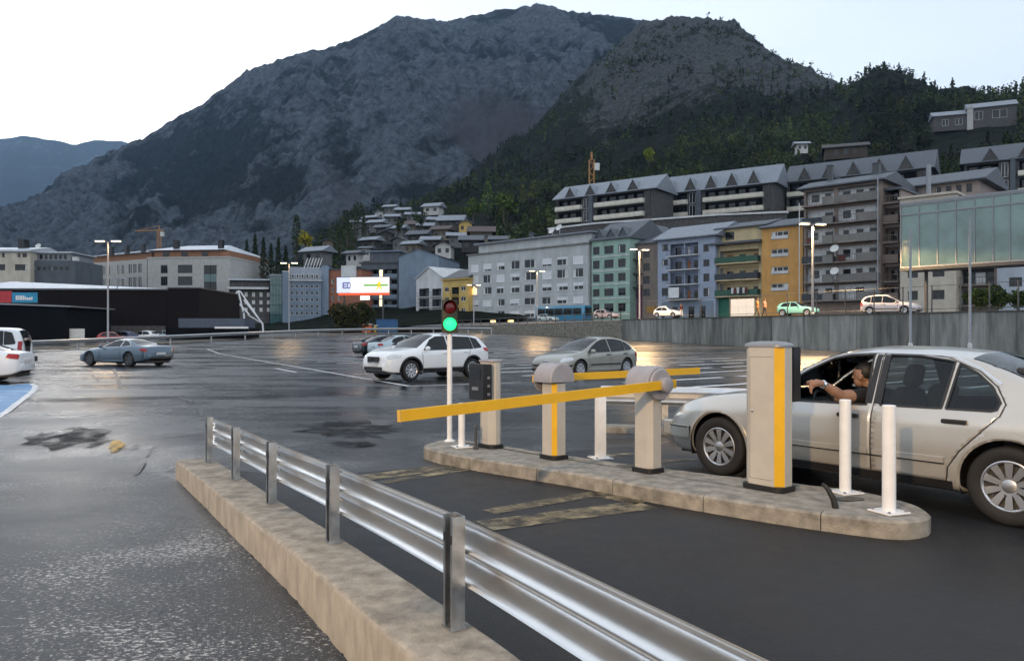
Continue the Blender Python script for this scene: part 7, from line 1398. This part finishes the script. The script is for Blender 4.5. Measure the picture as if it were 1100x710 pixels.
# retaining wall under the terraces
tw_ = thing('terrace_wall', 'long grey terrace wall under the dormered blocks', 'wall')
pts = [(588, 183, 262, 247), (640, 178, 258, 241), (700, 172, 254, 237), (770, 166, 252, 232), (845, 158, 250, 229)]
for (p0, y0, lo0, hi0), (p1, y1, lo1, hi1) in zip(pts, pts[1:]):
    for k in range(3):
        f0, f1 = k / 3, (k + 1) / 3; L2 = lambda a, b_, f: a + (b_ - a) * f; ya, yb = L2(y0, y1, f0), L2(y0, y1, f1); pa, pb = L2(p0, p1, f0), L2(p0, p1, f1); mb = MB()
        sheared(mb, Vector((at(pa, ya), ya)), Vector((at(pb, yb), yb)), .5, zpx(L2(lo0, lo1, f0), ya) - 6, zpx(L2(lo0, lo1, f1), yb) - 6, zpx(L2(hi0, hi1, f0), ya), zpx(L2(hi0, hi1, f1), yb)); mb.build('wall_section', W_DKST, tw_)
    mb = MB(); sheared(mb, Vector((at(p0, y0), y0 - .3)), Vector((at(p1, y1), y1 - .3)), 1.2, zpx(hi0, y0) + .01, zpx(hi1, y1) + .01, zpx(hi0, y0) + .4, zpx(hi1, y1) + .4); mb.build('coping', W_WHT, tw_)
# --- scattered houses on the hillside
HM = [paintm('house_white', (.42, .41, .39)), paintm('house_grey', (.13, .13, .13)), paintm('house_tan', (.17, .14, .11)), paintm('house_dark', (.05, .047, .044)), W_YEL]
RM = [SLATE_L, SLATE, M('tile_brown', (.1, .075, .065), .8, var=.2)]
HS = [(378, 277, 12, 8, 0, 1, 214, 0, 'white arcaded house above the billboard'), (393, 272, 8, 6, 0, 1, 222, 0, 'small white house beside the arcaded house'), (352, 262, 11, 10, 2, 1, 250, 1, 'tan house beside the yellow tree'), (336, 276, 20, 7, 1, 0, 205, 0, 'pale flat-roofed house above the hotel'), (388, 251, 14, 7, 1, 0, 262, 1, 'grey chalet, lowest left of the hillside village'),
      (403, 243, 13, 6, 1, 0, 282, 0, 'grey chalet with pale roof in the middle of the village left side'), (415, 255, 14, 6, 3, 0, 262, 1, 'dark chalet below the village centre'), (421, 236, 12, 6, 1, 0, 300, 0, 'pale-roofed chalet near the top of the village'), (407, 232, 9, 5, 0, 0, 318, 1, 'small white chalet, topmost left of the village'), (432, 229, 12, 5, 3, 0, 322, 0, 'dark chalet topmost in the village centre'), (437, 244, 16, 8, 2, 2, 282, 0, 'broad brown chalet in the village centre'), (448, 256, 18, 7, 3, 1, 255, 0, 'dark chalet right of the village centre'), (428, 263, 12, 6, 1, 1, 240, 1, 'grey house above the dark grey block'), (463, 226, 16, 4, 0, 0, 330, 0, 'long white roofed house high on the slope'),
      (462, 262, 16, 7, 3, 0, 240, 0, 'dark chalet with pale roof above the gabled wall'), (476, 268, 17, 9, 0, 2, 226, 1, 'white chalet above the yellow apartment house'), (473, 250, 16, 8, 2, 2, 256, 0, 'tan chalet above the white chalet'), (484, 240, 24, 8, 3, 0, 270, 0, 'wide dark chalet with a pale roof below the trees'), (500, 243, 14, 9, 4, 0, 262, 1, 'yellow gabled chalet below the trees'), (517, 252, 24, 9, 2, 2, 245, 0, 'brown chalet right of the yellow gabled chalet'), (506, 262, 20, 8, 3, 1, 228, 0, 'dark chalet above the left end of the grey block'), (536, 262, 16, 7, 1, 1, 226, 0, 'grey house hidden among trees above the grey block'), (452, 239, 12, 6, 1, 0, 300, 1, 'grey gabled chalet on the village right side'), (862, 158, 12, 6, 0, 0, 300, 0, 'white-roofed house among the trees above the right terrace'),
      (396, 263, 14, 6, 3, 0, 240, 0, 'dark low chalet behind the arcaded house'), (410, 249, 12, 5, 3, 1, 272, 0, 'dark chalet between the lower and upper village'), (443, 234, 12, 5, 1, 0, 312, 0, 'grey pale-roofed chalet right of the topmost dark chalet'), (457, 247, 14, 5, 3, 0, 274, 0, 'dark pale-roofed chalet right of the broad brown chalet'), (397, 238, 11, 5, 3, 0, 300, 0, 'dark pale-roofed chalet at the upper left of the village'), (426, 250, 13, 5, 1, 0, 270, 0, 'low grey chalet left of the broad brown chalet'), (468, 240, 14, 5, 1, 0, 290, 0, 'grey pale-roofed chalet left of the wide dark chalet'), (418, 226, 10, 4, 1, 0, 335, 0, 'tiny grey chalet, the highest of the village'), (383, 243, 11, 5, 1, 1, 285, 0, 'grey chalet in the trees at the village left edge'), (441, 268, 14, 5, 2, 0, 228, 0, 'tan pale-roofed house just above the gabled wall'), (490, 258, 15, 6, 1, 0, 240, 0, 'grey chalet between the white and dark chalets')]
HILLH = []
for px, py, wpx, hpx, wm, rm, y, gb_, lab in HS:
    sc_ = y / F; w = wpx * sc_; hh = max(2.2, hpx * sc_ * .5); zb3 = zpx(py, y) - hpx * .5 * sc_; x = at(px, y)
    b = B('hillside_house', lab, Plane(px - wpx / 2, y, random.Random(px).uniform(-28, 8)), px - wpx / 2, px + wpx / 2, 0, zb3 - 1.5, 'house', 'houses on the hillside'); hh += 1.5; W = b.W; nw = max(2, int(W / 2.4)); ww = W / nw
    rc = [(ww * k + ww * .3, ww * k + ww * .75, hh - 2.0, hh - .7) for k in range(nw)]; b.body(hh, w * .8, HM[wm], rc); b.backing(hh)
    for a_, b_, c_, d_ in rc: b.slab(a_, b_, .08, .12, c_, d_, PANE, 'window')
    if gb_: b.gable_x(hh, W * .3, .9, RM[rm], HM[wm])
    else: b.gable(hh, w * .3, 1.1, RM[rm], w * .8)
    HILLH.append((x, y, max(w, 6)))
# ------------------------------------------------------------ trees, shrubs and woods
LEAF = M('foliage', (.055, .075, .026), .85, var=.25, vs_=.35, tint=True, spec=.15); BARK = M('bark', (.06, .045, .035), .95, var=.3, vs_=4)
def leaf_quads(C, size, rng, up=.3):
    """one randomly turned leaf-clump quad at every centre"""
    n = len(C); d = rng.normal(size=(n, 3)); d[:, 2] = np.abs(d[:, 2]) + up; d /= np.linalg.norm(d, axis=1, keepdims=True); r = rng.normal(size=(n, 3)); a = np.cross(d, r); a /= np.linalg.norm(a, axis=1, keepdims=True); b = np.cross(d, a)
    s = (size * rng.uniform(.6, 1.3, n))[:, None]; k = s * rng.uniform(.5, .9, (n, 1)); V4 = np.stack([C - a * s - b * k * .4, C + a * s * .3 - b * k, C + a * s + b * k * .4, C - a * s * .3 + b * k], 1).reshape(-1, 3)
    return V4, np.arange(4 * n).reshape(n, 4)
def crown_pts(n, rng, lumps=7, flat=1.):
    """points spread through a lumpy crown of unit radius, denser towards the shell of each lump"""
    cs = rng.normal(size=(lumps, 3)) * .42; cs[:, 2] *= .8; rs = rng.uniform(.35, .6, lumps); k = rng.integers(0, lumps, n); d = rng.normal(size=(n, 3)); d /= np.linalg.norm(d, axis=1, keepdims=True); rad = rs[k] * rng.uniform(.35, 1, n) ** .5
    return cs[k] + d * rad[:, None]
def cone_pts(n, rng):
    z = rng.uniform(0, 1, n) ** .75; tier = 1 - z; r = (tier ** .85 + .06) * (.78 + .22 * np.sin(z * 44)) * rng.uniform(.25, 1, n) ** .45; t = rng.uniform(0, 2 * np.pi, n); return np.column_stack([r * np.cos(t), r * np.sin(t), z])
def wood(name, label, X, Y, Z, Hh, kind, col, n, size, seed):
    rng = np.random.default_rng(seed); Cs = []; Ts = []; Ss = []
    for i in range(len(X)):
        if kind[i] == 0: p = crown_pts(n, rng) * [Hh[i] * .42, Hh[i] * .42, Hh[i] * .46] + [0, 0, Hh[i] * .52]
        else: p = cone_pts(n, rng) * [Hh[i] * .2, Hh[i] * .2, Hh[i] * .98] + [0, 0, .02]
        Cs.append(p + [X[i], Y[i], Z[i]]); Ts.append(np.repeat(col[i][None] * rng.uniform(.75, 1.3, (n, 1)), 4, 0) if False else np.repeat(col[i] * rng.uniform(.7, 1.35, (n, 1)), 4, 0)); Ss.append(np.full(n, size * Hh[i] / 8))
    V4, F4 = leaf_quads(np.concatenate(Cs), np.concatenate(Ss), rng); T = np.concatenate(Ts); o = link(name, np_mesh(name, V4, F4, LEAF, np.column_stack([T, np.ones(len(T))]))); return tag(o, label, 'woodland', kind='stuff')
def sample(n, px0, px1, y0, y1, seed, keep):
    rng = np.random.default_rng(seed); P = rng.uniform(px0, px1, n); Yv = np.sqrt(rng.uniform(y0 ** 2, y1 ** 2, n)); Xv = at(P, Yv); k = keep(P, Xv, Yv, rng); Xv, Yv, P = Xv[k], Yv[k], P[k]; return P, Xv, Yv, hill_z(Xv, Yv), rng
def tints(P, Y, rng, n):
    base = rng.uniform(.5, 1.15, (n, 1)) * np.array([[1, 1, 1]]); warm = rng.random(n) < .06; base[warm] *= [1.7, 1.35, .8]; light = rng.random(n) < .2; base[light] *= [1.35, 1.45, 1.1]; X_ = at(P, Y); return base * np.clip(.75 + 1.3 * fbm(X_, Y, 28, 3, 61), .3, 1.9)[:, None]
def keep_near(P, X, Y, rng):
    lim = np.interp(P, [330, 380, 585, 600, 840, 846, 1000, 1012, 1034, 1040, 1150], [215, 205, 205, 232, 228, 222, 222, 205, 205, 205, 205]); k = Y > lim
    vill = (P > 372) & (P < 525) & (Y < 335); k &= ~(vill & (rng.random(len(P)) < .72))
    ch = (P > 996) & (P < 1096) & (Y < 312) & (Y > 245); k &= ~ch
    ch2 = (P > 880) & (P < 938) & (Y < 246); k &= ~ch2
    for hx_, hy_, hw_ in HILLH: k &= ~((np.abs(X - hx_) < hw_ * .75) & (Y > hy_ - 22) & (Y < hy_ + hw_))
    return k & (fbm(X, Y, 40, 3, 3) > -.5)
P, X, Y, Z, rng = sample(2600, 325, 1150, 190, 380, 5, keep_near); n = len(X); kd = (rng.random(n) < .3).astype(int); hh = rng.uniform(4, 8, n) * np.where(kd == 1, 1.25, 1.) * np.where((P > 372) & (P < 525), .6, 1)
wood('near_wood', 'mixed dark green wood on the slope behind the terraces', X, Y, Z - .3, hh, kd, tints(P, Y, rng, n), 95, .47, 1)
P, X, Y, Z, rng = sample(5200, 330, 1180, 380, 720, 6, lambda P, X, Y, rng: (rng.random(len(P)) < np.where((P > 600) & (Y > 470), .3, .95)) & (fbm(X, Y, 60, 4, 9) > np.where((P > 620) & (Y > 480), -.05, -.4)) & (Y < np.interp(P, [330, 440, 560, 700, 800, 840, 900, 950, 1180], [470, 520, 720, 720, 720, 720, 620, 500, 470])))
n = len(X); kd = (rng.random(n) < .35).astype(int); hh = rng.uniform(4, 7.5, n) * np.where(kd == 1, 1.2, 1.)
wood('upper_wood', 'dark scrub and pine wood higher up the rocky slope', X, Y, Z - .5, hh, kd, tints(P, Y, rng, n) * .85, 34, .75, 2)
P, X, Y, Z, rng = sample(1500, 600, 960, 600, 860, 8, lambda P, X, Y, rng: fbm(X, Y, 50, 4, 12) > -.05); n = len(X)
wood('crag_scrub', 'sparse scrub on the rocky shoulder', X, Y, Z - .5, rng.uniform(3, 7, n), np.zeros(n, int), tints(P, Y, rng, n) * .7, 12, 1.2, 3)
def tree(name, label, px, y, py_b, py_t, wpx, kind, tint, n=420, group=None, z0=None, lumps=9, size=None, trunk_h=.25):
    z = zpx(py_b, y) if z0 is None else z0; h = zpx(py_t, y) - z; w = wpx * y / F; t = thing(name, label, 'tree', (at(px, y), y, z), 0, group); rng = np.random.default_rng(int(px * 13 + py_t)); mb = MB()
    mb.tube([(0, 0, -1.), (0, 0, h * .3), (w * .03, 0, h * .62), (0, 0, h * .85)], [h * .035, h * .028, h * .016, h * .006], 7)
    if kind == 0:
        for k in range(6): a = k * 1.05; mb.tube([(0, 0, h * (.25 + .06 * k)), (math.cos(a) * w * .18, math.sin(a) * w * .18, h * (.4 + .06 * k)), (math.cos(a) * w * .34, math.sin(a) * w * .34, h * (.5 + .06 * k))], [h * .014, h * .009, h * .003], 5)
    mb.build('trunk', BARK, t)
    if kind == 0: p = crown_pts(n, rng, lumps) * [w * .5, w * .5, h * (1 - trunk_h) * .52] + [0, 0, h * (trunk_h + (1 - trunk_h) * .5)]
    elif kind == 1: p = cone_pts(n, rng) * [w * .5, w * .5, h * .95] + [0, 0, h * .05]
    else: q = rng.uniform(0, 1, n); th = rng.uniform(0, 6.283, n); rr = np.sin(np.pi * np.clip(q * .9 + .08, 0, 1)) ** .6 * w * .5 * rng.uniform(.3, 1, n) ** .5; p = np.column_stack([rr * np.cos(th), rr * np.sin(th), h * (.05 + .95 * q)])
    s = size or max(w, h * .3) * .085; V4, F4 = leaf_quads(p, np.full(n, s), rng); T = np.repeat(np.array(tint)[None] * rng.uniform(.65, 1.4, (n, 1)), 4, 0); link('crown', np_mesh('crown', V4, F4, LEAF, np.column_stack([T, np.ones(len(T))])), t); return t
tree('round_tree', 'dark olive round tree below the billboard', 371, 122, 356, 316, 42, 0, (.85, .62, .55), 2600, z0=1.5, size=.24, trunk_h=.08, lumps=12)
tree('round_tree', 'smaller olive shrub tree at the right foot of the billboard', 390, 121, 356, 325, 20, 0, (.7, .58, .5), 900, z0=1.5, size=.22, trunk_h=.08)
for i, (px, pb, pt, w) in enumerate(((256, 306, 268, 13), (265, 305, 258, 14), (274, 304, 252, 14), (283, 305, 256, 14), (291, 303, 262, 13), (299, 303, 256, 14), (307, 302, 264, 13), (249, 306, 274, 12))):
    tree('spruce', 'dark spruce, %s of the clump above the white steel truss and hotel' % ['second from left', 'third from left', 'fourth from left', 'fifth from left', 'sixth from left', 'second from right', 'rightmost', 'leftmost'][i], px, 196 + (i % 3) * 5, pb, pt, w, 1, (.42, .5, .5), 520, 'spruces on the low slope')
tree('poplar', 'tall dark slim poplar left of the yellow tree', 318.5, 236, 276, 231, 10, 2, (.6, .75, .6), 500); tree('yellow_tree', 'golden yellow tree above the hotel', 328, 232, 276, 247, 16, 0, (5.2, 3.3, .7), 420)
for i, (px, pb, pt, w, k) in enumerate(((373, 262, 226, 11, 1), (381, 262, 222, 9, 2), (391, 258, 230, 10, 1), (366, 270, 240, 11, 0), (345, 276, 250, 12, 0), (427, 258, 232, 11, 0), (452, 250, 226, 12, 0))): tree('village_tree', ['dark conifer, left of the pair left of the village', 'slim tall conifer beside the village', 'dark conifer at the left end of the village', 'round dark tree below the village conifers', 'round dark tree right of the yellow tree', 'dark tree in the village centre', 'dark tree above the broad brown chalet'][i], px, 240 + i * 4, pb, pt, w, k, (.6, .7, .55), 380)
tree('yellow_tree', 'bright yellow-green tree high above the middle terrace', 697, 330, 176, 159, 15, 0, (3.4, 3.0, .5), 400)
tree('poplar', 'pale green poplar clump above the grey block', 524, 268, 232, 196, 12, 2, (1.7, 2.1, 1.5), 420); tree('pale_tree', 'pale green broad tree right of the poplar', 541, 262, 238, 208, 26, 0, (1.5, 1.7, 1.), 700); tree('pale_tree', 'light green tree left of the poplar', 508, 266, 240, 216, 18, 0, (1.5, 1.7, .9), 500)
for i, (px, w) in enumerate(((1052, 22), (1072, 24), (1093, 24))): x_ = at(px, 80); t_ = tree('shrub', ['leafy street shrub nearest the glass hall columns', 'middle leafy street shrub below the glass hall', 'leafy street shrub at the right edge below the glass hall'][i], px, 80, 336, 308, w, 0, (.9, 1.05, .8), 900, 'street shrubs', z0=street_z(x_, 80), size=.16, trunk_h=.02)
# weeds along the foot of the concrete wall top
# ------------------------------------------------------------ haze in the valley air
mb = MB(); mb.box(-6800, 6800, -420, 6700, -6, 1750); hz = mb.build('haze', None if False else M('haze_surface_unused', (1, 1, 1)))
hm = bpy.data.materials.new('valley_haze'); hm.use_nodes = True; nt = hm.node_tree; nt.nodes.clear(); o_ = nt.nodes.new('ShaderNodeOutputMaterial'); pv = nt.nodes.new('ShaderNodeVolumePrincipled')
pv.inputs['Color'].default_value = (.45, .68, 1., 1); pv.inputs['Density'].default_value = .9e-4; pv.inputs['Anisotropy'].default_value = .3; nt.links.new(pv.outputs[0], o_.inputs['Volume'])
hz.data.materials.clear(); hz.data.materials.append(hm); hz['kind'] = 'stuff'
